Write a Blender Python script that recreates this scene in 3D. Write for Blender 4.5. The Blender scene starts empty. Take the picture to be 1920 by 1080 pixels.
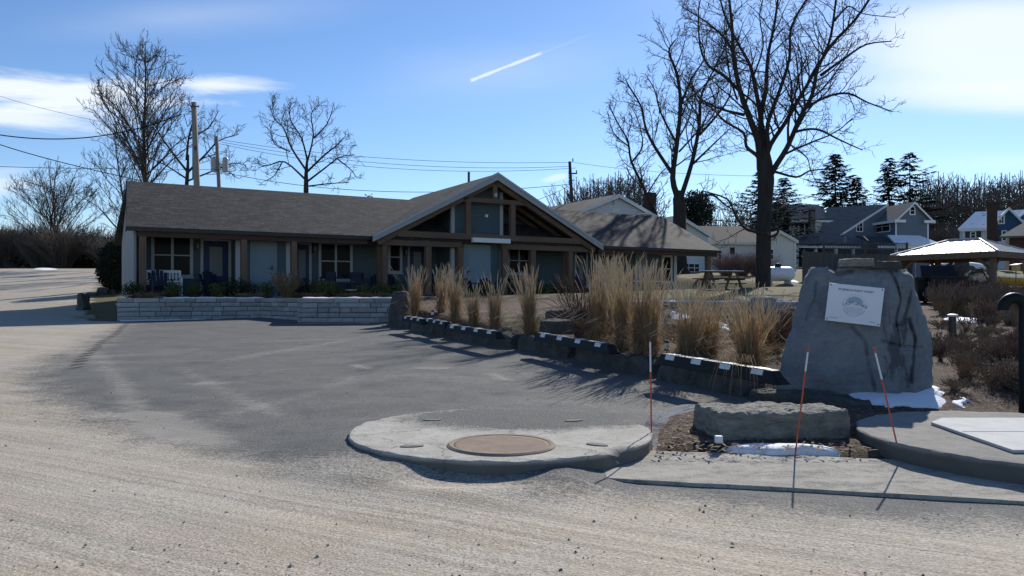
import bpy, math, random
import numpy as np
from mathutils import Vector, Matrix, noise as mnoise
R = math.radians
scene = bpy.context.scene
COL = scene.collection
F = 1450.0; CU = 960.0; HV = 557.0; CH = 1.2      # photo focal length, centre column, horizon row, eye height
PI = math.pi

# ------------------------------------------------------------------ helpers
class MB:
    def __init__(s): s.v = []; s.f = []; s.m = []
    def add(s, vs, fs, mi=0):
        o = len(s.v); s.v.extend([tuple(p) for p in vs])
        for f in fs: s.f.append(tuple(i + o for i in f)); s.m.append(mi)
    def box(s, x0, x1, y0, y1, z0, z1, mi=0):
        if x0 > x1: x0, x1 = x1, x0
        if y0 > y1: y0, y1 = y1, y0
        if z0 > z1: z0, z1 = z1, z0
        s.add([(x0,y0,z0),(x1,y0,z0),(x1,y1,z0),(x0,y1,z0),(x0,y0,z1),(x1,y0,z1),(x1,y1,z1),(x0,y1,z1)],
              [(0,3,2,1),(4,5,6,7),(0,1,5,4),(1,2,6,5),(2,3,7,6),(3,0,4,7)], mi)
        return s
    def beam(s, p, q, w, h, up=(0,0,1), mi=0):
        p = Vector(p); q = Vector(q); d = (q-p).normalized(); up = Vector(up)
        if abs(d.dot(up)) > .99: up = Vector((0,1,0))
        sx = d.cross(up).normalized()*(w/2); uz = sx.cross(d).normalized()*(h/2)
        vs = [p-sx-uz,p+sx-uz,p+sx+uz,p-sx+uz,q-sx-uz,q+sx-uz,q+sx+uz,q-sx+uz]
        s.add(vs, [(0,1,2,3),(7,6,5,4),(0,4,5,1),(1,5,6,2),(2,6,7,3),(3,7,4,0)], mi); return s
    def prism(s, poly, vec, mi=0):
        n = len(poly); vec = Vector(vec); a = [Vector(p) for p in poly]; b = [p+vec for p in a]
        fs = [tuple(range(n)), tuple(reversed(range(n, 2*n)))]
        for i in range(n):
            j = (i+1) % n; fs.append((j, i, i+n, j+n))
        s.add(a+b, fs, mi); return s
    def tube(s, pts, rad, n=6, mi=0, caps=True):
        pts = [Vector(p) for p in pts]
        if not hasattr(rad, '__len__'): rad = [rad]*len(pts)
        vs = []; fs = []; m = len(pts)
        t = (pts[1]-pts[0]).normalized(); ref = Vector((0,0,1)) if abs(t.z) < .9 else Vector((1,0,0))
        x = t.cross(ref).normalized()
        for i in range(m):
            if i == 0: t = pts[1]-pts[0]
            elif i == m-1: t = pts[-1]-pts[-2]
            else: t = pts[i+1]-pts[i-1]
            t.normalize(); x = (x - t*x.dot(t))
            if x.length < 1e-6: x = t.orthogonal()
            x.normalize(); y = t.cross(x)
            for k in range(n):
                a = 2*PI*k/n; vs.append(pts[i] + (x*math.cos(a)+y*math.sin(a))*rad[i])
        for i in range(m-1):
            for k in range(n):
                k2 = (k+1) % n; fs.append((i*n+k, i*n+k2, (i+1)*n+k2, (i+1)*n+k))
        if caps and n > 2: fs.append(tuple(reversed(range(n)))); fs.append(tuple(range((m-1)*n, m*n)))
        s.add(vs, fs, mi); return s
    def lathe(s, prof, n=24, c=(0,0,0), mi=0):
        vs = []; fs = []; m = len(prof)
        for r, z in prof:
            for k in range(n):
                a = 2*PI*k/n; vs.append((c[0]+r*math.cos(a), c[1]+r*math.sin(a), c[2]+z))
        for i in range(m-1):
            for k in range(n):
                k2 = (k+1) % n; fs.append((i*n+k, i*n+k2, (i+1)*n+k2, (i+1)*n+k))
        fs.append(tuple(reversed(range(n)))); fs.append(tuple(range((m-1)*n, m*n)))
        s.add(vs, fs, mi); return s
    def build(s, name, mat, parent=None, smooth=False, bevel=0, loc=None):
        me = bpy.data.meshes.new(name); me.from_pydata(s.v, [], s.f)
        mats = mat if isinstance(mat, (list, tuple)) else [mat]
        for q in mats: me.materials.append(q)
        if len(mats) > 1: me.polygons.foreach_set('material_index', s.m)
        if smooth: me.polygons.foreach_set('use_smooth', [True]*len(me.polygons))
        me.update()
        o = bpy.data.objects.new(name, me); COL.objects.link(o)
        if parent: o.parent = parent
        if loc is not None: o.location = loc
        if bevel:
            b = o.modifiers.new('bevel', 'BEVEL'); b.width = bevel; b.segments = 2; b.limit_method = 'ANGLE'
        return o

def tag(o, label=None, cat=None, group=None, kind=None):
    if label: o['label'] = label
    if cat: o['category'] = cat
    if group: o['group'] = group
    if kind: o['kind'] = kind
    return o
def thing(name, label, cat, loc=(0,0,0), rotz=0, group=None, rot=None):
    o = bpy.data.objects.new(name, None); COL.objects.link(o); o.location = loc
    o.empty_display_size = .2
    o.rotation_euler = rot if rot is not None else (0,0,rotz)
    return tag(o, label, cat, group)
def dup(root, loc, rotz=0, scale=1, label=None, group=None):
    r = root.copy(); COL.objects.link(r); r.location = loc; r.rotation_euler = (0,0,rotz)
    r.scale = scale if hasattr(scale, '__len__') else (scale,)*3
    if label: r['label'] = label
    if group: r['group'] = group
    for ch in list(root.children):
        c = ch.copy(); COL.objects.link(c); c.parent = r
        for g in list(ch.children):
            d = g.copy(); COL.objects.link(d); d.parent = c
    return r
def sstep(a, b, x):
    t = np.clip((x-a)/(b-a), 0, 1); return t*t*(3-2*t)
def at(u, v, Y): return Vector(((u-CU)/F*Y, Y, CH+(HV-v)/F*Y))

# ------------------------------------------------------------------ terrain height
KERB = [(14.0,6.3),(4.7,7.3),(3.35,7.6),(2.84,8.4),(2.2,9.7),(1.21,12.5),(-.67,16.1),(-3.3,22.0),(-3.75,23.4),(-3.0,24.5),(40,47)]
def kerb_sd(x, y):
    """signed distance to the kerb line, + on the planted side"""
    best = np.full(np.shape(x), 1e9); sg = np.ones(np.shape(x))
    for (ax,ay),(bx,by) in zip(KERB[:9], KERB[1:9]):
        dx, dy = bx-ax, by-ay; t = np.clip(((x-ax)*dx+(y-ay)*dy)/(dx*dx+dy*dy), 0, 1)
        ex = x-(ax+t*dx); ey = y-(ay+t*dy); d = np.hypot(ex, ey); c = dx*(y-ay)-dy*(x-ax)
        m = d < best; best = np.where(m, d, best); sg = np.where(m, np.where(c < 0, 1, -1), sg)
    return best*sg
MO = Vector((-12.715, 25.5, 1.2)); MYAW = math.atan2(.4985, .867); ma = np.array([math.cos(MYAW), math.sin(MYAW)])
def motel_tp(x, y):
    dx, dy = x-MO.x, y-MO.y
    return dx*ma[0]+dy*ma[1], -dx*ma[1]+dy*ma[0]
def G(x, y):
    x = np.asarray(x, float); y = np.asarray(y, float)
    pl = np.interp(y, [-60,7,24,27,30,40,50,60,80,120,200,900], [0,0,.46,.55,.83,1.8,2.8,3.4,4.2,5.6,8.5,20])
    pr = np.interp(y, [-60,5,6.5,8,10,13,17,22,25,28,32,40,50,60,90,200,900], [.0,.0,.03,.12,.34,.45,.62,.9,1.05,1.25,1.5,1.95,2.6,3.2,4.5,9,20])
    p2 = np.interp(y, [-60,6,8,10,13,17,22,28,34,40,50,60,90,200,900], [0,.03,.12,.3,.42,.58,.8,1.05,1.3,1.5,2.4,3.2,4.5,9,20])
    w2 = sstep(9, 18, x - (y-20)*.15); pr = pr*(1-w2)+p2*w2
    sd = kerb_sd(x, y)
    wid = .25 + .9*sstep(3.4, 5, x)
    w = sstep(.12, .12+wid, sd)
    # left-hand side of the motel always follows the lot / road profile
    t, p = motel_tp(x, y)
    w = w*(1-sstep(0, 3, -(t-5.0))*(sstep(22.5, 24, y)))
    g = pl*(1-w)+pr*w
    d = np.maximum(np.maximum(-1.3-t, t-28.0), np.maximum(-1.6-p, p-9.6))
    win = 1-sstep(0, 2.5, d)
    g = np.where(g > 1.16, g*(1-win)+1.16*win, g)
    g = np.where((t > -1.0) & (t < 27) & (p > -.9) & (p < 9), np.minimum(g, 1.1), g)
    return g
def Gz(x, y): return float(G(x, y))
_GY = 3.0*1.004**np.arange(1160)
def ground(u, v):
    """point of the terrain seen at photo pixel (u, v)"""
    x = (u-CU)/F*_GY; z = CH+(HV-v)/F*_GY; g = G(x, _GY); k = np.nonzero(z <= g)[0]
    k = int(k[0]) if len(k) else len(_GY)-1
    return Vector((float(x[k]), float(_GY[k]), float(g[k])))

# ------------------------------------------------------------------ materials
class NT:
    def __init__(s, name):
        s.m = bpy.data.materials.new(name); s.m.use_nodes = True; s.t = s.m.node_tree
        s.b = s.t.nodes['Principled BSDF']; s.L = s.t.links
        s.co = s.n('ShaderNodeTexCoord')
    def n(s, t, **k):
        x = s.t.nodes.new(t)
        for a, b in k.items(): setattr(x, a, b)
        return x
    def link(s, a, b): s.L.new(a, b)
    def setin(s, node, key, val):
        if hasattr(val, 'is_output'): s.L.new(val, node.inputs[key])
        else: node.inputs[key].default_value = val
    def mapping(s, scale=(1,1,1), rot=(0,0,0), src='Object'):
        v = s.co.outputs[src]
        if any(rot):
            m = s.n('ShaderNodeMapping'); s.link(v, m.inputs[0]); m.inputs['Rotation'].default_value = rot; v = m.outputs[0]
        m = s.n('ShaderNodeMapping'); s.link(v, m.inputs[0]); m.inputs['Scale'].default_value = scale
        return m.outputs[0]
    def noise(s, scale, detail=5, rough=.6, vec=None, out='Fac', dist=0):
        x = s.n('ShaderNodeTexNoise'); x.inputs['Scale'].default_value = scale
        x.inputs['Detail'].default_value = detail; x.inputs['Roughness'].default_value = rough
        x.inputs['Distortion'].default_value = dist
        s.link(vec if vec is not None else s.co.outputs['Object'], x.inputs['Vector'])
        return x.outputs[out]
    def voro(s, scale, vec=None, feature='F1', out='Distance'):
        x = s.n('ShaderNodeTexVoronoi'); x.inputs['Scale'].default_value = scale; x.feature = feature
        s.link(vec if vec is not None else s.co.outputs['Object'], x.inputs['Vector']); return x.outputs[out]
    def ramp(s, fac, stops):
        x = s.n('ShaderNodeValToRGB'); e = x.color_ramp.elements
        while len(e) < len(stops): e.new(.5)
        for i, (p, c) in enumerate(stops):
            e[i].position = p; e[i].color = (c, c, c, 1) if not hasattr(c, '__len__') else (*c, 1)
        s.link(fac, x.inputs[0]); return x.outputs[0]
    def mix(s, fac, a, b, mode='MIX'):
        x = s.n('ShaderNodeMix', data_type='RGBA', blend_type=mode)
        s.setin(x, 0, fac)
        for i, c in ((6, a), (7, b)):
            if hasattr(c, 'is_output'): s.L.new(c, x.inputs[i])
            else: x.inputs[i].default_value = (*c, 1)
        return x.outputs[2]
    def math(s, op, a, b=0.0, c=None):
        x = s.n('ShaderNodeMath', operation=op); s.setin(x, 0, a); s.setin(x, 1, b)
        if c is not None: s.setin(x, 2, c)
        return x.outputs[0]
    def attr(s, name, out='Fac'):
        x = s.n('ShaderNodeAttribute', attribute_name=name); return x.outputs[out]
    def bump(s, h, strength=.4, dist=.02):
        x = s.n('ShaderNodeBump'); x.inputs['Strength'].default_value = strength; x.inputs['Distance'].default_value = dist
        s.link(h, x.inputs['Height']); s.link(x.outputs[0], s.b.inputs['Normal'])
    def fin(s, col, rough=.8, spec=.3, metal=0):
        if hasattr(col, 'is_output'): s.L.new(col, s.b.inputs['Base Color'])
        else: s.b.inputs['Base Color'].default_value = (*col, 1)
        s.setin(s.b, 'Roughness', rough); s.b.inputs['Specular IOR Level'].default_value = spec
        s.b.inputs['Metallic'].default_value = metal
        return s.m
def mk(name, c1, c2=None, scale=6, rough=.8, bump=.2, bscale=40, stretch=(1,1,1), spec=.25, metal=0, dirt=.0, dist=.01, island=0):
    t = NT(name); c2 = c2 or tuple(x*.75 for x in c1)
    v = t.mapping(stretch)
    n = t.noise(scale, 6, .65, v)
    c = t.mix(t.ramp(n, [(.3,0),(.7,1)]), c1, c2)
    if dirt:
        n2 = t.noise(scale*.23, 4, .6); c = t.mix(t.math('MULTIPLY', t.ramp(n2, [(.45,0),(.7,1)]), dirt), c, tuple(x*.45 for x in c1))
    if island:
        g = t.n('ShaderNodeNewGeometry').outputs['Random Per Island']
        k = t.math('ADD', t.math('MULTIPLY', g, island), 1-island/2)
        cc = t.n('ShaderNodeCombineColor'); [t.link(k, cc.inputs[i]) for i in range(3)]
        c = t.mix(1.0, c, cc.outputs[0], 'MULTIPLY')
    if bump: t.bump(t.noise(bscale, 6, .7, v), bump, dist)
    return t.fin(c, rough, spec, metal)

M = {}
M['concrete'] = mk('concrete', (.50,.47,.42), (.39,.37,.33), 3.5, .9, .5, 60, dirt=.45)
M['concrete_dark'] = mk('concrete_dark', (.20,.19,.17), (.14,.13,.12), 4, .9, .4, 50, dirt=.3)
M['panel'] = mk('pale_panel', (.54,.54,.52), (.44,.44,.425), 6, .85, .5, 120, dirt=.15)
M['rust'] = mk('rusty_dirt', (.30,.222,.170), (.21,.155,.12), 7, .95, .5, 70, dirt=.25)
M['rock'] = mk('grey_rock', (.235,.25,.265), (.165,.175,.187), 3.0, .85, .8, 16, dirt=.30, dist=.04)
M['rocklit'] = mk('weathered_rock', (.42,.395,.325), (.16,.158,.14), 11, .95, 1.0, 24, stretch=(.7,.7,2.2), dirt=.5, dist=.04)
M['kerbrock'] = mk('dark_kerb_rock', (.125,.123,.113), (.055,.056,.054), 5, .9, .9, 22, dirt=.4, dist=.04)
M['wallstone'] = mk('wall_stone', (.35,.36,.355), (.25,.255,.25), 7, .9, .7, 30, island=.40, dirt=.2, dist=.02)
M['snow'] = mk('snow', (.86,.88,.90), (.80,.82,.85), 4, .75, .5, 30, dist=.03)
M['dirtysnow'] = mk('dirty_snow', (.75,.74,.72), (.52,.49,.45), 9, .8, .5, 30, dist=.03)
M['rubber'] = mk('black_rubber', (.013,.013,.014), (.008,.008,.009), 30, .6, .2, 80)
M['white'] = mk('white_paint', (.74,.74,.73), (.68,.68,.67), 8, .6, .1, 60)
M['reflect'] = mk('white_reflector', (.72,.72,.72), (.6,.6,.6), 20, .4, 0)
M['orange'] = mk('orange_fibreglass', (.55,.10,.045), (.46,.08,.035), 10, .45, 0)
M['trim'] = mk('pale_trim', (.42,.44,.45), (.36,.38,.39), 5, .6, .1, 50)
M['fascia'] = mk('grey_fascia', (.36,.37,.37), (.31,.32,.32), 5, .7, .1, 50)
M['gutter'] = mk('dark_gutter', (.05,.045,.04), (.035,.03,.03), 6, .5, .1)
M['timber'] = mk('stained_timber', (.185,.122,.082), (.118,.078,.054), 4, .75, .4, 25, stretch=(1,1,.12), dirt=.2)
M['timberx'] = mk('stained_timber_beam', (.175,.117,.080), (.112,.075,.053), 4, .75, .4, 25, stretch=(.12,1,1), dirt=.2)
M['greyboard'] = mk('weathered_boards', (.105,.10,.095), (.062,.06,.057), 5, .9, .4, 25, stretch=(1,1,.15))
M['navy'] = mk('navy_paint', (.018,.035,.11), (.014,.028,.09), 6, .45, .1)
M['navychair'] = mk('navy_chair', (.012,.016,.035), (.009,.012,.028), 6, .5, .1)
M['darkmetal'] = mk('dark_metal', (.02,.02,.022), (.015,.015,.016), 10, .4, .05, spec=.5)
M['galv'] = mk('galvanised_metal', (.45,.46,.47), (.36,.37,.38), 10, .45, .1, spec=.5)
M['paledoor'] = mk('pale_blue_door', (.20,.265,.295), (.175,.235,.265), 3, .6, .08)
M['darkgreen'] = mk('dark_green_steel', (.008,.014,.015), (.006,.011,.012), 8, .5, .05, spec=.15)
M['polewood'] = mk('pole_wood', (.30,.27,.23), (.22,.195,.165), 6, .9, .3, 30, stretch=(1,1,.05))
M['poledark'] = mk('dark_pole_wood', (.09,.065,.05), (.06,.045,.035), 6, .9, .3, 30, stretch=(1,1,.05))
M['bark'] = mk('grey_brown_bark', (.050,.045,.041), (.026,.023,.021), 5, .95, .9, 12, stretch=(1,1,.25), dist=.05)
M['barkpale'] = mk('pale_bark', (.078,.069,.062), (.05,.044,.040), 5, .95, .5, 12, stretch=(1,1,.25), dist=.04)
M['twig'] = mk('grey_twigs', (.070,.061,.055), (.048,.042,.038), 3, .95, 0)
M['barkfar'] = mk('far_bark', (.105,.093,.086), (.07,.062,.057), 3, .95, 0)
M['needle'] = mk('spruce_needles', (.030,.042,.026), (.018,.027,.018), 1.5, .9, 0)
M['hedge'] = mk('dark_hedge_leaves', (.022,.028,.016), (.013,.018,.010), 3, .9, 0)
M['box'] = mk('boxwood_leaves', (.085,.115,.042), (.045,.065,.025), 4, .8, 0)
M['yew'] = mk('olive_leaves', (.19,.18,.060), (.10,.10,.036), 4, .8, 0)
M['straw'] = mk('dry_grass_straw', (.46,.335,.195), (.30,.205,.112), 9, .85, 0, stretch=(1,1,.3))
M['strawbase'] = mk('brown_grass_blades', (.37,.25,.138), (.22,.14,.075), 9, .85, 0, stretch=(1,1,.3))
M['strawpale'] = mk('pale_seed_heads', (.66,.56,.41), (.54,.44,.30), 9, .85, 0)
M['brown'] = mk('dead_brown_stems', (.19,.140,.098), (.11,.082,.060), 9, .9, 0)
M['redtwig'] = mk('dark_red_stems', (.125,.060,.046), (.07,.034,.028), 9, .8, 0)
M['drytan'] = mk('tan_dead_leaves', (.33,.225,.13), (.20,.13,.075), 9, .9, 0)
M['whitesiding'] = None
M['brick'] = mk('brown_brick', (.070,.045,.038), (.045,.032,.028), 3, .9, .3, 20)
M['yellow'] = mk('yellow_hull', (.60,.33,.03), (.50,.27,.025), 4, .4, .05)
M['tarp'] = mk('grey_blue_tarp', (.14,.165,.19), (.10,.12,.14), 3, .8, .3, 10)
M['birdwood'] = mk('pale_yellow_wood', (.50,.36,.14), (.42,.30,.11), 6, .8, .1)
M['blackplastic'] = mk('black_plastic', (.012,.012,.014), (.009,.009,.011), 10, .45, .1)
M['glassdark'] = mk('dark_glass', (.012,.016,.02), (.009,.012,.015), 2, .15, 0, spec=.06)
M['blind'] = mk('door_blind', (.20,.22,.225), (.17,.19,.195), 4, .5, .05)
M['letter'] = mk('grey_lettering', (.16,.18,.21), (.15,.17,.2), 10, .7, 0)
M['letterpale'] = mk('pale_blue_ink', (.36,.42,.50), (.34,.40,.48), 10, .7, 0)
M['board'] = mk('white_sign_board', (.72,.74,.77), (.69,.71,.74), 3, .5, .04)
M['cream'] = mk('cream_clapboard', (.66,.64,.58), (.58,.56,.51), 2, .8, .1)
M['roofdark'] = mk('dark_slate_roof', (.050,.052,.057), (.034,.036,.040), 6, .9, .3, 30)
M['bin'] = M['blackplastic']

def siding(name, c1, c2, pitch=.15, axis=2):
    t = NT(name); sp = t.n('ShaderNodeSeparateXYZ'); t.link(t.co.outputs['Object'], sp.inputs[0])
    z = t.math('FRACT', t.math('DIVIDE', sp.outputs[axis], pitch))
    n = t.noise(2.5, 5, .6, t.mapping((.4,.4,3)))
    c = t.mix(n, c1, c2)
    t.bump(z, .9, .014); return t.fin(c, .7, .3)
M['siding'] = siding('blue_grey_siding', (.082,.122,.139), (.064,.099,.114), .16)
M['whitesiding'] = siding('white_siding', (.64,.66,.68), (.57,.59,.61), .18)
M['greysiding'] = siding('pale_grey_siding', (.27,.285,.295), (.23,.245,.255), .18)
M['joint'] = mk('dark_joint', (.05,.05,.048), (.035,.035,.034), 8, .95, .2)
M['bluesiding'] = siding('slate_blue_siding', (.135,.17,.21), (.115,.145,.18), .2)
M['deepblue'] = siding('deep_blue_siding', (.03,.085,.17), (.025,.07,.14), .2)
M['redsiding'] = siding('dark_red_siding', (.085,.032,.03), (.065,.026,.025), .2)

def shingles(name, axis, c1, c2, c3, snow=0, w=.32, h=.14):
    """brick-laid shingles: axis = local axis running along the eave; the other coordinate is the height"""
    t = NT(name); sp = t.n('ShaderNodeSeparateXYZ'); t.link(t.co.outputs['Object'], sp.inputs[0])
    cb = t.n('ShaderNodeCombineXYZ'); t.link(sp.outputs[axis], cb.inputs[0])
    t.link(t.math('MULTIPLY', sp.outputs[2], 2.2), cb.inputs[1])
    br = t.n('ShaderNodeTexBrick'); t.link(cb.outputs[0], br.inputs['Vector'])
    br.inputs['Color1'].default_value = (*c1,1); br.inputs['Color2'].default_value = (*c2,1); br.inputs['Mortar'].default_value = (*c3,1)
    br.inputs['Scale'].default_value = 1; br.inputs['Brick Width'].default_value = w; br.inputs['Row Height'].default_value = h
    br.inputs['Mortar Size'].default_value = .012; br.offset_frequency = 2; br.offset = .37; br.squash = .7; br.squash_frequency = 3
    sv = t.n('ShaderNodeMapping'); t.link(cb.outputs[0], sv.inputs[0]); sv.inputs['Scale'].default_value = (1.1, 7, 1)
    n = t.noise(1.6, 6, .7, sv.outputs[0]); c = t.mix(t.ramp(n, [(.38,.0),(.66,.75)]), br.outputs['Color'], c3)
    n2 = t.noise(30, 3, .7, cb.outputs[0]); c = t.mix(t.ramp(n2, [(.4,0),(.75,.35)]), c, c2)
    if snow:
        n3 = t.noise(1.2, 6, .7, cb.outputs[0]); c = t.mix(t.ramp(n3, [(snow-.06,0),(snow+.06,1)]), (.80,.82,.84), c)
    t.bump(br.outputs['Fac'], -.5, .02); return t.fin(c, .9, .2)
M['roof_x'] = shingles('brown_grey_shingles', 0, (.118,.112,.109), (.044,.041,.040), (.020,.019,.019))
M['roof_y'] = shingles('brown_grey_shingles_gable', 1, (.095,.089,.086), (.040,.037,.036), (.020,.019,.019))
M['hroof_x'] = shingles('grey_shingles', 0, (.19,.19,.19), (.13,.13,.135), (.09,.09,.095), 0, .5, .3)
M['hroof_y'] = shingles('grey_shingles_gable', 1, (.19,.19,.19), (.13,.13,.135), (.09,.09,.095), 0, .5, .3)
M['snowroof_x'] = shingles('snowy_shingles', 0, (.30,.29,.28), (.22,.21,.21), (.14,.14,.14), .62, .6, .3)
M['snowroof_y'] = shingles('snowy_shingles_gable', 1, (.30,.29,.28), (.22,.21,.21), (.14,.14,.14), .60, .6, .3)

def road_mat():
    t = NT('dusty_asphalt_and_gravel'); a = t.attr('asph'); d = t.attr('dust'); cr = t.attr('crack')
    st = t.mapping((.16, 3.2, 1), (0, 0, R(27))); st2 = t.mapping((.10, 9.0, 1), (0, 0, R(29)))
    s1 = t.noise(1.5, 6, .6, st, dist=.3); s2 = t.noise(1.6, 6, .62, st2, dist=.2)
    big = t.noise(.55, 5, .6); med = t.noise(2.6, 7, .7); fine = t.noise(70, 4, .75); grit = t.noise(150, 2, .7)
    vo = t.n('ShaderNodeTexVoronoi'); vo.inputs['Scale'].default_value = 48; t.link(t.co.outputs['Object'], vo.inputs['Vector'])
    sp = t.n('ShaderNodeSeparateColor'); t.link(vo.outputs['Color'], sp.inputs[0]); stone = t.ramp(vo.outputs['Distance'], [(.28,1),(.42,0)])
    # compacted tan gravel
    g = t.mix(t.ramp(s1, [(.36,0),(.64,1)]), (.49,.425,.325), (.385,.325,.24))
    g = t.mix(t.ramp(big, [(.42,0),(.66,.55)]), g, (.43,.415,.38))
    g = t.mix(t.ramp(s2, [(.50,0),(.62,.60)]), g, (.29,.245,.19))
    g = t.mix(t.ramp(t.noise(.8, 4, .6, st), [(.54,0),(.7,.35)]), g, (.42,.31,.245))
    g = t.mix(t.ramp(med, [(.52,0),(.72,.45)]), g, (.58,.53,.44))
    mid = t.noise(30, 5, .75)
    g = t.mix(t.ramp(mid, [(.36,.6),(.47,0)]), g, (.24,.21,.17)); g = t.mix(t.ramp(mid, [(.56,0),(.68,.45)]), g, (.62,.57,.48))
    g = t.mix(t.ramp(fine, [(.38,.75),(.49,0)]), g, (.17,.15,.125))
    g = t.mix(t.ramp(fine, [(.54,0),(.70,.65)]), g, (.68,.63,.53))
    g = t.mix(t.math('MULTIPLY', stone, t.ramp(sp.outputs[0], [(.90,0),(.94,.55)])), g, (.16,.145,.13))
    g = t.mix(t.math('MULTIPLY', stone, t.ramp(sp.outputs[1], [(.88,0),(.93,.6)])), g, (.62,.59,.54))
    # worn asphalt
    k = t.mix(t.ramp(med, [(.32,0),(.68,1)]), (.098,.100,.096), (.146,.146,.137))
    k = t.mix(t.ramp(t.noise(.9, 6, .7), [(.42,0),(.62,.7)]), k, (.165,.160,.148)); k = t.mix(t.ramp(t.noise(1.7, 6, .75, dist=.4), [(.52,0),(.66,.6)]), k, (.066,.067,.066))
    k = t.mix(t.ramp(fine, [(.40,.85),(.51,0)]), k, (.034,.034,.034))
    k = t.mix(t.ramp(grit, [(.55,0),(.68,.75)]), k, (.30,.29,.265))
    sw = t.noise(.8, 7, .74, t.mapping((.35,1.8,1),(0,0,R(-16))), dist=.6)
    df = t.math('ADD', t.math('MULTIPLY', d, .62), t.math('MULTIPLY', t.ramp(sw, [(.48,0),(.76,1)]), .55))
    df = t.ramp(t.math('ADD', df, t.math('MULTIPLY', t.math('SUBTRACT', t.math('ADD', fine, t.noise(9, 6, .75)), 1.0), 1.5)), [(.25,0),(.95,.72)])
    k = t.mix(df, k, (.31,.29,.25))
    nz = t.math('MULTIPLY', t.math('SUBTRACT', t.noise(1.7, 7, .74, dist=.4), .5), 1.25)
    n2 = t.math('MULTIPLY', t.math('SUBTRACT', t.noise(34, 5, .8), .5), 2.2)
    fac = t.ramp(t.math('ADD', t.math('ADD', a, nz), n2), [(.22,0),(.78,1)])
    c = t.mix(fac, g, k)
    c = t.mix(t.ramp(t.math('ADD', cr, t.math('MULTIPLY', t.math('SUBTRACT', t.noise(12, 5, .7), .5), .8)), [(.55,0),(.78,.9)]), c, (.03,.028,.026))
    h = t.math('ADD', t.math('MULTIPLY', fine, .5), t.math('ADD', t.math('MULTIPLY', s2, 1.2), t.math('MULTIPLY', stone, .25)))
    t.bump(h, .42, .02)
    return t.fin(c, .92, .2)
M['road'] = road_mat()
def translucent(m, col, fac=.4):
    """thin dry blades let some light through"""
    t = m.node_tree; out = t.nodes['Material Output']; b = t.nodes['Principled BSDF']; tr = t.nodes.new('ShaderNodeBsdfTranslucent'); tr.inputs[0].default_value = (*col,1)
    mx = t.nodes.new('ShaderNodeMixShader'); mx.inputs[0].default_value = fac; t.links.new(b.outputs[0], mx.inputs[1]); t.links.new(tr.outputs[0], mx.inputs[2]); t.links.new(mx.outputs[0], out.inputs[0])
translucent(M['straw'], (.42,.30,.165), .32); translucent(M['strawbase'], (.32,.215,.115), .26); translucent(M['strawpale'], (.60,.49,.32), .36)
for k_ in ('box','yew'): translucent(M[k_], (.10,.13,.03), .3)
M['wire'] = mk('black_cable', (.012,.012,.012), (.01,.01,.01), 5, .9, 0, spec=.02)
def mulch_mat():
    t = NT('brown_mulch'); f = t.noise(26, 6, .8); b = t.noise(1.3, 5, .65); v = t.voro(38, out='Color')
    s = t.n('ShaderNodeSeparateColor'); t.link(v, s.inputs[0])
    c = t.mix(t.ramp(f, [(.35,0),(.65,1)]), (.050,.034,.026), (.19,.130,.092))
    c = t.mix(t.ramp(s.outputs[0], [(.72,0),(.9,.8)]), c, (.28,.205,.15))
    c = t.mix(t.ramp(s.outputs[1], [(.80,0),(.92,.7)]), c, (.03,.022,.018))
    c = t.mix(t.ramp(b, [(.5,0),(.72,.55)]), c, (.20,.165,.10))
    t.bump(t.math('ADD', f, s.outputs[2]), .9, .05); return t.fin(c, .95, .15)
M['mulch'] = mulch_mat()
def lawn_mat():
    t = NT('winter_lawn'); f = t.noise(30, 6, .8); b = t.noise(.6, 6, .65); m = t.noise(5, 5, .7)
    c = t.mix(t.ramp(f, [(.3,0),(.7,1)]), (.085,.088,.035), (.20,.185,.085))
    c = t.mix(t.ramp(b, [(.42,0),(.65,.75)]), c, (.185,.135,.085)); c = t.mix(t.ramp(m, [(.5,0),(.75,.5)]), c, (.10,.075,.05))
    t.bump(f, .8, .05); return t.fin(c, .95, .15)
M['lawn'] = lawn_mat()
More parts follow.
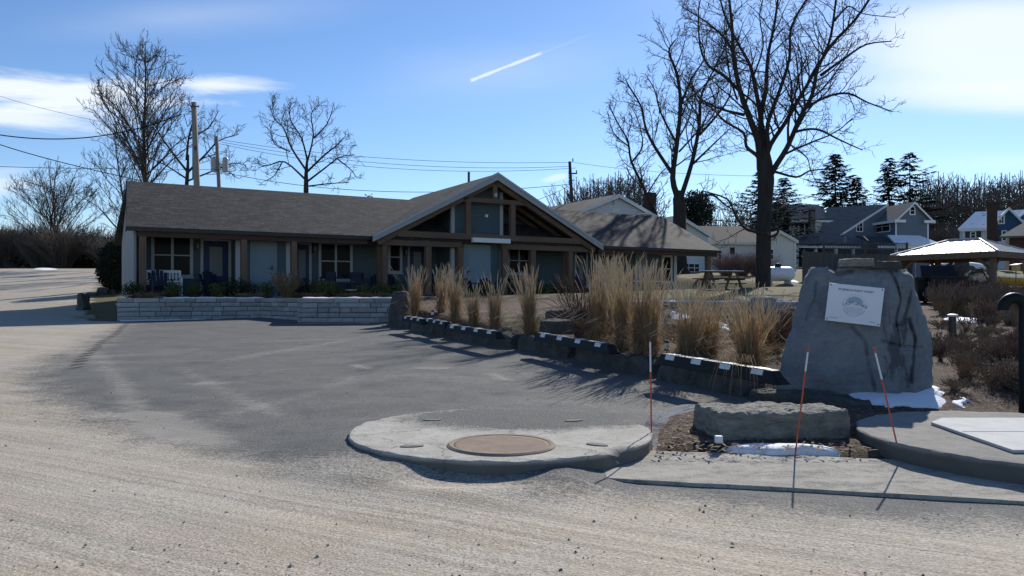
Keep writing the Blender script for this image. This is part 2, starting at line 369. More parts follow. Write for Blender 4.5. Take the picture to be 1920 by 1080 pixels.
def slab_mat():
    """pale concrete with stains, hairline cracks and dark loose gravel spilled on its far half"""
    t = NT('gravelly_concrete'); n = t.noise(3.0, 7, .72, dist=.3); f = t.noise(60, 5, .8); m = t.noise(11, 6, .75)
    c = t.mix(t.ramp(n, [(.34,0),(.66,1)]), (.55,.515,.445), (.40,.375,.325))
    c = t.mix(t.ramp(m, [(.52,0),(.70,.65)]), c, (.27,.255,.23))
    c = t.mix(t.ramp(f, [(.58,0),(.72,.6)]), c, (.22,.21,.19))
    sp = t.n('ShaderNodeSeparateXYZ'); t.link(t.co.outputs['Object'], sp.inputs[0])
    dx = t.math('SUBTRACT', sp.outputs[0], .22); dy = t.math('SUBTRACT', sp.outputs[1], .62)
    r = t.math('SQRT', t.math('ADD', t.math('MULTIPLY', t.math('MULTIPLY', dx, dx), .75), t.math('MULTIPLY', t.math('MULTIPLY', dy, dy), 2.0)))
    r = t.math('ADD', r, t.math('ADD', t.math('MULTIPLY', t.noise(2.2, 7, .75), .9), t.math('MULTIPLY', t.math('ADD', f, m), .9)))
    g = t.ramp(t.math('MULTIPLY', r, .4), [(.86,1),(.99,0)])
    gc = t.mix(t.ramp(f, [(.38,0),(.62,1)]), (.05,.05,.05), (.24,.235,.215))
    c = t.mix(g, c, gc)
    vo = t.n('ShaderNodeTexVoronoi'); vo.feature = 'DISTANCE_TO_EDGE'; vo.inputs['Scale'].default_value = .9
    wv = t.n('ShaderNodeVectorMath'); wv.operation = 'ADD'; t.link(t.co.outputs['Object'], wv.inputs[0]); w2 = t.n('ShaderNodeVectorMath'); w2.operation = 'SCALE'; t.link(t.noise(4, 5, .7, out='Color'), w2.inputs[0]); w2.inputs['Scale'].default_value = .35; t.link(w2.outputs[0], wv.inputs[1]); t.link(wv.outputs[0], vo.inputs['Vector'])
    c = t.mix(t.ramp(vo.outputs['Distance'], [(.003,.7),(.009,0)]), c, (.12,.11,.10))
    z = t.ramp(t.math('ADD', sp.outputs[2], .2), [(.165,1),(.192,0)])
    c = t.mix(t.math('MULTIPLY', z, .9), c, t.mix(m, (.085,.083,.08), (.15,.145,.135)))  # side face darkened: buried dirt plus its shade put into the colour
    t.bump(t.math('ADD', t.math('MULTIPLY', f, .6), t.math('ADD', m, n)), .7, .02); return t.fin(c, .94, .15)
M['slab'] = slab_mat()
def metalroof():
    t = NT('pale_ribbed_metal'); n = t.noise(1.5, 5, .6); c = t.mix(n, (.40,.415,.43), (.33,.345,.36))
    return t.fin(c, .5, .3, .0)
M['metalroof'] = metalroof()

def pad_mat():
    t = NT('tan_concrete'); n = t.noise(3.5, 7, .72, dist=.3); m = t.noise(12, 6, .75); f = t.noise(70, 4, .8)
    c = t.mix(t.ramp(n, [(.34,0),(.66,1)]), (.33,.31,.275), (.235,.222,.20)); c = t.mix(t.ramp(m, [(.54,0),(.72,.5)]), c, (.15,.14,.125)); c = t.mix(t.ramp(f, [(.58,0),(.72,.5)]), c, (.42,.40,.36))
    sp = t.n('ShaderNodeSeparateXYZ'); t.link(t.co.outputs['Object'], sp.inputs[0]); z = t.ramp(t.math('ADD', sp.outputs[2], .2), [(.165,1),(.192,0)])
    c = t.mix(t.math('MULTIPLY', z, .85), c, (.10,.097,.09)); t.bump(t.math('ADD', f, m), .6, .015); return t.fin(c, .93, .15)  # pad side darker too, dirt and shade both painted into it
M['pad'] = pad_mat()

def rock_sign_mat():
    """blue grey stone: faint bedding, pale flakes and the dark water stains down its right side"""
    t = NT('blue_grey_standing_stone'); n = t.noise(2.6, 7, .68, dist=.4); m = t.noise(9, 7, .72, t.mapping((1,1,2.2))); f = t.noise(70, 4, .75)
    c = t.mix(t.ramp(n, [(.34,0),(.66,1)]), (.225,.243,.260), (.150,.165,.180)); c = t.mix(t.ramp(m, [(.50,0),(.74,.6)]), c, (.30,.315,.325)); c = t.mix(t.ramp(m, [(.26,.6),(.42,0)]), c, (.10,.108,.115))
    c = t.mix(t.ramp(f, [(.60,0),(.76,.4)]), c, (.36,.37,.37))
    sp = t.n('ShaderNodeSeparateXYZ'); t.link(t.co.outputs['Object'], sp.inputs[0]); w = t.noise(3.2, 7, .72, t.mapping((2.2,2.2,.7)), dist=.5)
    a = t.math('ABSOLUTE', t.math('DIVIDE', t.math('SUBTRACT', sp.outputs[0], 1.13), .20)); b = t.math('ABSOLUTE', t.math('DIVIDE', t.math('SUBTRACT', sp.outputs[2], .58), .50))
    q = t.math('ADD', t.math('SUBTRACT', 1.0, t.math('MAXIMUM', a, b)), t.math('MULTIPLY', t.math('SUBTRACT', w, .5), 3.2))
    c = t.mix(t.ramp(q, [(.46,0),(.66,.7)]), c, (.045,.05,.056))
    t.bump(t.math('ADD', t.math('MULTIPLY', f, .4), t.math('ADD', m, n)), .7, .035); return t.fin(c, .85, .25)
def apron_mat():
    t = NT('gritty_worn_concrete'); n = t.noise(2.4, 7, .75, t.mapping((.5,1.4,1)), dist=.5); m = t.noise(10, 6, .75); f = t.noise(80, 4, .8)
    c = t.mix(t.ramp(n, [(.36,0),(.64,1)]), (.47,.435,.37), (.36,.335,.285)); g = t.math('ADD', t.math('MULTIPLY', n, .9), t.math('ADD', t.math('MULTIPLY', m, .7), t.math('MULTIPLY', f, .7)))
    c = t.mix(t.ramp(t.math('MULTIPLY', g, .5), [(.56,0),(.66,.75)]), c, (.15,.145,.13)); c = t.mix(t.ramp(f, [(.60,0),(.74,.5)]), c, (.60,.57,.50))
    t.bump(t.math('ADD', f, m), .6, .015); return t.fin(c, .94, .15)

M['brushtwig'] = mk('grey_brown_brush', (.150,.122,.098), (.095,.078,.064), 3, .95, 0)
M['timbershade'] = mk('eave_shaded_timber', (.085,.052,.038), (.055,.035,.027), 4, .8, .4, 25, stretch=(.12,1,1))  # same stained timber, with the shade under the eave put into its colour
SUN_E = 5.0; SKY_STR = .125; SKY_SAT = 1.04; SKY_VAL = .92; SKY_GAM = 1.08; SKY_TINT = (.86,.93,1.07); EXPO = 0.2; CLOUD = (7.1, 7.5, 8.0)
# ------------------------------------------------------------------ camera, light, sky
cam = bpy.data.cameras.new('camera'); co = bpy.data.objects.new('camera', cam); COL.objects.link(co)
co.location = (0,0,CH); co.rotation_euler = (R(90),0,0); cam.sensor_width = 36; cam.lens = F/1920*36
cam.shift_y = (HV-540)/1920; cam.clip_end = 6000; cam.clip_start = .05
scene.camera = co
SUN_AZ = 24.5; SUN_EL = 31.0
sd = Vector((math.sin(R(SUN_AZ))*math.cos(R(SUN_EL)), math.cos(R(SUN_AZ))*math.cos(R(SUN_EL)), math.sin(R(SUN_EL))))
sl = bpy.data.lights.new('sun', 'SUN'); sl.energy = SUN_E; sl.angle = R(.53); sl.color = (1,.955,.88)
so = bpy.data.objects.new('sun', sl); COL.objects.link(so); so.location = sd*60
so.rotation_euler = (-sd).to_track_quat('-Z', 'Y').to_euler()
W = bpy.data.worlds.new('World'); scene.world = W; W.use_nodes = True
def build_world():
    t = W.node_tree; L = t.links; N = t.nodes; bg = N['Background']
    sky = N.new('ShaderNodeTexSky'); sky.sky_type = 'NISHITA'; sky.sun_disc = False
    sky.sun_elevation = R(SUN_EL); sky.sun_rotation = R(SUN_AZ); sky.air_density = 1.0; sky.dust_density = .1; sky.ozone_density = 2.2; sky.altitude = 100
    tc = N.new('ShaderNodeTexCoord'); sp = N.new('ShaderNodeSeparateXYZ'); L.new(tc.outputs['Generated'], sp.inputs[0])
    def m(op, a, b=0.0):
        x = N.new('ShaderNodeMath'); x.operation = op
        for i, q in ((0,a),(1,b)):
            if hasattr(q, 'is_output'): L.new(q, x.inputs[i])
            else: x.inputs[i].default_value = q
        return x.outputs[0]
    def mr(v, a, b, c=0.0, d=1.0):
        x = N.new('ShaderNodeMapRange'); x.interpolation_type = 'SMOOTHERSTEP'; L.new(v, x.inputs[0])
        for i, q in enumerate((a,b,c,d)): x.inputs[i+1].default_value = q
        return x.outputs[0]
    X, Y, Z = sp.outputs
    yy = m('MAXIMUM', Y, .05); gx = m('DIVIDE', X, yy); gz = m('DIVIDE', Z, yy); front = mr(Y, .05, .2)
    # a flat cloud layer: project the direction on a plane overhead
    zz = m('MAXIMUM', Z, .03); cx = N.new('ShaderNodeCombineXYZ'); L.new(gx, cx.inputs[0]); L.new(gz, cx.inputs[1])
    def noise(scale, sx, sy, det=6, rough=.6, rot=0, dist=0.0):
        mp = N.new('ShaderNodeMapping'); L.new(cx.outputs[0], mp.inputs[0]); mp.inputs['Scale'].default_value = (sx, sy, 1); mp.inputs['Rotation'].default_value = (0,0,R(rot))
        n = N.new('ShaderNodeTexNoise'); n.inputs['Scale'].default_value = scale; n.inputs['Detail'].default_value = det; n.inputs['Roughness'].default_value = rough; n.inputs['Distortion'].default_value = dist
        L.new(mp.outputs[0], n.inputs['Vector']); return n.outputs[0]
    nA = noise(3.0, 1, 6, 7, .62, 4, .4); nB = noise(1.6, .6, 2.6, 5, .55, -10, .3); nC = noise(9, .6, 5, 5, .6, 6)
    def blob(u, v, ru, rv, n, amp, lo=.0, hi=.9, slope=0.0):
        a = m('DIVIDE', m('SUBTRACT', gx, (u-CU)/F), ru/F)
        b = m('SUBTRACT', gz, (HV-v)/F)
        b = m('DIVIDE', m('ADD', b, m('MULTIPLY', m('SUBTRACT', gx, (u-CU)/F), slope)), rv/F)
        r = m('SQRT', m('ADD', m('MULTIPLY', a, a), m('MULTIPLY', b, b)))
        q = m('ADD', m('SUBTRACT', 1.0, r), m('MULTIPLY', m('SUBTRACT', n, .5), amp))
        return mr(q, lo, hi)
    parts = [
        (blob(80, 172, 420, 48, nA, 3.0, -.05, .85, .05), .85), (blob(390, 160, 190, 26, nA, 2.4, -.05, .85, .02), .78),
        (blob(20, 218, 240, 34, nA, 2.8, -.05, .9, .06), .78), (blob(-20, 345, 190, 50, nA, 2.2, .05, 1.0), .55),
        (blob(1930, 80, 480, 165, nB, 1.1, .0, .62, .0), .78), (blob(1850, 180, 330, 48, nB, .9, .0, .8, .02), .50),
        (blob(1700, -150, 900, 260, nB, 1.6, .0, 1.2), .55),
        (blob(1045, 332, 34, 9, nC, 1.8, .1, .9, -.2), .45), (blob(960, 135, 520, 120, nB, 2.2, .2, 1.6, -.15), .20),
        (blob(350, 30, 520, 70, nB, 2.2, .1, 1.5, -.1), .22), (blob(1900, 305, 420, 40, nB, 1.6, .0, 1.4), .25),
        (blob(300, 440, 900, 60, nA, 1.5, .0, 1.8), .25)]
    # condensation trail: a thin band along a straight line of the sky
    x0, y0, x1, y1 = (880-CU)/F, (HV-152)/F, (1022-CU)/F, (HV-97)/F
    ln = math.hypot(x1-x0, y1-y0); dx, dy = (x1-x0)/ln, (y1-y0)/ln
    px = m('SUBTRACT', gx, x0); py = m('SUBTRACT', gz, y0)
    al = m('ADD', m('MULTIPLY', px, dx), m('MULTIPLY', py, dy)); ac = m('ABSOLUTE', m('SUBTRACT', m('MULTIPLY', px, dy), m('MULTIPLY', py, dx)))
    wv = m('ADD', .0017, m('MULTIPLY', m('SUBTRACT', noise(60, 1, 1, 4, .6), .45), .0035)); core = mr(m('SUBTRACT', wv, ac), -.0012, .0012)
    parts.append((m('MULTIPLY', core, m('MULTIPLY', mr(al, 0, .004), mr(al, ln-.012, ln, 1, 0))), .62))
    ext = m('MULTIPLY', mr(m('SUBTRACT', .0012, ac), -.0012, .0012), m('MULTIPLY', mr(al, ln-.01, ln), mr(al, ln+.02, ln+.09, 1, 0)))
    parts.append((ext, .09))
    inv = 1.0; acc = None
    for p, k in parts:
        q = m('SUBTRACT', 1.0, m('MULTIPLY', p, k)); acc = q if acc is None else m('MULTIPLY', acc, q)
    fac = m('MULTIPLY', m('SUBTRACT', 1.0, acc), front)
    # generic thin cirrus behind the camera
    def vm(op, a, b):
        x = N.new('ShaderNodeVectorMath'); x.operation = op; L.new(a, x.inputs[0])
        x.inputs[1].default_value = b; return x.outputs[0]
    g0 = vm('MULTIPLY', sky.outputs[0], (.1,.1,.1)); gm = N.new('ShaderNodeGamma'); L.new(g0, gm.inputs[0]); gm.inputs[1].default_value = SKY_GAM
    skyc = vm('MULTIPLY', gm.outputs[0], tuple(10*q for q in SKY_TINT))
    hs = N.new('ShaderNodeHueSaturation'); hs.inputs['Saturation'].default_value = SKY_SAT; hs.inputs['Value'].default_value = SKY_VAL; L.new(skyc, hs.inputs['Color'])
    mx = N.new('ShaderNodeMix'); mx.data_type = 'RGBA'; L.new(fac, mx.inputs[0]); L.new(hs.outputs[0], mx.inputs[6]); mx.inputs[7].default_value = (*CLOUD, 1)
    L.new(mx.outputs[2], bg.inputs[0]); bg.inputs[1].default_value = SKY_STR
build_world()
scene.view_settings.view_transform = 'Standard'; scene.view_settings.look = 'None'; scene.view_settings.exposure = EXPO; scene.view_settings.gamma = 1

# ------------------------------------------------------------------ terrain sheets
def spaced(a, b, fn):
    out = [a]
    while out[-1] < b: out.append(out[-1]+fn(out[-1]))
    return out
ys = spaced(-60, 900, lambda y: 6 if y < -6 else 1.5 if y < 0 else .09 if 2.5 < y < 11 else .16 if y < 28 else .5 if y < 60 else 2.5 if y < 120 else 25)
ys = sorted(set(ys))
xp = spaced(0, 700, lambda x: .09 if x < 6 else .2 if x < 16 else .6 if x < 40 else 2.5 if x < 100 else 30)
xs = sorted(set([-x for x in xp]+xp))
xs = np.array(xs); ys = np.array(ys); XX, YY = np.meshgrid(xs, ys); ZZ = G(XX, YY)
def seg_d(x, y, pts):
    best = np.full(np.shape(x), 1e9)
    for (ax,ay),(bx,by) in zip(pts, pts[1:]):
        dx, dy = bx-ax, by-ay; q = max(dx*dx+dy*dy, 1e-9); t = np.clip(((x-ax)*dx+(y-ay)*dy)/q, 0, 1)
        best = np.minimum(best, np.hypot(x-ax-t*dx, y-ay-t*dy))
    return best
def inside(x, y, poly):
    c = np.zeros(np.shape(x), bool); n = len(poly)
    for i in range(n):
        ax, ay = poly[i]; bx, by = poly[(i+1) % n]
        cond = ((ay > y) != (by > y)); xi = (bx-ax)*(y-ay)/((by-ay) if by != ay else 1e-9)+ax
        c ^= cond & (x < xi)
    return c
gp = lambda pts: [(g.x, g.y) for g in (ground(u, v) for u, v in pts)]
edge = gp([(240,604),(165,645),(95,672),(45,700),(55,735),(150,780),(300,834),(450,868),(600,884),(720,893),(850,908),(1000,918),(1300,948),(1600,972),(1900,990)])
lotpoly = edge+[(12,4.2),(12,30),(-3,30),(-11.6,24.6)]
near_m = (YY > 2) & (YY < 32) & (np.abs(XX) < 20)
d = seg_d(XX, YY, edge); ins = inside(XX, YY, lotpoly)
wd = np.interp(YY, [4,6,9,14,24], [.9,1.0,1.2,1.5,1.6])
ASPH = np.clip(.5+np.where(ins, d, -d)/wd, 0, 1)
DUST = np.zeros(np.shape(XX))
for pts, w_, k in [([(160,655),(215,715),(240,760),(290,812)], .16, .6), ([(185,660),(235,720),(262,770),(320,826)], .12, .55), ([(340,690),(430,740),(520,778)], .14, .8),
                   ([(190,783),(290,777)], .16, 1.3), ([(300,780),(345,800),(405,830)], .20, 1.5), ([(250,800),(330,822)], .22, .8), ([(340,728),(440,705),(560,690)], .1, .5),
                   ([(420,780),(560,745),(660,708)], .15, .6), ([(120,672),(330,662),(600,655)], .25, .5), ([(100,682),(420,676),(640,640)], .2, .6),
                   ([(640,720),(800,700),(900,712)], .22, .45), ([(980,742),(1060,716),(1200,738)], .3, .35), ([(1100,760),(1200,770),(1290,752)], .25, .5),
                   ([(665,685),(690,690)], .10, 1.6), ([(785,690),(835,691)], .10, 1.5), ([(500,640),(640,636)], .2, .5), ([(920,700),(950,712)], .10, 1.2)]:
    q = gp(pts); DUST += k*np.exp(-(seg_d(XX, YY, q)/w_)**2)
CRACK = np.exp(-(seg_d(XX, YY, gp([(238,606),(215,628),(192,640),(176,656),(158,668),(140,690)]))/.13)**2)
# shallow ruts, and the hollow washed out under the front of the round slab
ang = R(-28); al_ = XX*math.cos(ang)+YY*math.sin(ang); ac_ = -XX*math.sin(ang)+YY*math.cos(ang)
hol = np.exp(-(((XX+.22)/.46)**4+((YY-4.90)/.20)**4)); rs_ = np.hypot(XX+.09, YY-6.2)-1.195; rp_ = np.hypot(XX-3.93, YY-5.8)-1.24
ZZ = ZZ+.105*(1-sstep(.0,.8,rs_))*(1-sstep(.25,.8,XX))*(XX < .9)-.062*hol
bmp = np.zeros(np.shape(XX))
for j in range(len(ys)):
    if 2.4 < ys[j] < 12:
        for i in range(len(xs)):
            if abs(xs[i]) < 8: bmp[j,i] = mnoise.noise(Vector((al_[j,i]*.5, ac_[j,i]*3.2, 0)))*.012+mnoise.noise(Vector((xs[i]*1.3, ys[j]*1.3, 5)))*.012
ZZ = ZZ+bmp*(1-ASPH*.7)*(kerb_sd(XX,YY) < .1)
cxm = (XX[:-1,:-1]+XX[1:,1:])/2; cym = (YY[:-1,:-1]+YY[1:,1:])/2
sdm = kerb_sd(cxm, cym); tm, pm = motel_tp(cxm, cym)
rx = np.interp(cym, [22.5,23.4,24,30,36,48,62], [-11.6,-11.6,-13.2,-16.6,-19.4,-25.4,-33])
kind = np.zeros(cxm.shape, int)                                     # 0 road, 1 lot, 2 mulch, 3 lawn
kind[inside(cxm, cym, lotpoly)] = 1
kind[(sdm > .1) & ((cym < 23) | (cxm > -3.6))] = 2
lawn_p = gp([(935,592),(1046,584),(1062,618),(1010,632),(960,628)]); kind[inside(cxm, cym, lawn_p) & (sdm > .3)] = 3
kind[(kind == 2) & (cym > 24+.0*cxm) & (cym > 27-.12*cxm)] = 3
kind[(cxm > rx) & (cym > 23.2) & ((cxm < -12.0) | ((pm > -1.1) & (cxm < -3.4)))] = 3
kind[(kind == 0) & (cxm > -12.0) & (cxm < -3.0) & (cym > 22) & (cym < 30)] = 1
kind[(cym > 63)] = 3; kind[(cxm < -75) | (cxm > 60)] = 3; kind[cym < -40] = 3
nx = len(xs)
for k, (nm, mat) in enumerate([('gravel_road', M['road']), ('parking_lot', M['road']), ('garden_bed', M['mulch']), ('lawn', M['lawn'])]):
    jj, ii = np.nonzero(kind == k); a = jj*nx+ii; quads = np.stack([a, a+1, a+nx+1, a+nx], 1)
    used, inv = np.unique(quads, return_inverse=True); inv = inv.reshape(quads.shape)
    vv = np.stack([XX.ravel()[used], YY.ravel()[used], ZZ.ravel()[used]], 1)
    me = bpy.data.meshes.new(nm); me.from_pydata(vv.tolist(), [], inv.tolist()); me.materials.append(mat)
    me.polygons.foreach_set('use_smooth', [True]*len(me.polygons))
    for an, arr in (('asph', ASPH), ('dust', DUST), ('crack', CRACK)):
        at_ = me.attributes.new(an, 'FLOAT', 'POINT'); at_.data.foreach_set('value', arr.ravel()[used].astype(np.float32))
    o = bpy.data.objects.new(nm, me); COL.objects.link(o); o['kind'] = 'structure'

def onheight(u, v, dz):
    """point at photo pixel on a surface dz above the lot profile"""
    for k in range(3000):
        y = 4*1.003**k; z = CH+(HV-v)/F*y
        g = float(np.interp(y, [-60,7,24,27], [0,0,.46,.55]))+dz
        if z <= g or y > 40: return Vector(((u-CU)/F*y, y, z))

# ------------------------------------------------------------------ loose stones on the road (nobody could count them)
rng = random.Random(5)
mb = MB()
for k in range(1100):
    y = 3.2+rng.random()**1.6*9; x = rng.uniform(-.72,.72)*y; s = rng.choice([.003,.003,.004,.004,.005,.007,.010])*rng.uniform(.7,1.3)
    if kerb_sd(x, y) > -.1: continue
    z = Gz(x, y)
    vs = [(x+s*rng.uniform(.6,1.2)*math.cos(a), y+s*rng.uniform(.6,1.2)*math.sin(a), z-.002) for a in (0,1.26,2.5,3.8,5.0)]+[(x+rng.uniform(-.3,.3)*s, y+rng.uniform(-.3,.3)*s, z+s*rng.uniform(.5,1))]
    mb.add(vs, [(0,1,5),(1,2,5),(2,3,5),(3,4,5),(4,0,5)], rng.choice([0,0,1]))
o = mb.build('loose_stones', [M['concrete_dark'], mk('pale_pebble', (.36,.34,.30), (.26,.25,.22), 30, .9, 0)]); o['kind'] = 'stuff'

# ------------------------------------------------------------------ rock shapes
def slab_rock(L, Wd, H, seed, amp=.03, n=(26,12,9), taper=.06, freq=3.0, topamp=1.0):
    """a quarried block: x along its length, base at z = 0, centred in x and y"""
    nx_, ny_, nz_ = n; idx = {}; vs = []; fs = []
    off = Vector((seed*7.3, seed*3.1, seed*1.7))
    def P(i, j, k):
        if (i,j,k) in idx: return idx[(i,j,k)]
        a, b, c = i/nx_*2-1, j/ny_*2-1, k/nz_
        p = Vector((a*L/2*(1-taper*c*.6), b*Wd/2*(1-taper*c), c*H))
        e = (abs(a)**14+abs(b)**14+abs(2*c-1)**14); p = Vector((p.x*(1-.012*e), p.y*(1-.03*max(0,e-1)), p.z if c < .01 else p.z-.02*H*max(0,e-1)*2))
        q = p*freq+off
        dv = Vector((mnoise.noise(q), mnoise.noise(q+Vector((31,0,0))), mnoise.noise(q+Vector((0,31,0)))))
        q2 = p*freq*3.7+off; dv += .55*Vector((mnoise.noise(q2), mnoise.noise(q2+Vector((31,0,0))), mnoise.noise(q2+Vector((0,31,0)))))
        q3 = p*freq*11+off; dv += .25*Vector((mnoise.noise(q3), mnoise.noise(q3+Vector((31,0,0))), mnoise.noise(q3+Vector((0,31,0)))))
        dv.z *= (topamp if c > .9 else .6)
        if c < .01: dv.z = 0
        p = p+dv*amp; idx[(i,j,k)] = len(vs); vs.append(p); return idx[(i,j,k)]
    for i in range(nx_):
        for j in range(ny_): fs.append((P(i,j,0),P(i,j+1,0),P(i+1,j+1,0),P(i+1,j,0))); fs.append((P(i,j,nz_),P(i+1,j,nz_),P(i+1,j+1,nz_),P(i,j+1,nz_)))
        for k in range(nz_): fs.append((P(i,0,k),P(i+1,0,k),P(i+1,0,k+1),P(i,0,k+1))); fs.append((P(i,ny_,k),P(i,ny_,k+1),P(i+1,ny_,k+1),P(i+1,ny_,k)))
    for j in range(ny_):
        for k in range(nz_): fs.append((P(0,j,k),P(0,j,k+1),P(0,j+1,k+1),P(0,j+1,k))); fs.append((P(nx_,j,k),P(nx_,j+1,k),P(nx_,j+1,k+1),P(nx_,j,k+1)))
    m_ = MB(); m_.add(vs, fs); return m_

# kerb stones round the edge of the lot
KS = [((1612,780),(1398,747),.12,'low dark kerb slab lying in front of the standing sign rock'),
      ((1394,746),(1226,709),.30,'dark kerb stone under the kerb stop nearest the sign rock'),
      ((1222,708),(1072,674),.25,'dark kerb stone under the bare gap before the thickest plume grass'),
      ((1068,673),(964,655),.27,'rough kerb stone in the middle of the curved stone edging'),
      ((960,655),(834,634),.27,'long dark kerb stone below the two path lights'),
      ((831,633),(767,619),.28,'dark kerb stone second from the retaining wall end'),
      ((764,618),(726,609),.30,'dark kerb stone at the foot of the upright boulder')]
for i, (a, b, h, lab) in enumerate(KS):
    A = ground(*a) if i else Vector((3.38,7.62,.02)); B = ground(*b); dv = B-A; L = math.hypot(dv.x, dv.y); n = Vector((dv.y, -dv.x, 0)).normalized()
    if i == 0: A = onheight(*a, .0); B = onheight(*b, .0); dv = B-A; L = math.hypot(dv.x, dv.y); n = Vector((dv.y,-dv.x,0)).normalized()
    c = (A+B)/2+n*.30; z = min(A.z, B.z)-.06
    if i == 0: c = (A+B)/2+n*.16
    m_ = slab_rock(L*.985, .62 if i else .42, h+.09, i+3, .065, (40,14,10), .12, 2.0)
    o = m_.build('kerb_stone', M['kerbrock'], smooth=False); o.location = (c.x, c.y, z); o.rotation_euler = (0, 0, math.atan2(dv.y, dv.x)); 
    o.rotation_euler[1] = -math.atan2(B.z-A.z, L)
    tag(o, lab, 'kerb stone', 'dark kerb stones edging the lot')

# rubber kerb stops with white reflectors
def kerb_stop(a, b, dz, lab, nref):
    A = onheight(*a, dz); B = onheight(*b, dz); dv = B-A; L = dv.length; c = (A+B)/2
    t = thing('kerb_stop', lab, 'parking stop', c, 0, 'black rubber kerb stops on the edging stones', rot=(0, -math.atan2(dv.z, math.hypot(dv.x,dv.y)), math.atan2(dv.y, dv.x)))
    h = .135; w = .105; e = .12
    prof = [(-w,0),(w,0),(w*.55,h),(-w*.55,h)]
    m_ = MB(); vs = [(-L/2,y,0 if z==0 else .02) for y,z in prof]+[(-L/2+e,y,z) for y,z in prof]+[(L/2-e,y,z) for y,z in prof]+[(L/2,y,0 if z==0 else .02) for y,z in prof]
    fs = [(0,1,2,3),(15,14,13,12)]
    for k in range(3):
        for q in range(4): fs.append((k*4+q, k*4+4+q, k*4+4+(q+1)%4, k*4+(q+1)%4))
    m_.add(vs, fs); m_.build('stop_body', M['rubber'], t, bevel=.008)
    sgn = 1 if L > 0 else 1
    for k in range(nref):
        x = -L/2+L*(k+.62)/(nref+.25) if nref > 2 else -L/2+L*(k+.6)/(nref+.2)
        l = min(.085, L*.045); m2 = MB()
        for ys_ in (1,-1):
            y0, z0, y1, z1 = ys_*w*.752, h*.55, ys_*w*.568, h*.96
            nrm = Vector((0, ys_*h, w*.45)).normalized()*.004
            q = [Vector((x-l,y0,z0)),Vector((x+l,y0,z0)),Vector((x+l,y1,z1)),Vector((x-l,y1,z1))]; m2.prism([p-nrm*.5 for p in q] if ys_ < 0 else [p-nrm*.5 for p in q][::-1], nrm*1.6)
        m2.box(x-l, x+l, -w*.48, w*.48, h-.002, h+.004)
        m2.build('reflector', M['reflect'], t)
kerb_stop((1470,722),(1236,681),.30,'black kerb stop nearest the standing sign rock, white squares along it', 4)
kerb_stop((1154,664),(1006,637),.28,'black kerb stop in front of the tallest plume grass', 4)
kerb_stop((940,636),(840,620),.27,'black kerb stop beside the two little path lights', 4)
kerb_stop((842,616),(799,607),.28,'short black kerb stop left of the path lights', 3)
kerb_stop((797,609),(758,602),.28,'farthest black kerb stop, next to the upright boulder', 3)
m_ = slab_rock(.62, .45, .95, 21, .07, (14,10,16), .45, 2.2); g = at(751, 606, 21.6)
o = m_.build('upright_boulder', M['kerbrock']); o.location = (g.x, g.y, Gz(g.x,g.y)-.03); tag(o, 'dark upright boulder closing the right end of the stone retaining wall', 'boulder')

# ------------------------------------------------------------------ round concrete slabs
def round_slab(name, cx, cy, zt, r, thick, seed, mat, parent=None, chip=.02, hole=0):
    vs = []; fs = []; n = 128; rings = [(r*k/14 if k else 0) for k in range(15)]
    m_ = MB(); z0 = -thick
    def rr(a):
        q = Vector((math.cos(a)*6, math.sin(a)*6, seed)); c = mnoise.noise(q)+.6*mnoise.noise(q*3.1)
        return r+.008*c
    prof = [(.0,0.0),(hole,0.0)] if hole else [(0.02,0.0)]
    steps = [(hole or .02, 0)]+[((hole or .02)+(r-(hole or .02))*k/24*.985, 0) for k in range(1,25)]+[(r*.993,-.001),(r,-.010),(r*1.0,-.03),(r*.998,-thick*.5),(r*.99,-thick),(r*.95,-thick)]
    for (q, z) in steps:
        for k in range(n):
            a = 2*PI*k/n; s = rr(a)/r; x = q*s*math.cos(a); y = q*s*math.sin(a)
            zz = z+.004*mnoise.noise(Vector((x*3,y*3,seed)))
            if chip and q > r*.93 and z > -.05:
                x += .012*mnoise.noise(Vector((a*9, z*40, seed))); y += .012*mnoise.noise(Vector((a*9+50, z*40, seed))); zz += .008*mnoise.noise(Vector((a*14, q*20, seed)))
                c = max(0, mnoise.noise(Vector((math.cos(a)*5, math.sin(a)*5, seed+9)))-.12)*(1 if y < -.6 else .2)
                zz -= chip*2.2*c*(q/r-.93)/.07; x *= 1-.05*c; y *= 1-.05*c
            vs.append((x, y, zz))
    for i in range(len(steps)-1):
        for k in range(n): k2 = (k+1) % n; fs.append((i*n+k, (i+1)*n+k, (i+1)*n+k2, i*n+k2))
    if not hole: fs.append(tuple(range(n)))
    m_.add(vs, fs); o = m_.build(name, mat, parent, smooth=True)
    mo = o.modifiers.new('edge', 'EDGE_SPLIT'); mo.split_angle = R(28)
    return o
t = thing('manhole_slab', 'round raised concrete manhole slab with a rusty dirt filled lid in the lot', 'manhole slab', (-.09,6.2,.14))
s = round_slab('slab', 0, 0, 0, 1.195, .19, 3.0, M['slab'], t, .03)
m_ = MB(); m_.lathe([(.388,-.02),(.388,.006),(.372,.016),(.348,.014),(.338,.006),(.338,-.02)], 64); o = m_.build('lid_ring', mk('rusty_ring', (.30,.235,.175), (.22,.165,.125), 9, .9, .4, 60), t); o.location = (.014,-.67,0)
m_ = MB(); prof = [(.342,-.02),(.342,.010),(.32,.0065),(.25,.0055),(.1,.006),(.001,.0055)]
m_.lathe(prof, 64); o = m_.build('lid', M['rust'], t, smooth=True); o.location = (.014,-.67,0)
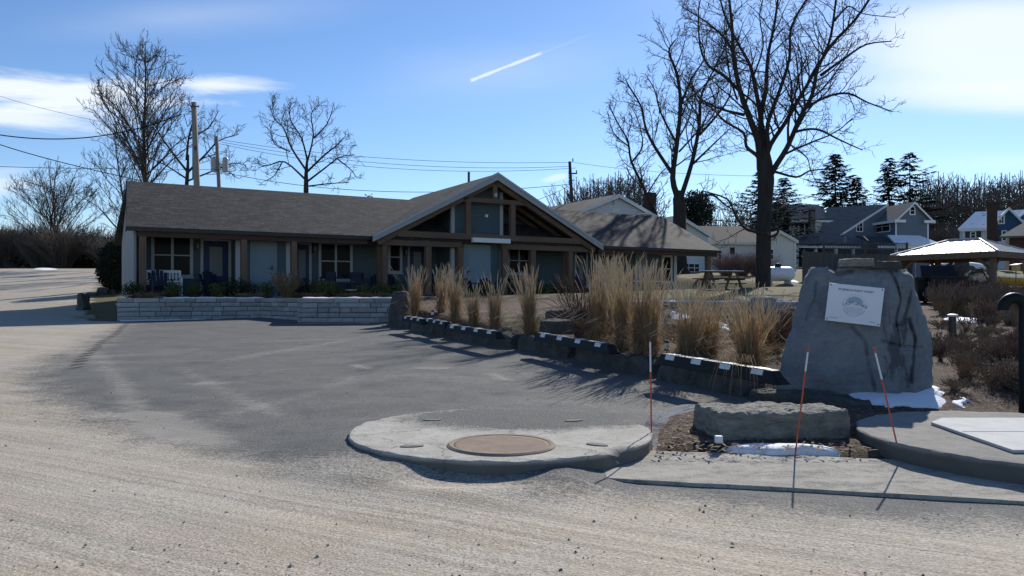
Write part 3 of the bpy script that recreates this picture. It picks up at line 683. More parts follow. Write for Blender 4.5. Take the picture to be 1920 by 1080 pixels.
for x, y, a in ((-.62,-.72,.2),(.70,-.66,-.6),(-.60,.45,-.2),(.62,.42,.4)):
    m_ = MB(); vs = [(.085*math.cos(q), .04*math.sin(q), 0) for q in [2*PI*k/16 for k in range(16)]]; m_.prism(vs[::-1], (0,0,.006)); o = m_.build('lifting_pocket', M['concrete_dark'], t); o.location = (x,y,.0015); o.rotation_euler = (0,0,a)
t = thing('round_pad', 'round concrete pad at the right edge with a pale panel set on it', 'concrete pad', (3.93,5.80,.165))
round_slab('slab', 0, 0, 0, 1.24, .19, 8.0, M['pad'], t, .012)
m_ = MB(); m_.prism([(-.62,-.69,.003),(1.0,-.69,.003),(1.0,.68,.003),(-.33,.68,.003),(-.54,.46,.003)], (0,0,.022)); m_.build('pale_panel', M['panel'], t, bevel=.004)
m_ = MB(); m_.box(-.55,.98,.0,.006,.0255,.0275); m_.build('panel_joint', M['concrete'], t)

# flat concrete apron along the road edge
fr = [ground(u, v) for u, v in ((1000,893),(1200,907),(1420,919),(1648,931),(1920,947),(2300,968))]
bk = [ground(u, v) for u, v in ((1150,862),(1224,855),(1485,864),(1689,874),(1900,888),(2300,905))]
m_ = MB(); vs = []; N_ = 60
for i in range(N_+1):
    q = i/N_*(len(fr)-1); k = min(int(q), len(fr)-2); f = q-k; a = fr[k].lerp(fr[k+1], f); b = bk[k].lerp(bk[k+1], f)
    for j in range(9):
        p = a.lerp(b, j/8); vs.append((p.x, p.y+(.012*mnoise.noise(p*4) if j == 0 else 0), .022+.018*j/8+.003*mnoise.noise(p*3)))
    vs.append((a.x, a.y-.004, -.05))
m_.add(vs, [(i*10+j, (i+1)*10+j, (i+1)*10+j+1, i*10+j+1) for i in range(N_) for j in range(8)]+[(i*10+9, (i+1)*10+9, (i+1)*10, i*10) for i in range(N_)])
o = m_.build('concrete_apron', apron_mat(), smooth=False); o['kind'] = 'structure'
# mulch strip between the slab and the pad
def sheet(name, pts_px, dz, mat, n=22, kind=None, crown=.0, jt=.035, ex=6):
    P3 = [ground(u, v) for u, v in pts_px]; c = sum(P3, Vector())/len(P3); m_ = MB(); vs = []; R_ = 7
    per = []
    for i in range(len(P3)):
        for k in range(4): per.append(P3[i].lerp(P3[(i+1)%len(P3)], k/4))
    for r in range(1, R_+1):
        for p in per:
            q = c.lerp(p, r/R_); jit = jt*(r/R_)**2; q = q+Vector((mnoise.noise(q*9)*jit, mnoise.noise(q*9+Vector((9,9,9)))*jit, 0))
            h = dz*(1-(r/R_)**ex)+crown*(1-(r/R_)**2)+.012*mnoise.noise(q*7)*(1-(r/R_)**4)
            vs.append((q.x, q.y, Gz(q.x,q.y)+h-(.02 if r == R_ else 0)))
    n_ = len(per); vs.append((c.x, c.y, Gz(c.x,c.y)+dz+crown)); fs = []
    for r in range(R_-1):
        for k in range(n_): k2 = (k+1)%n_; fs.append((r*n_+k, (r+1)*n_+k, (r+1)*n_+k2, r*n_+k2))
    for k in range(n_): fs.append((len(vs)-1, k, (k+1)%n_))
    m_.add(vs, fs); o = m_.build(name, mat, smooth=True)
    if kind: o['kind'] = kind
    return o
sheet('mulch', [(1222,850),(1480,863),(1690,873),(1830,880),(1900,850),(1800,800),(1680,766),(1590,770),(1450,770),(1290,775),(1225,790)], .085, M['mulch'], kind='structure', ex=18)
sheet('crushed_stone', [(1205,800),(1250,806),(1300,786),(1330,760),(1280,762),(1215,782)], .05, mk('blue_grey_gravel', (.30,.31,.33), (.07,.07,.075), 45, .9, .8, 60, dist=.03), kind='structure')
# a scatter of bark chips on the mulch strip
rng = random.Random(8); mb = MB()
for k in range(900):
    u = rng.uniform(1228,1770); v = rng.uniform(800,872); g = ground(u, v)
    if math.hypot(g.x-3.93, g.y-5.8) < 1.25 or math.hypot(g.x+.09, g.y-6.2) < 1.26 or g.y < 5.35-.10*g.x: continue
    a = rng.uniform(0,PI); l = rng.uniform(.01,.03); w_ = rng.uniform(.004,.009); ca, sa = math.cos(a), math.sin(a); z = g.z+.088+rng.uniform(0,.015)
    tl = rng.uniform(-.4,.4)*l
    mb.add([(g.x-ca*l-sa*w_, g.y-sa*l+ca*w_, z-tl),(g.x-ca*l+sa*w_, g.y-sa*l-ca*w_, z-tl),(g.x+ca*l+sa*w_, g.y+sa*l-ca*w_, z+tl),(g.x+ca*l-sa*w_, g.y+sa*l+ca*w_, z+tl)], [(0,1,2,3)], rng.choice([0,0,1]))
o = mb.build('bark_chips', [M['brown'], M['drytan']]); o['kind'] = 'stuff'

# stone block, its marker light, and snow
bA = ground(1312,835); bB = ground(1573,830)
t = thing('stone_bench', 'long rough quarried stone block lying on the mulch strip', 'stone block', ((bA.x+bB.x)/2+.02, (bA.y+bB.y)/2+.08, .04), math.atan2(bB.y-bA.y, bB.x-bA.x)-R(1))
m_ = slab_rock(1.10, .66, .255, 41, .024, (60,32,14), .05, 3.2, 1.3); o = m_.build('block', [M['rocklit']], t)
t = thing('marker_light', 'small white square marker light at the foot of the stone block', 'light', (1.55,5.80,.085))
m_ = MB(); m_.box(-.028,.028,-.02,.02,0,.02); m_.build('base', M['darkmetal'], t); m_ = MB(); m_.box(-.028,.028,-.022,.022,.021,.075); m_.build('lens', M['white'], t, bevel=.006)

def snow(pts, lab, h=.05, mat='snow'):
    o = sheet('snow_patch', pts, h*.6, M[mat], crown=h*.15, jt=.16); tag(o, lab, 'snow', 'patches of melting snow'); return o
snow([(1345,857),(1372,851),(1450,852),(1540,856),(1592,861),(1560,864),(1440,864)], 'thin snow strip along the foot of the quarried stone block', .13)
snow([(1548,728),(1592,727),(1625,740),(1690,752),(1742,754),(1758,724),(1784,738),(1774,765),(1690,768),(1630,762),(1592,745)], 'white snow patch under the right side of the sign rock', .045)
snow([(1788,750),(1806,746),(1825,758),(1800,766)], 'small snow patch lying just right of the bigger one by the sign rock', .03)
snow([(1252,582),(1290,590),(1340,600),(1376,610),(1372,622),(1330,612),(1285,604),(1252,596)], 'diagonal snow covered path behind the plume grass', .03, 'dirtysnow')
snow([(1765,598),(1800,596),(1850,600),(1840,606),(1790,606)], 'pale snow streak in the weedy bed below the gazebo', .06)
snow([(1785,645),(1830,650),(1870,662),(1850,668),(1800,656)], 'snow patch among the dead stalks right of the sign rock', .06)
snow([(0,503),(20,499),(45,501),(70,503),(30,506)], 'snow bank beside the gravel road on the far left', .10)
snow([(60,505),(78,503),(110,505),(80,507)], 'low snow streak beyond the gravel road crest', .08)
snow([(225,546),(236,541),(246,545),(236,549)], 'snow patch by the boulders left of the motel corner', .15)

# driveway marker stakes
def stake(a, b, Yb, lean, lab, band=(.80,.97)):
    B = ground(*a) if Yb is None else at(*a, Yb); Tq = at(b[0], b[1], B.y+lean)
    t = thing('marker_stake', lab, 'stake', B, 0, 'orange driveway marker stakes'); d_ = Tq-B
    m_ = MB(); m_.tube([Vector((0,0,-.03)), d_*band[0]], .0058, 8); m_.tube([d_*band[1], d_], .0064, 8); m_.build('rod', M['orange'], t)
    m_ = MB(); m_.tube([d_*band[0], d_*band[1]], .0066, 8); m_.build('reflective_band', M['reflect'], t)
stake((1222,845),(1219,640),None,0,'straight orange stake standing between the round slab and the gravel', (.72,.99))
stake((1489,862),(1516,650),5.62,.05,'orange stake leaning right in front of the stone block', (.78,.95))
stake((1688,852),(1639,652),5.5,.1,'orange stake leaning left beside the round pad', (.70,.95))

# crook-topped steel post at the right edge
g = at(1922, 782, 7.3); t = thing('crook_post', 'dark green steel post bent over in a crook at the right edge', 'post', (g.x, g.y, Gz(g.x,g.y)))
zc = CH+(HV-579)/F*7.3-t.location.z; pts = [(0,0,-.05),(0,0,.5),(0,0,zc)]; rr_ = .103
pts += [(-rr_+rr_*math.cos(a), 0, zc+rr_*math.sin(a)) for a in [PI*k/14 for k in range(1,15)]]+[(-2*rr_,0,zc-.012)]
m_ = MB(); m_.tube(pts, .052, 18); m_.build('post', M['darkgreen'], t, smooth=True)
m_ = MB(); m_.lathe([(.12,0),(.12,.012),(.06,.016)], 20); m_.build('base_plate', M['darkgreen'], t)
# ------------------------------------------------------------------ standing sign rock
class Frame:
    """a thing's local frame (x along its front, y to the back, z up) that photo rays can be cut with"""
    def __init__(s, o, yaw): s.o = Vector(o); s.yaw = yaw; s.m = Matrix.Rotation(yaw, 3, 'Z'); s.i = s.m.transposed()
    def px(s, u, v, y=0.0):
        d_ = s.i @ Vector(((u-CU)/F, 1, (HV-v)/F)); c = s.i @ (Vector((0,0,CH))-s.o)
        k = (y-c.y)/d_.y; return c+d_*k
    def pxx(s, u, v, x=0.0):
        d_ = s.i @ Vector(((u-CU)/F, 1, (HV-v)/F)); c = s.i @ (Vector((0,0,CH))-s.o)
        k = (x-c.x)/d_.x; return c+d_*k
    def w(s, p): return s.o+s.m @ Vector(p)
RF = Frame((2.98,8.5,.05), R(-21))
t = thing('sign_rock', 'tall grey standing rock carrying the white address board', 'rock', RF.o, RF.yaw)
Lp = [RF.px(*q) for q in ((1452,735),(1458,700),(1468,660),(1487,590),(1501,535),(1507,510),(1517,500))]
Rp = [RF.px(*q) for q in ((1762,768),(1764,745),(1767,690),(1763,630),(1749,588),(1733,545),(1720,508),(1711,502))]
zb = -.15; ztop = RF.px(1600,498).z
lz = [p.z for p in Lp]; lx = [p.x for p in Lp]; rz = [p.z for p in Rp]; rxx = [p.x for p in Rp]
topline = sorted([(p.x, p.z) for p in (RF.px(*q) for q in ((1513,508),(1522,500),(1545,497),(1556,501),(1566,507),(1574,500),(1600,499),(1640,501),(1672,505),(1684,509),(1690,501),(1706,503)))])
cracks = [([(1672,505),(1684,530),(1692,560),(1682,600),(1690,650)],.045,.022),([(1556,503),(1572,512),(1600,506)],.05,.03),([(1596,612),(1622,640),(1630,690),(1642,735)],.022,.025),
          ([(1685,610),(1710,600),(1722,640),(1712,720)],.07,.028),([(1655,640),(1690,650),(1735,655)],.03,.02),([(1715,545),(1700,600)],.03,.02),([(1512,600),(1528,560),(1531,530)],.014,.02)]
cracks = [([(RF.px(*q).x, RF.px(*q).z) for q in c], dp*1.05, w_*.6) for c, dp, w_ in cracks]
def rock_front(x, z):
    y = 0
    for c, dp, w_ in cracks:
        dd = float(seg_d(np.array(x), np.array(z), c)); y += 1.5*dp*math.exp(-(dd/w_)**2)*(.6+.8*abs(mnoise.noise(Vector((x*6,z*6,dp*90)))))
    r_ = RF.px(1690,600).x
    y += .06*float(sstep(r_-.03, r_+.05, x))+.20*float(sstep(r_+.12, r_+.30, x))
    y -= .05*float(sstep(.32, .0, abs(x-RF.px(1575,680).x)))*float(sstep(.75,.3,z))
    p = Vector((x*2.1, z*2.1, 3)); y += .040*mnoise.noise(p)+.030*abs(mnoise.noise(p*1.4+Vector((4,0,0))))+.012*abs(mnoise.noise(Vector((p.x*2.2,p.z*5,7))))+.008*mnoise.noise(p*7)+.006*mnoise.noise(p*19)
    X_ = x+.05*mnoise.noise(Vector((x*3,z*3,21))); Z_ = z+.06*mnoise.noise(Vector((x*3,z*3,31)))
    y += max(0, .42*(X_-1.02), .30*(.30-X_), .22*(.42-Z_)+.10*(X_-.7), .16*(Z_-1.0)+.12*(.7-X_), .30*(Z_-1.22)+.1*(X_-.9), .20*(X_-.80)-.12*(Z_-.55))
    return y+.10*(z/ztop)**2
nu, nv_ = 170, 150; vs = []; fs = []
DEP = .62
def rock_pt(a, b):     # a in 0..1 across, b in 0..1 up: the front skin
    z0 = zb+b*(ztop-zb); xl = np.interp(z0, lz, lx); xr = np.interp(z0, rz, rxx); x = xl+(xr-xl)*a
    tz = np.interp(x, [p[0] for p in topline], [p[1] for p in topline]); z = zb+b*(tz-zb)
    e = abs(2*a-1); y = rock_front(x, z)+.16*max(0,(e-.8)/.2)**2.2+.06*max(0,(b-.93)/.07)**2
    x += .012*mnoise.noise(Vector((z*7, a*3, 11)))*(e**3)*2; z += (.018*mnoise.noise(Vector((x*9, 2, 5)))+.01*mnoise.noise(Vector((x*25,2,5))))*b**6
    return Vector((x, y, z))
for j in range(nv_+1):
    for i in range(nu+1): vs.append(rock_pt(i/nu, j/nv_))
for j in range(nv_):
    for i in range(nu): k = j*(nu+1)+i; fs.append((k, k+1, k+nu+2, k+nu+1))
nb = 12; border = [(i,0) for i in range(nu+1)]+[(nu,j) for j in range(1,nv_+1)]+[(i,nv_) for i in range(nu-1,-1,-1)]+[(0,j) for j in range(nv_-1,0,-1)]
prev = [j*(nu+1)+i for i, j in border]; cen = Vector((.72,0,.6))
for s_ in range(1, nb+1):
    f = s_/nb; cur = []
    for i, j in border:
        p = rock_pt(i/nu, j/nv_); sh = 1-.16*f**3; q = Vector((cen.x+(p.x-cen.x)*sh, p.y+(DEP-.05-p.y)*f, p.z*(1-.08*f*f) if j > 0 else p.z))
        nn = Vector((mnoise.noise(q*4), mnoise.noise(q*4+Vector((9,0,0))), mnoise.noise(q*4+Vector((0,9,0)))))*.03*math.sin(f*PI)
        q += nn; vs.append(q); cur.append(len(vs)-1)
    n_ = len(cur)
    for k in range(n_): k2 = (k+1)%n_; fs.append((prev[k], cur[k], cur[k2], prev[k2])[::-1])
    prev = cur
vs.append(Vector((cen.x, DEP+.02, .6))); c_ = len(vs)-1
for k in range(len(prev)): fs.append((c_, prev[(k+1)%len(prev)], prev[k]))
m_ = MB(); m_.add(vs, fs); o = m_.build('rock_body', rock_sign_mat(), t, smooth=True); e_ = o.modifiers.new('edge','EDGE_SPLIT'); e_.split_angle = R(30)
def rock_loc(u, v, y): return RF.w(RF.px(u, v, y))
for (u, v, L_, W_, H_, mat, lab, rz_) in ((1605,500,.36,.26,.085,'rocklit','flat tan stone resting on top of the sign rock, left of the darker one',.04),(1660,503,.32,.24,.075,'kerbrock','flat dark stone resting on top of the sign rock at the right',-.1)):
    q = rock_loc(u, v, .26); m_ = slab_rock(L_, W_, H_, u, .014, (18,12,6), .12, 6); o = m_.build('flat_stone', M[mat]); o.location = q; o.rotation_euler = (0,0,RF.yaw+rz_); tag(o, lab, 'stone', 'flat stones on the sign rock')
# the address board
yb = -.055
c4 = [RF.px(u, v, yb+dy) for u, v, dy in ((1555.3,530.6,.012),(1659.3,540.2,.012),(1649.5,612.8,-.012),(1546,599.8,-.012))]
ce = sum(c4, Vector())/4; ex = ((c4[1]-c4[0])+(c4[2]-c4[3])).normalized(); ez = ((c4[0]-c4[3])+(c4[1]-c4[2])); ez = (ez-ex*ez.dot(ex)).normalized(); ey = ez.cross(ex)
w2_ = ((c4[1]-c4[0]).length+(c4[2]-c4[3]).length)/4; h2_ = ((c4[0]-c4[3]).length+(c4[1]-c4[2]).length)/4
mm = Matrix((ex, ey, ez)).transposed(); rotw = (RF.m @ mm).to_euler()
t = thing('address_board', 'white rectangular address board hung slightly crooked on the standing rock', 'sign', RF.w(ce), rot=rotw)
m_ = MB(); m_.box(-w2_, w2_, 0, .012, -h2_, h2_); m_.build('board', M['board'], t, bevel=.002)
m_ = MB()
for x, z in ((-1,1),(1,1),(-1,-1),(1,-1)): m_.box(x*(w2_-.02)-.006, x*(w2_-.02)+.006, -.004, 0, z*(h2_-.02)-.006, z*(h2_-.02)+.006)
m_.build('screws', M['darkmetal'], t)
m_ = MB()
for x in (-.6,.6): m_.box(x*w2_-.03, x*w2_+.03, .0125, .16, -.03, .03)
m_.build('standoff', M['darkmetal'], t)
def text(s_, size, x, z, mat, name='lettering', bold=0.0, y=-.0015, rot=0.0):
    cu = bpy.data.curves.new(name, 'FONT'); cu.body = s_; cu.size = size; cu.align_x = 'CENTER'; cu.align_y = 'CENTER'; cu.offset = bold; cu.extrude = .0006
    ob = bpy.data.objects.new(name+'_tmp', cu); COL.objects.link(ob); dg = bpy.context.evaluated_depsgraph_get(); dg.update()
    me = bpy.data.meshes.new_from_object(ob.evaluated_get(dg)); bpy.data.objects.remove(ob); bpy.data.curves.remove(cu)
    me.transform(Matrix.Translation((x,y,z)) @ Matrix.Rotation(rot, 4, 'Y') @ Matrix.Rotation(R(90), 4, 'X'))
    me.materials.clear(); me.materials.append(mat); o = bpy.data.objects.new(name, me); COL.objects.link(o); o.parent = t; return o
kx = w2_/.36
text('39 SENECA POINT STREET', .040*kx, .0, h2_*.72, M['letter'], bold=.0006)
text('Reservations', .022*kx, -w2_*.72, -h2_*.80, M['letter']); text('Website', .022*kx, w2_*.70, -h2_*.82, M['letter'])
# round emblem: ring of marks, dark sky dome with a sun, wavy water, lettering arched across
er = .155*kx; m_ = MB(); N_ = 60
def arc_band(m_, r0, r1, a0, a1, n=40, cz=0.0):
    for k in range(n):
        a = a0+(a1-a0)*k/n; b = a0+(a1-a0)*(k+1)/n
        m_.prism([(r0*math.cos(a),-.001,cz+r0*math.sin(a)),(r1*math.cos(a),-.001,cz+r1*math.sin(a)),(r1*math.cos(b),-.001,cz+r1*math.sin(b)),(r0*math.cos(b),-.001,cz+r0*math.sin(b))][::-1], (0,-.001,0))
arc_band(m_, er*.30, er*.80, R(22), R(158), 44, -.01); arc_band(m_, er*.95, er, R(200), R(340), 40, -.01)
for k in range(13): a = R(15+150*k/12); m_.box(er*.98*math.cos(a)-.004, er*.98*math.cos(a)+.004, -.002, -.001, er*.98*math.sin(a)-.014, er*.98*math.sin(a)-.006)
for k in range(5):
    z = -er*(.30+.13*k); hw = math.sqrt(max(.01, er*er*.8-z*z))*(.95-.06*k)
    m_.tube([(-hw+2*hw*q/16, -.0015, z+.004*math.sin(q*1.9+k)) for q in range(17)], .0018, 4)
m_.build('emblem', M['letterpale'], t)
for i, ch in enumerate('LAZY'): text(ch, .062*kx, er*(-.92+.26*i), er*(-.08+.07*i), M['letter'], rot=R(-10+3*i), y=-.003)
text('OF', .036*kx, er*.12, -er*.02, M['letter'], y=-.003)
for i, ch in enumerate('LAKE'): text(ch, .062*kx, er*(.34+.22*i), er*(.08-.08*i), M['letter'], rot=R(4+3*i), y=-.003)

# ------------------------------------------------------------------ plants
def ribbon(m_, pts, w, side, mi=0):
    vs = []; n = len(pts)
    for i, p in enumerate(pts):
        ww = w*(1-.75*i/(n-1)); vs += [p-side*ww, p+side*ww]
    m_.add(vs, [(2*i, 2*i+1, 2*i+3, 2*i+2) for i in range(n-1)], mi)
def plume_grass(u, vb, vt, wpx, lab, dens=1.0, seed=0, tall=1.0, Y=None):
    g = ground(u, vb) if Y is None else None
    if g is None: q = at(u, vb, Y); g = Vector((q.x, q.y, Gz(q.x, q.y)))
    H = (vb-vt)/F*g.y; wr = wpx/F*g.y/2; r_ = random.Random(seed*77+int(u))
    t = thing('plume_grass', lab, 'ornamental grass', g, 0, 'clumps of dry plume grass')
    A = MB(); C = MB(); TL = Vector((r_.uniform(-1,1), r_.uniform(-1,1), 0))*H*.10
    for k in range(int(150*dens)):
        a = r_.uniform(0,2*PI); rr = wr*.42*math.sqrt(r_.random()); b = Vector((rr*math.cos(a), rr*math.sin(a), -.02)); h = H*(r_.betavariate(2.1,1.7)*.78+.26)
        sp = wr*r_.uniform(.35,1.25)*(h/H)**1.4; a2 = a+r_.uniform(-.9,.9); lean = Vector((math.cos(a2), math.sin(a2), 0))
        if r_.random() < .25: sp *= r_.uniform(1.5,3.0)
        bend = Vector((r_.uniform(-1,1), r_.uniform(-1,1), 0))*h*.02
        pts = [b+Vector((0,0,h*f))+lean*sp*f**1.7+TL*(h/H)*f*f+bend*math.sin(f*PI*1.5) for f in (0,.25,.5,.75,1)]
        if r_.random() < .06: kk = lean*h*.3; pts[3] = pts[2]+kk+Vector((0,0,h*.03)); pts[4] = pts[2]+kk*1.9-Vector((0,0,h*.10))   # a broken stalk
        sd_ = Vector((math.cos(a*5+k), math.sin(a*5+k), 0)); w_ = r_.uniform(.0018,.0034)*(1+g.y/26)
        ribbon(A, pts, w_, sd_)
        if h > H*.62:      # seed head: a slim spindle at the top
            d_ = (pts[4]-pts[3]).normalized(); l = H*r_.uniform(.10,.20); q = [pts[4]+d_*l*f for f in (-.9,-.45,0,.25)]
            q[3] += lean*.01; A.tube(q, [.0015, .0040*(1+g.y/40), .0034*(1+g.y/40), .0006], 4, mi=1, caps=False)
    for k in range(int(520*dens)):
        a = r_.uniform(0,2*PI); d0 = Vector((math.cos(a), math.sin(a), 0)); b = d0*wr*.4*r_.random(); h = H*(.18+.50*r_.random()**1.3); sp = wr*r_.uniform(.25,.95)
        if r_.random() < .30: h = H*r_.uniform(.12,.34); sp = wr*r_.uniform(1.1,2.8)
        tip = r_.uniform(.55,1.0); pts = [b, b+d0*sp*.25+Vector((0,0,h*.55)), b+d0*sp*.6+Vector((0,0,h*.95)), b+d0*sp+Vector((0,0,h*tip))]
        if h < H*.25: pts[3].z = r_.uniform(.0,.05)+.02; pts[2].z *= .75
        sd_ = Vector((-d0.y, d0.x, r_.uniform(-.4,.4))).normalized(); ribbon(C, pts, r_.uniform(.002,.0042)*(1+g.y/26), sd_)
    A.build('stems', [M['straw'], M['strawpale']], t); C.build('dead_leaves', M['strawbase'], t)
    return t
PG = [(779,599,498,32,'plume grass clump farthest left, next to the upright boulder',.9),
      (827,586,496,32,'plume grass clump second from the left, set back from the kerb stones',.8),
      (854,609,499,36,'plume grass clump third from the left',.9),
      (888,613,530,34,'shorter plume grass clump between two taller ones, left of the second path light',.8),
      (928,624,512,38,'plume grass clump directly behind the second path light',.85),
      (993,633,500,40,'lone plume grass clump with the bare gap at its right',1.2),
      (1122,650,480,52,'leftmost clump in the tallest thick stand of plume grass',1.2),
      (1150,636,476,50,'clump at the back of the tallest thick stand of plume grass',1.0),
      (1168,660,482,56,'middle clump of the tallest thick stand of plume grass',1.2),
      (1200,666,484,56,'right front clump of the tallest thick stand of plume grass',1.2),
      (1222,672,492,44,'rightmost clump of the tallest thick stand, behind the straight orange stake',1.0),
      (1136,628,492,46,'small clump peeping from behind the tallest stand of plume grass',.7),
      (1290,672,528,72,'thin plume grass clump right of the small black path light',1.25),
      (1328,666,538,76,'thin plume grass clump in front of the snowy path',1.2),
      (1404,692,528,84,'loose plume grass clump left of the sign rock',1.3),
      (1430,668,545,66,'plume grass clump in front of the low stone pillar',1.0)]
for i, (u, vb, vt, w_, lab, dn) in enumerate(PG): plume_grass(u, vb, vt, w_, lab, dn, i)
# flopped straw at the kerb left of the sign rock
g = onheight(1390, 700, .33); t = thing('flopped_grass', 'loose straw stems flopped over the kerb stop left of the sign rock', 'dry grass', g); r_ = random.Random(3); m_ = MB()
for k in range(17):
    a = r_.uniform(-2.7,-1.6); d0 = Vector((math.cos(a), math.sin(a), 0)); l = r_.uniform(.3,.75); b = Vector((r_.uniform(-.12,.12), r_.uniform(-.1,.1), .12))
    ribbon(m_, [b, b+d0*l*.4+Vector((0,0,.10)), b+d0*l*.75+Vector((0,0,.0)), b+d0*l+Vector((0,0,-.22*l/.5))], .003, Vector((-d0.y,d0.x,0)))
m_.build('stems', M['strawbase'], t)

def leaf_bush(name, r, h, n, leaf, mat, seed, stems=M['brown'], flat=.15):
    """a rounded shrub of many leaf-sized faces; returns an untagged Empty with foliage and stems"""
    r_ = random.Random(seed); t = thing(name, None, None); m_ = MB(); S = MB()
    for k in range(n):
        v = Vector((r_.gauss(0,1), r_.gauss(0,1), r_.gauss(0,1))).normalized(); q = r_.random()**.45
        lump = 1+.22*mnoise.noise(v*2.2+Vector((seed,0,0)))+.10*mnoise.noise(v*6+Vector((seed,0,0)))
        p = Vector((v.x*r*q*lump, v.y*r*q*lump, h*.5+v.z*h*.5*q*lump)); p.z = max(p.z, .01)
        a = Vector((r_.gauss(0,1), r_.gauss(0,1), r_.gauss(0,1)+.5)).normalized(); b = a.orthogonal().normalized()*leaf*.45; a = a*leaf*r_.uniform(.6,1.2)
        m_.add([p-b*.3, p+a*.5-b, p+a, p+a*.5+b], [(0,1,2,3)], 0 if r_.random() < .7 else 1)
    for k in range(14):
        a = r_.uniform(0,2*PI); e = Vector((math.cos(a)*r*.75*r_.random(), math.sin(a)*r*.75*r_.random(), h*r_.uniform(.6,.95))); S.tube([(0,0,-.03), e*.5+Vector((0,0,.02)), e], [.012,.008,.003], 4)
    m_.build('foliage', mat, t); S.build('stems', stems, t); return t
def twig_shrub(name, r, h, n, mat, seed, forks=2, rad=.006, spread=1.0, droop=0.0, heads=None, leaves=None):
    r_ = random.Random(seed); t = thing(name, None, None); m_ = MB(); Hm = MB()
    for k in range(n):
        a = r_.uniform(0,2*PI); d0 = Vector((math.cos(a), math.sin(a), 0)); b = d0*r*.25*r_.random(); hh = h*r_.uniform(.5,1.05); sp = r*r_.uniform(.2,1)*spread
        pts = [b+Vector((0,0,-.03))]+[b+d0*sp*f**1.3+Vector((r_.uniform(-1,1)*r*.06, r_.uniform(-1,1)*r*.06, hh*(f-droop*f*f))) for f in (.35,.7,1)]
        m_.tube(pts, [rad, rad*.8, rad*.6, rad*.35], 3, caps=False)
        if heads: q = pts[-1]; m_.tube([q-Vector((0,0,.02)), q+Vector((0,0,.01)), q+Vector((0,0,.04))], [.004,heads,.003], 4, mi=1)
        for f in range(forks):
            i = r_.choice((1,2)); p0 = pts[i].lerp(pts[i+1], r_.random()); d2 = (pts[i+1]-pts[i]).normalized()+Vector((r_.uniform(-.8,.8), r_.uniform(-.8,.8), r_.uniform(-.1,.5))); l = h*r_.uniform(.12,.35)
            p1 = p0+d2.normalized()*l; m_.tube([p0, p0.lerp(p1,.5)+Vector((0,0,.01)), p1], [rad*.6, rad*.45, rad*.3], 3, caps=False)
            if heads: m_.tube([p1-Vector((0,0,.02)), p1+Vector((0,0,.01)), p1+Vector((0,0,.03))], [.004,heads*.8,.003], 4, mi=1)
            if leaves:
                for e in range(2):
                    q = p0.lerp(p1, r_.random()); ax = Vector((r_.gauss(0,1), r_.gauss(0,1), r_.gauss(0,1))).normalized()*leaves; bx = ax.orthogonal().normalized()*leaves*.4; Hm.add([q, q+ax*.5-bx, q+ax, q+ax*.5+bx], [(0,1,2,3)])
    m_.build('stems', [mat, M['brown']], t)
    if Hm.v: Hm.build('dead_leaves', M['drytan'], t)
    return t
def put(proto, spots, name, lab, cat, group, used, unique=None):
    """place copies of a proto; spots: (u, v, scale) on the ground or (x, y, z, scale)"""
    r_ = random.Random(len(lab))
    for k, sp in enumerate(spots):
        if len(sp) == 3: g = ground(sp[0], sp[1]); s_ = sp[2]
        else: g = Vector(sp[:3]); s_ = sp[3]
        rz_ = r_.uniform(0, 6.28)
        if id(proto) not in used: used[id(proto)] = 1; o = proto; o.location = g; o.rotation_euler = (0,0,rz_); o.scale = (s_,)*3 if not hasattr(s_, '__len__') else s_
        else: o = dup(proto, g, rz_, s_)
        o.name = name; tag(o, unique[k] if unique else lab, cat, group)
USED = {}
# weedy bed right of the sign rock
wa = twig_shrub('dried_perennial', .26, .42, 80, M['brown'], 1, 3, .0035, 1.2, .1, None, .028)
wb = twig_shrub('dried_perennial', .30, .30, 90, mk('grey_dead_stems', (.15,.135,.12), (.09,.08,.07), 9, .9, 0), 2, 3, .003, 1.3, .25, None, .03)
wc = twig_shrub('dried_perennial', .22, .5, 70, M['redtwig'], 3, 2, .0032, 1.0, .05)
wd_ = twig_shrub('dried_perennial', .2, .40, 90, M['drytan'], 4, 1, .003, 1.1, .1, .009)
r_ = random.Random(12); sA, sB, sC, sD = [], [], [], []
for k in range(105):
    v = r_.uniform(573,742); u = r_.uniform(1752 if v < 700 else 1790, 1990)
    g = ground(u, v)
    if math.hypot(g.x-3.93, g.y-5.8) < 1.55 or g.y < 7.4: continue
    s_ = r_.uniform(.38,.82); [sA, sA, sB, sB, sC, sD][r_.randrange(6)].append((g.x, g.y, g.z, s_*(1 if g.y < 16 else 1.5)))
for k in range(46):
    u = r_.uniform(1755,1940); v = r_.uniform(566,592); g = ground(u, v); (sC if r_.random() < .3 else sD).append((g.x, g.y, g.z, r_.uniform(1.2,1.9)))
for k in range(26):   # thin ones between the grass clumps
    u = r_.uniform(1240,1470); v = r_.uniform(590,660); g = ground(u, v); (sA if r_.random() < .5 else sB).append((g.x, g.y, g.z, r_.uniform(.5,.9)))
grp = 'dried perennials in the mulch beds'
put(wa, sA, 'dried_perennial', 'dead brown leafy perennial stalks standing in the mulch bed', 'dead plant', grp+', brown leafy', USED)
put(wb, sB, 'dried_perennial', 'low grey tangled dead stems lying over the mulch bed', 'dead plant', grp+', grey tangled', USED)
put(wc, sC, 'dried_perennial', 'thin dark red dead stems in the weedy bed', 'dead plant', grp+', dark red', USED)
put(wd_, sD, 'dried_perennial', 'straw coloured dead stalks with small seed heads in the weedy bed', 'dead plant', grp+', straw coloured', USED)
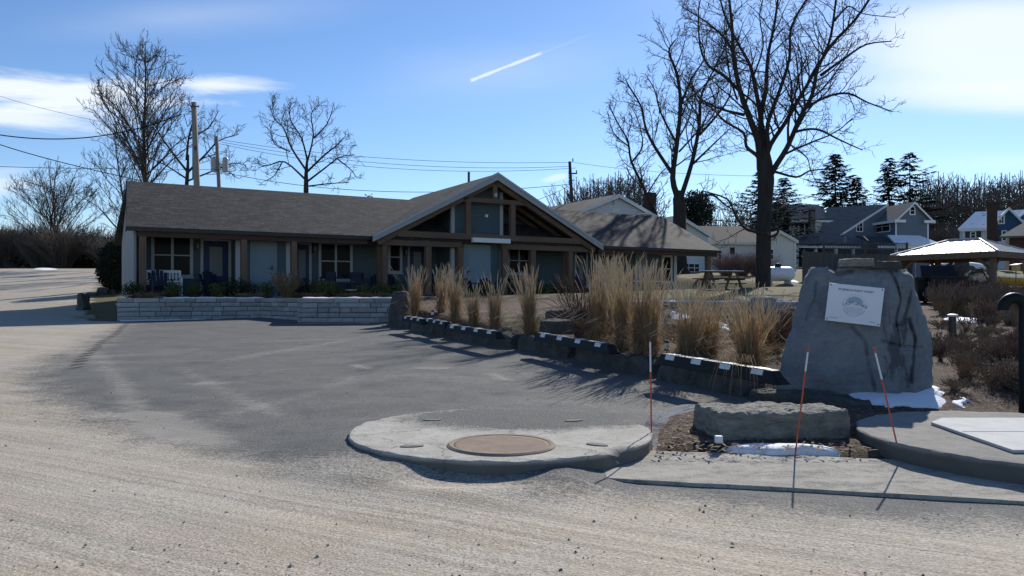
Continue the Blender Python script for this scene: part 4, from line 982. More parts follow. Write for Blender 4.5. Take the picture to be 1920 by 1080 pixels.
# red twigged shrubs
rt = twig_shrub('red_twig_shrub', .55, 1.15, 95, M['redtwig'], 7, 3, .007, 1.1, .05)
put(rt, [(1092,632,1.0)], 'red_twig_shrub', '', 'shrub', 'red twigged shrubs', USED, ['dark red twigged bare shrub beside the stacked stone steps'])
rt2 = twig_shrub('red_twig_shrub', .5, .8, 190, M['redtwig'], 9, 4, .005, 1.2, .05, None, .02)
put(rt2, [(1450,668,.62),(1466,640,.72)], 'red_twig_shrub', '', 'shrub', 'red twigged shrubs', USED, ['dense russet shrub touching the left edge of the sign rock','dense russet shrub farther back, left of the sign rock'])
# straw litter lying round the plume grasses
r_ = random.Random(15); m_ = MB()
for k in range(4200):
    u = r_.uniform(765,1460); v = r_.uniform(585,690); 
    if r_.random() < (u-1010)/700: continue
    g = ground(u, v)
    if float(kerb_sd(g.x, g.y)) < .55: continue
    a = r_.uniform(0,PI); l = r_.uniform(.08,.3); d0 = Vector((math.cos(a), math.sin(a), r_.uniform(-.1,.25))); b = Vector((g.x,g.y,g.z+r_.uniform(.0,.07)))
    ribbon(m_, [b-d0*l*.5, b+Vector((0,0,.02)), b+d0*l*.5], .0045, Vector((-d0.y,d0.x,.3)).normalized())
o = m_.build('straw_litter', M['strawpale']); o['kind'] = 'stuff'
# small path lights
def path_light(u, v, lab):
    g = ground(u, v); t = thing('path_light', lab, 'path light', g, 0, 'small solar path lights')
    m_ = MB(); m_.lathe([(.008,-.05),(.008,.10)], 8); m_.build('stake', M['darkmetal'], t)
    m_ = MB(); m_.lathe([(.042,.10),(.042,.115),(.03,.118),(.03,.21),(.05,.215),(.05,.225),(.03,.245)], 14); m_.build('lamp_head', M['blackplastic'], t)
    m_ = MB(); m_.lathe([(.036,.125),(.036,.20)], 14); m_.build('lens', M['reflect'], t)
path_light(811,603,'path light standing among the leftmost plume grass clumps'); path_light(928,622,'path light just left of the lone plume grass clump'); path_light(1250,672,'nearest path light, at the left end of the largest kerb stop')
# ------------------------------------------------------------------ motel: low block with a long shingled roof and a timber gable porch
MF = Frame(MO, MYAW)
mot = thing('motel', 'long low blue grey motel with brown shingle roof and timber framed gable porch', 'motel', MO, MYAW)
PX = MF.px
EZ, RZ, HD, LEN = 2.34, 4.40, 4.2, 26.75
m_ = MB(); m_.box(.1, LEN-.1, -.12, 2.0, -.3, .03); m_.build('porch_floor', M['concrete'], mot)
XW = PX(1268, 500, 2.0).x
m_ = MB(); m_.box(.3, XW, 2.0, 2.15, .03, 3.02); m_.build('wall', M['siding'], mot)
def endwall(x, w_): m_ = MB(); m_.prism([(x,2.15,.03),(x,8.0,.03),(x,8.0,2.3),(x,4.2,4.15),(x,2.15,3.15)], (w_,0,0)); return m_
endwall(.3, .12).build('wall', M['greysiding'], mot); endwall(XW-.12, .12).build('wall', M['whitesiding'], mot)
m_ = MB(); m_.box(.24, .32, .35, 2.0, .03, 2.3); m_.build('end_screen', M['greysiding'], mot)
GC, GW, GZ = 13.77, 5.36, 5.12; GL, GR = GC-GW, GC+GW; gs = (GZ-EZ)/GW
m_ = MB(); m_.prism([(GL+.9,2.0,3.03),(GR-.9,2.0,3.03),(GR-1.6,2.0,EZ+1.6*gs-.3),(GC,2.0,GZ-.3),(GL+1.6,2.0,EZ+1.6*gs-.3)], (0,.12,0)); m_.build('gable_wall', M['siding'], mot)
# roofs
def slope(name, a, b, c, d_, th, mat, par=mot):
    n = (Vector(b)-Vector(a)).cross(Vector(d_)-Vector(a)).normalized()*th; n = n if n.z < 0 else -n
    m_ = MB(); m_.prism([a,b,c,d_], n); return m_.build(name, mat, par)
rf = slope('roof', (0,0,EZ),(LEN,0,EZ),(LEN-.15,HD,RZ),(.26,HD,RZ), .16, M['roof_x'])
slope('roof', (0,2*HD,EZ),(LEN,2*HD,EZ),(LEN-.15,HD+.004,RZ),(.26,HD+.004,RZ), .16, M['roof_x'])
slope('gable_roof', (GL,-.35,EZ),(GC,-.35,GZ),(GC,8.7,GZ),(GL,8.7,EZ), .17, M['roof_y'])
slope('gable_roof', (GR,-.35,EZ),(GC+.004,-.35,GZ),(GC+.004,8.7,GZ),(GR,8.7,EZ), .17, M['roof_y'])
for s_, nm in ((-1,0),(1,0)):
    e = Vector((GC+s_*GW,-.385,EZ)); k = Vector((GC,-.385,GZ)); dn = Vector((0,0,-.27))
    m_ = MB(); m_.prism([e+Vector((s_*.05,0,.02-.026)), k+Vector((0,0,.02)), k+dn, e+dn*.9+Vector((s_*.05,0,0))], (0,.03,0)); m_.build('gable_fascia', M['fascia'], mot)
    m_ = MB(); m_.prism([e+Vector((0,-.03,.03)), k+Vector((0,-.03,.05)), k+Vector((0,-.03,-.05)), e+Vector((0,-.03,-.07))], (0,.028,0)); m_.build('drip_edge', M['trim'], mot)
m_ = MB(); m_.box(.0, GL-.02, -.07, -.004, EZ-.14, EZ-.03); m_.build('eave_fascia', M['gutter'], mot); m_ = MB(); m_.box(GR+.02, LEN, -.07, -.004, EZ-.14, EZ-.03); m_.build('eave_fascia', M['gutter'], mot)
m_ = MB(); m_.prism([(-.03,-.05,EZ-.20),(-.03,-.05,EZ-.02),(.23,HD,RZ-.03),(.23,HD,RZ-.21)], (.028,0,0)); m_.build('rake_board', M['gutter'], mot)
m_ = MB(); m_.box(.3, GL, .3, 2.0, EZ-.06, EZ-.03); m_.box(GR, LEN-.2, .3, 2.0, EZ-.06, EZ-.03); m_.build('porch_ceiling', M['greyboard'], mot)
vp = PX(879, 338, 3.0); m_ = MB(); zz = EZ+(vp.x-GL)*gs; m_.lathe([(.055,-.1),(.055,.38),(.05,.38),(.05,.3)], 14, (vp.x,3.0,zz)); m_.build('vent_pipe', M['darkmetal'], mot)
# timber frame
def post(u, p=.16, zt=EZ-.30, w_=.20):
    x = PX(u, 500, p).x; m_ = MB(); m_.box(x-w_/2, x+w_/2, p-w_/2, p+w_/2, .03, zt); m_.build('post', M['timber'], mot, bevel=.01)
    m_ = MB(); m_.box(x-w_/2-.02, x+w_/2+.02, p-w_/2-.02, p+w_/2+.02, .03, .10); m_.build('post_base', M['darkmetal'], mot); return x
xs_ = [post(u) for u in (268, 457, 551)]
for u in (711, 720.5): post(u, .16 if u > 715 else .55, EZ-.32)
for u in (802, 862, 945, 998, 1068): post(u, .16, EZ-.32, .24)
post(1058, .6, EZ-.32, .22); post(1160, .16, EZ-.3, .2); post(1327, .16, EZ-.3, .22)
def beam(a, b, h, p=.16, w_=.2, name='beam', mat=None):
    m_ = MB(); m_.beam((a[0],p,a[1]), (b[0],p,b[1]), w_, h); return m_.build(name, mat or M['timberx'], mot, bevel=.008)
beam((.35,EZ-.22),(GL-.1,EZ-.22),.20,mat=M['timbershade']); beam((GR+.1,EZ-.22),(LEN-.15,EZ-.22),.20,mat=M['timbershade'])
xa, xb = PX(741,431,.1), PX(1083,448,.1)
zb_ = (PX(741,437,.1).z+PX(1083,455,.1).z)/2
print('MEASURE beam', xa, xb, PX(712,452,.1), PX(1070,468,.1), PX(870,376,.1), PX(964,376,.1))
beam((xa.x,zb_),(xb.x,zb_), .24, -.08, .2)
zl = PX(760,452,.1).z; beam((GL+.35,EZ-.19),(PX(866,450,.1).x,EZ-.19), .25, .16, .22); beam((PX(940,455,.1).x,EZ-.19),(GR-.35,EZ-.19), .25, .16, .22)
zt_ = (PX(875,375,.1).z+PX(962,380,.1).z)/2-.02
kx0, kx1 = PX(866,376,.1).x, PX(975,376,.1).x
def under(x): return GZ-.34-abs(x-GC)*gs
hw_ = (GZ-.36-zt_)/gs; beam((GC-hw_,zt_),(GC+hw_,zt_), .19, -.08, .18)
m_ = MB(); m_.box(GC-.1,GC+.1,-.17,.01,zt_+.09,GZ-.36); m_.build('king_post', M['timber'], mot)
for u in (877, 960.5): x = PX(u,405,-.08).x; m_ = MB(); m_.box(x-.11,x+.11,-.18,.02,zb_+.12,min(zt_-.095,under(x))); m_.build('truss_post', M['timber'], mot, bevel=.008)
for s_ in (-1,1):
    m_ = MB(); m_.beam((GC+s_*(GW-.25),-.08,EZ-.36+.12),(GC+s_*.02,-.08,GZ-.33),.18,.20); m_.build('rafter', M['timberx'], mot)
    for yy in (.9, 1.7): m_ = MB(); m_.beam((GC+s_*(GW-.25),yy,EZ-.26),(GC+s_*.02,yy,GZ-.30),.1,.16); m_.build('rafter', M['timberx'], mot)
for u, s_ in ((1160,-1),(1160,1)):
    x = PX(u,500,.16).x; m_ = MB(); m_.beam((x+s_*.06,.16,EZ-.80),(x+s_*.50,.16,EZ-.34),.11,.11); m_.build('brace', M['timber'], mot)
# projecting closets
def block(u0, u1, p, zt, gable=False):
    a, b = PX(u0,500,p).x, PX(u1,500,p).x; m_ = MB()
    if gable: m_.prism([(a,p,.03),(b,p,.03),(b,p,under(b)+.02),(GC,p,under(GC)+.02),(a,p,under(a)+.02)] if a < GC < b else [(a,p,.03),(b,p,.03),(b,p,under(b)),(a,p,under(a))], (0,2.0-p,0))
    else: m_.box(a, b, p, 2.0, .03, zt)
    m_.build('closet_wall', M['siding'], mot)
    for x in (a, b):
        zt2 = under(x)-.02 if gable else zt
        m_ = MB(); m_.box(x-.075, x+.075, p-.02, p+.13, .03, zt2); m_.build('corner_trim', M['trim'], mot)
    return a, b
block(446, 540, .8, EZ-.1); ca, cb = block(849, 940, .35, 3.0, True)
# openings
def rect(u0, u1, v0, v1, p): a, b = PX(u0,v0,p), PX(u1,v1,p); return a.x, b.x, b.z, a.z
def window(u0, u1, v0, v1, p=2.0, n=2, tw=.11, trim='trim', mot=mot, box=None, sill=True):
    x0, x1, z0, z1 = box or rect(u0, u1, v0, v1, p); m_ = MB(); y0, y1 = p-.035, p-.003
    m_.box(x0,x0+tw,y0,y1,z0,z1); m_.box(x1-tw,x1,y0,y1,z0,z1); m_.box(x0+tw,x1-tw,y0,y1,z1-tw,z1); m_.box(x0+tw,x1-tw,y0,y1,z0,z0+tw*.8)
    f = m_.build('window', M[trim], mot)
    m_ = MB(); m_.box(x0+tw,x1-tw,p-.012,p-.006,z0+tw*.8,z1-tw); m_.build('pane', M['glassdark'], f)
    m_ = MB(); ww = (x1-x0-2*tw)/n
    for k in range(1,n): m_.box(x0+tw+ww*k-.045,x0+tw+ww*k+.045,y0+.002,p-.013,z0+tw*.8,z1-tw)
    zm = (z0+z1)/2
    for k in range(n): m_.box(x0+tw+ww*k+(.045 if k else 0),x0+tw+ww*(k+1)-(.045 if k < n-1 else 0),y0+.012,p-.013,zm-.022,zm+.022)
    m_.build('sash_bar', M[trim], f)
    if sill: m_ = MB(); m_.box(x0-.04,x1+.04,y0-.03,y0-.002,z0-.05,z0-.002); m_.build('sill', M[trim], f)
    return f
def door(u0, u1, v0, p=2.0, mat='navy', glass=True, zb=.04, hand=1, trim='trim', mot=mot, box=None):
    if box: x0, x1, z0, z1 = box
    else: x0, x1, _, z1 = rect(u0, u1, v0, 560, p); z0 = zb
    m_ = MB(); w_ = x1-x0
    if glass:
        gx0, gx1, gz0, gz1 = x0+w_*.24, x1-w_*.24, z0+(z1-z0)*.36, z1-.22
        m_.box(x0,gx0,p-.03,p-.003,z0,z1); m_.box(gx1,x1,p-.03,p-.003,z0,z1); m_.box(gx0,gx1,p-.03,p-.003,gz1,z1); m_.box(gx0,gx1,p-.03,p-.003,z0,gz0)
    else: m_.box(x0,x1,p-.03,p-.003,z0,z1); m_.box(x0+.12,x1-.12,p-.042,p-.031,z0+.2,z0+(z1-z0)*.42); m_.box(x0+.12,x1-.12,p-.042,p-.031,z0+(z1-z0)*.5,z1-.15)
    d_ = m_.build('door', M[mat], mot)
    if glass: m_ = MB(); m_.box(gx0,gx1,p-.016,p-.006,gz0,gz1); m_.build('glass', M['blind'], d_)
    tw = .10; m_ = MB(); m_.box(x0-tw,x0,p-.04,p-.003,z0,z1+tw); m_.box(x1,x1+tw,p-.04,p-.003,z0,z1+tw); m_.box(x0,x1,p-.04,p-.003,z1,z1+tw); m_.build('door_trim', M[trim] if mat != 'paledoor' else M['paledoor'], d_)
    hx = x1-.08 if hand > 0 else x0+.08; m_ = MB(); m_.box(hx-.03,hx+.03,p-.06,p-.043,z0+.95,z0+1.12); m_.beam((hx,p-.075,z0+1.02),(hx-hand*.13,p-.075,z0+1.02),.022,.022); m_.build('handle', M['darkmetal'], d_)
def lamp(u, v, p=2.0):
    q = PX(u, v, p); m_ = MB(); m_.box(q.x-.06,q.x+.06,p-.16,p-.003,q.z-.17,q.z+.17); f = m_.build('wall_lamp', M['darkmetal'], mot)
    m_ = MB(); m_.box(q.x-.03,q.x+.03,p-.165,p-.161,q.z-.09,q.z+.06); m_.build('lamp_glass', M['blind'], f)
window(283,362,436,520); door(381,428,451); lamp(370,460.5)
door(474,514,450,.8,'paledoor',False); 
door(553,579,458); lamp(588.5,466); window(597,661,452,527)
window(727,754,452,512,2.0,1); lamp(759,472); door(768,796,462)
door(872,915,461,.35,'paledoor',False,hand=-1); window(951,994,462,515,2.0,2)
door(1080,1098,470); window(1120,1140,475,524,2.0,1); door(1193,1210,480,2.0,'paledoor',False); window(1240,1260,478,530,2.0,1)
m_ = MB(); m_.box(XW-.16,XW+.02,1.975,1.999,.03,2.28); m_.build('corner_trim', M['trim'], mot)
q0, q1 = PX(885,447,-.3), PX(955,456,-.3); m_ = MB(); m_.box(q0.x, PX(955,450,-.3).x, -.42,-.24, (q0.z+q1.z)/2-.09, (q0.z+q1.z)/2+.10); m_.build('light_box', M['white'], mot, bevel=.01)
q = PX(911, 405, .33); m_ = MB(); m_.box(q.x-.05,q.x+.05,.24,.345,q.z-.06,q.z+.06); m_.build('porch_lamp', M['white'], mot)
q = PX(928,366,-.2); m_ = MB(); m_.box(q.x-.05,q.x+.05,-.30,-.19,q.z-.08,q.z+.08); m_.build('flood_lamp', M['galv'], mot)
# downpipe at the left corner
m_ = MB(); x = PX(262,500,.3).x; m_.tube([(x,.3,.03),(x,.3,2.0),(x+.08,.1,2.2)], .03, 8); m_.build('downpipe', M['darkmetal'], mot)

# ------------------------------------------------------------------ planting bed and stone retaining walls
W0 = at(219,0,24.0); W1 = at(495,0,26.15); W2 = at(568,0,24.35); W3 = at(568,0,22.75); W4 = at(745,0,23.0)
W5 = MF.w(PX(775,556,-1.25)); W6 = MF.w(PX(1041,560,-1.25)); W00 = at(226,0,25.6)
top = 1.165
poly = [(p.x, p.y) for p in (W0, W1, W2, W3, W4, W5, W6)]
rest = [MF.w(Vector(q)) for q in ((LEN+.2,-1.25,0),(LEN+.2,.1,0),(.1,.1,0))]
poly += [(p.x, p.y) for p in rest]+[(W00.x, W00.y)]
m_ = MB(); m_.prism([(x, y, top-.02) for x, y in poly][::-1], (0,0,-.75)); o = m_.build('planting_bed', M['mulch']); o['kind'] = 'structure'
rs = random.Random(4)
def stone_wall(pts, zt, courses, lab, hc=.145, dep=.30, name='retaining_wall', zoff=0):
    P0 = Vector(pts[0]); t = MB(); o_ = Vector((P0.x, P0.y, 0))
    for A, B in zip(pts, pts[1:]):
        A = Vector((A.x,A.y,0)); B = Vector((B.x,B.y,0)); d_ = B-A; L = d_.length; d_.normalize(); n = Vector((d_.y,-d_.x,0))
        for c in range(courses):
            x = 0.0; z1 = zt-c*hc; z0 = z1-hc+.016
            while x < L-.01:
                l = rs.choice((.32,.45,.62,.75,.9)); l = l if L-x-l > .22 else L-x
                j = rs.uniform(-.018,.018); a = A+d_*(x+.009)+n*(dep*.5+j); b = A+d_*(x+l-.009)+n*(dep*.5+j)
                jz = rs.uniform(-.004,.004)
                p = [a, b, b-n*dep, a-n*dep]
                vs = [Vector((q.x,q.y,z0+jz))-o_ for q in p]+[Vector((q.x,q.y,z1+jz))-o_ for q in p]
                # slightly irregular faces: a 3 x 2 grid pushed in and out
                t.add(vs, [(3,2,1,0),(4,5,6,7),(1,2,6,5),(2,3,7,6),(3,0,4,7)])
                base = len(t.v); fvs = []; nx2 = 7; nz2 = 3
                for jz_ in range(nz2+1):
                    for ix in range(nx2+1):
                        q = vs[0].lerp(vs[1], ix/nx2).lerp(vs[4].lerp(vs[5], ix/nx2), jz_/nz2); e = (0 < ix < nx2) and (0 < jz_ < nz2)
                        fvs.append(q+n*((.012+.022*mnoise.noise((q+o_)*6)) if e else 0))
                t.add(fvs, [(k*(nx2+1)+i, k*(nx2+1)+i+1, (k+1)*(nx2+1)+i+1, (k+1)*(nx2+1)+i) for k in range(nz2) for i in range(nx2)])
                x += l
        a = A+n*(dep*.5-.06)+d_*.12; b = B+n*(dep*.5-.06)-d_*.12; z0 = zt-courses*hc; t.add([Vector((q.x,q.y,zz))-o_ for zz in (z0, zt-.02) for q in (a, b, b-n*dep*.6, a-n*dep*.6)], [(4,5,6,7),(0,1,5,4),(1,2,6,5),(2,3,7,6),(3,0,4,7)], 1)
    o = t.build(name, [M['wallstone'], M['joint']]); o.location = o_; tag(o, lab, 'stone wall', 'grey cut stone walls by the motel'); return o
stone_wall([W0, W1], top, 6, 'long left stone retaining wall under the white bench and evergreens')
stone_wall([W1, W2], top, 6, 'angled middle stone retaining wall under the tan grassy shrub')
stone_wall([W2, W3], top, 6, 'short stone wall return linking the angled wall and the nearer wall', dep=.28)
stone_wall([W3, W4], top, 6, 'nearer stone retaining wall ending at the upright boulder', dep=.32)
stone_wall([W5, W6], top, 3, 'low stone ledge with snow in front of the gable porch')
def snow_strip(A, B, w_, z, lab, off=0.0, seed=1):
    d_ = (B-A); d_.z = 0; L = d_.length; d_.normalize(); n = Vector((d_.y,-d_.x,0)); N = max(8, int(L/.12)); vs = []; 
    for i in range(N+1):
        f = i/N; wid = w_*max(.05, .55+.9*mnoise.noise(Vector((f*L*1.1, seed, 0)))); c = A+d_*L*f+n*off
        for q, h in ((-1,0),(-.6,.035),(0,.055),(.6,.045),(1,0)): p = c+n*wid*q*.5; vs.append((p.x, p.y, z+h*(.6+.6*mnoise.noise(Vector((f*L*3, q, seed))))-.004))
    m_ = MB(); m_.add(vs, [(i*5+j, i*5+j+1, (i+1)*5+j+1, (i+1)*5+j) for i in range(N) for j in range(4)]); o = m_.build('snow_strip', M['dirtysnow' if 'foot' in lab else 'snow'], smooth=True); return tag(o, lab, 'snow', 'snow lying along the stone walls')
snow_strip(W0.lerp(W1,.30), W1, .46, top, 'thin snow along the top of the long left retaining wall', -.1, 2); snow_strip(W3, W4, .36, top, 'thin snow along the top of the nearer retaining wall', -.02, 5)
snow_strip(W5, W6, .55, top, 'bright snow on the low ledge in front of the gable porch', -.2, 9)
gq = Vector((W1.x,W1.y,0)); 
snow_strip(at(225,0,23.7), at(470,0,25.7), .10, Gz(at(350,0,24.6).x,24.6)-.01, 'broken snow line on the asphalt at the foot of the left wall', .05, 14)
A_ = MF.w(PX(1041,560,-1.6)); B_ = MF.w(PX(1130,563,-2.2)); 
snow_strip(A_, B_, .9, 1.17, 'snowy walkway between the low ledge and the plume grass', 0, 21)
# ------------------------------------------------------------------ evergreens in the bed
bx = leaf_bush('boxwood_shrub', .30, .52, 800, .05, [M['box'], M['yew']], 31); ol = leaf_bush('boxwood_shrub', .40, .50, 950, .055, [M['yew'], M['box']], 32); dk = leaf_bush('boxwood_shrub', .36, .56, 850, .05, [M['hedge'], M['box']], 33)
def bed(u, p=-.65, s_=1.0): q = MF.w(PX(u,550,p)); return (q.x, q.y, top-.03, s_*1.18 if not hasattr(s_, '__len__') else s_)
put(bx, [bed(325,-.6,.95),bed(366,-.6,.85),bed(408,-.6,.9),bed(500,-.9,1.0),bed(1022,-.7,1.1)], 'boxwood_shrub', '', 'shrub', 'small evergreens in the motel bed', USED,
    ['small round evergreen in front of the white bench','small round evergreen between the white bench and the navy door','small round evergreen below the left navy door','green evergreen just left of the tan grassy shrub','evergreen shrub below the dark blue wall right of the gable posts'])
put(dk, [bed(251,-.7,(1.2,1.1,1.0)),bed(440,-.6,1.1),bed(466,-.5,.9),bed(572,-.5,1.0),bed(1046,-.6,1.1),bed(905,-.5,1.0),bed(888,-.6,.8)], 'boxwood_shrub', '', 'shrub', 'small evergreens in the motel bed', USED,
    ['dark spreading evergreen at the motel left corner','dark evergreen under the first porch post from the pale closet','small dark evergreen below the pale closet door','dark evergreen right behind the tan grassy shrub','dark evergreen at the foot of the right double gable posts','dark evergreen below the pale door of the gable porch','little dark evergreen left of the pale gable porch door'])
put(ol, [bed(606,-.7,1.15),bed(634,-.6,.8),bed(680,-.6,.9),bed(716,-.7,1.0),bed(744,-.6,.95),bed(1075,-.6,.9)], 'boxwood_shrub', '', 'shrub', 'small evergreens in the motel bed', USED,
    ['olive coloured shrub below the paired windows, largest on the nearer wall','little olive shrub left of the birdbath','olive shrub right of the birdbath','olive shrub below the left double gable posts','olive shrub beside the leftmost plume grass','olive shrub at the right end of the gable porch'])
tn = twig_shrub('tan_grass_shrub', .42, .8, 260, M['straw'], 51, 1, .005, 1.1, .1, .010); put(tn, [bed(537,-1.1,1.0)], 'tan_grass_shrub', '', 'shrub', 'tan shrubs', USED, ['tan grassy shrub on the angled retaining wall by the pale closet'])
br_ = twig_shrub('dead_groundcover', .35, .22, 130, M['drytan'], 52, 2, .004, 1.3, .2, None, .03)
put(br_, [bed(u,-.9,1.0) for u in (275,470,560,588,650,662,700,735,880)], 'dead_groundcover', 'low tan dead plant between the evergreens of the motel bed', 'dead plant', 'tan dead plants in the motel bed', USED)
# ------------------------------------------------------------------ porch furniture
def porch(u, p): q = MF.w(PX(u,540,p)); return Vector((q.x, q.y, 1.232))
def adirondack(mat):
    t = thing('adirondack_chair', None, None); m_ = MB()
    for k in range(5): m_.box(-.26,.26,-.30+k*.105,-.205+k*.105,.36-k*.03,.385-k*.03)
    m_.build('seat', mat, t)
    m_ = MB()
    for k in range(5):
        x = -.24+k*.12; h = .92-.05*abs(k-2)**1.3; m_.prism([(x*.85-.05,.17,.24),(x*.85+.05,.17,.24),(x*1.1+.055,.42,h),(x*1.1-.055,.42,h)], (0,.022,.006))
    m_.build('backrest', mat, t)
    for s_ in (-1,1):
        m_ = MB(); m_.box(s_*.33-.06,s_*.33+.06,-.36,.34,.535,.56); m_.build('armrest', mat, t)
        m_ = MB(); m_.box(s_*.30-.02,s_*.30+.02,-.32,-.22,0,.535); m_.build('leg', mat, t)
        m_ = MB(); m_.prism([(s_*.28-.015,-.30,.30),(s_*.28-.015,-.30,.40),(s_*.28-.015,.44,.10),(s_*.28-.015,.44,.0)], (.03,0,0)); m_.build('leg', mat, t)
    return t
ac = adirondack(M['navychair']); used2 = 0
for u, p, a, lab in ((301,-.12,.15,'navy adirondack chair in front of the white bench'),(398,.9,.25,'navy adirondack chair in front of the left navy door'),(712,.6,-.2,'navy adirondack chair between the left double gable posts and the window'),(735,.8,.1,'navy adirondack chair under the narrow gable porch window'),
                     (822,.3,.1,'navy adirondack chair on the blank wall left of the gable closet'),(878,-.05,0,'navy adirondack chair at the left side of the pale gable door'),(921,-.05,.1,'navy adirondack chair at the right side of the pale gable door'),(957,.6,.1,'navy adirondack chair below the right gable window'),(1090,.6,0,'navy adirondack chair before the door right of the gable posts')):
    q = porch(u, p); o = ac if not used2 else dup(ac, q); used2 = 1; o.location = q; o.rotation_euler = (0,0,MYAW+a); tag(o, lab, 'chair', 'navy adirondack chairs along the porch')
t = thing('porch_bench', 'white slatted bench against the left motel window', 'bench', porch(304,1.15), MYAW)
m_ = MB(); m_.box(-.62,.62,-.3,.16,.40,.44); m_.build('seat', M['white'], t)
m_ = MB(); m_.box(-.62,.62,.17,.20,.82,.92); m_.box(-.62,.62,.17,.20,.48,.55)
for k in range(12): x = -.58+k*.1055; m_.box(x-.03,x+.03,.175,.195,.55,.82)
m_.build('backrest', M['white'], t)
for s_ in (-1,1):
    m_ = MB(); m_.box(s_*.6-.03,s_*.6+.03,-.30,-.24,0,.64); m_.box(s_*.6-.03,s_*.6+.03,.14,.20,0,.9); m_.box(s_*.6-.03,s_*.6+.03,-.30,.16,.62,.66); m_.build('leg', M['white'], t)
def cafe_table(u, p, lab):
    t = thing('porch_table', lab, 'table', porch(u,p), MYAW, 'dark porch tables'); m_ = MB(); m_.box(-.75,.75,-.4,.4,.70,.74); m_.build('tabletop', M['navychair'], t, bevel=.006)
    for sx in (-1,1):
        for sy in (-1,1): m_ = MB(); m_.box(sx*.68-.035,sx*.68+.035,sy*.33-.035,sy*.33+.035,0,.70); m_.build('leg', M['timber'], t)
cafe_table(640,.75,'dark table under the paired windows of the motel porch'); cafe_table(975,.9,'dark table under the right gable porch window')
def side_chair():
    t = thing('porch_chair', None, None); m_ = MB(); m_.box(-.22,.22,-.22,.22,.43,.46); m_.build('seat', M['navychair'], t)
    m_ = MB(); m_.box(-.21,.21,.20,.23,.55,.92); m_.build('backrest', M['navychair'], t)
    for sx in (-1,1):
        m_ = MB(); m_.box(sx*.20-.02,sx*.20+.02,-.21,-.17,0,.43); m_.build('leg', M['navychair'], t); m_ = MB(); m_.box(sx*.20-.02,sx*.20+.02,.19,.23,0,.92); m_.build('leg', M['navychair'], t)
    return t
sc = side_chair(); used3 = 0
for u, p, a, lab in ((616,.35,PI,'dark chair at the left end of the table under the paired windows'),(664,.3,PI,'dark chair at the right end of the table under the paired windows'),(690,.8,1.4,'dark chair against the blank wall left of the gable posts')):
    q = porch(u,p); o = sc if not used3 else dup(sc, q); used3 = 1; o.location = q; o.rotation_euler = (0,0,MYAW+a); tag(o, lab, 'chair', 'dark straight chairs on the porch')
q = bed(658,-1.0); t = thing('birdbath', 'small pale birdbath on a dark stem behind the nearer retaining wall', 'birdbath', q[:3])
m_ = MB(); m_.lathe([(.12,0),(.05,.05),(.04,.24),(.07,.28)], 14); m_.build('pedestal', M['kerbrock'], t); m_ = MB(); m_.lathe([(.06,.28),(.20,.31),(.22,.34),(.19,.34),(.05,.32)], 22); m_.build('bowl', M['white'], t)

# ------------------------------------------------------------------ left of the motel
hg = leaf_bush('clipped_hedge', .95, 2.5, 15000, .10, [M['hedge'], M['needle']], 61); g = at(226,540,36.0); hg.location = (g.x, g.y, Gz(g.x,g.y)-.05); tag(hg, 'dark dense evergreen bush left of the motel corner', 'bush')
for (u, v, L_, W_, H_, sd_, rz_, lab) in ((157,581,.40,.3,.66,71,1.2,'dark upright boulder at the edge of the gravel road left of the wall'),(160,597,.75,.4,.14,72,.2,'flat pale stone at the road edge below the upright boulder'),(192,551,.5,.4,.30,73,.4,'left of two small boulders by the dark bush'),(214,550,.5,.4,.24,74,-.3,'right of two small boulders by the dark bush'),(172,556,.5,.3,.2,75,.1,'low stone at the top of the grassy edge left of the wall')):
    g = ground(u, v); m_ = slab_rock(L_, W_, H_, sd_, .05, (14,10,10), .3, 3); o = m_.build('boulder', M['kerbrock' if 'pale' not in lab else 'rocklit']); o.location = (g.x,g.y,g.z-.04); o.rotation_euler = (0,0,rz_); tag(o, lab, 'boulder', 'boulders left of the motel')
# stacked stone steps in the garden
for (u, v, L_, W_, H_, sd_, lab) in ((1072,622,1.25,.6,.26,81,'lower dark stone of the stacked garden steps'),(1078,606,1.3,.6,.30,82,'upper dark stone of the stacked garden steps')):
    g = ground(u, v); m_ = slab_rock(L_, W_, H_, sd_, .03, (22,12,8), .08, 3); o = m_.build('stone_step', M['kerbrock']); o.location = (g.x,g.y+(.25 if sd_==82 else 0),g.z-.03); o.rotation_euler = (0,0,-.1); tag(o, lab, 'stone step', 'stone steps in the garden')
# low garden wall with pillar, behind the grasses on the right
A_ = at(1185,0,24.5); B_ = at(1515,0,23.0); zt = 1.2-8.5/F*24
stone_wall([A_, B_], zt, 2, 'low stone garden wall topped with snow behind the plume grass on the right', .15, .35, 'garden_wall')
snow_strip(A_, B_, .34, zt, 'snow line on top of the low garden wall', 0, 33)
g = at(1432,590,19.5); t = thing('stone_pillar', 'grey square stone pillar with a pale cap behind the plume grass', 'pillar', (g.x,g.y,Gz(g.x,g.y)-.03), .15)
zt = 1.2-1/F*19.5-t.location.z; m_ = slab_rock(.50,.46,zt-.02,91,.014,(10,10,14),.02,5); m_.build('shaft', M['wallstone'], t); m_ = MB(); m_.box(-.31,.31,-.29,.29,zt-.018,zt+.03); m_.build('cap', M['white'], t, bevel=.008)
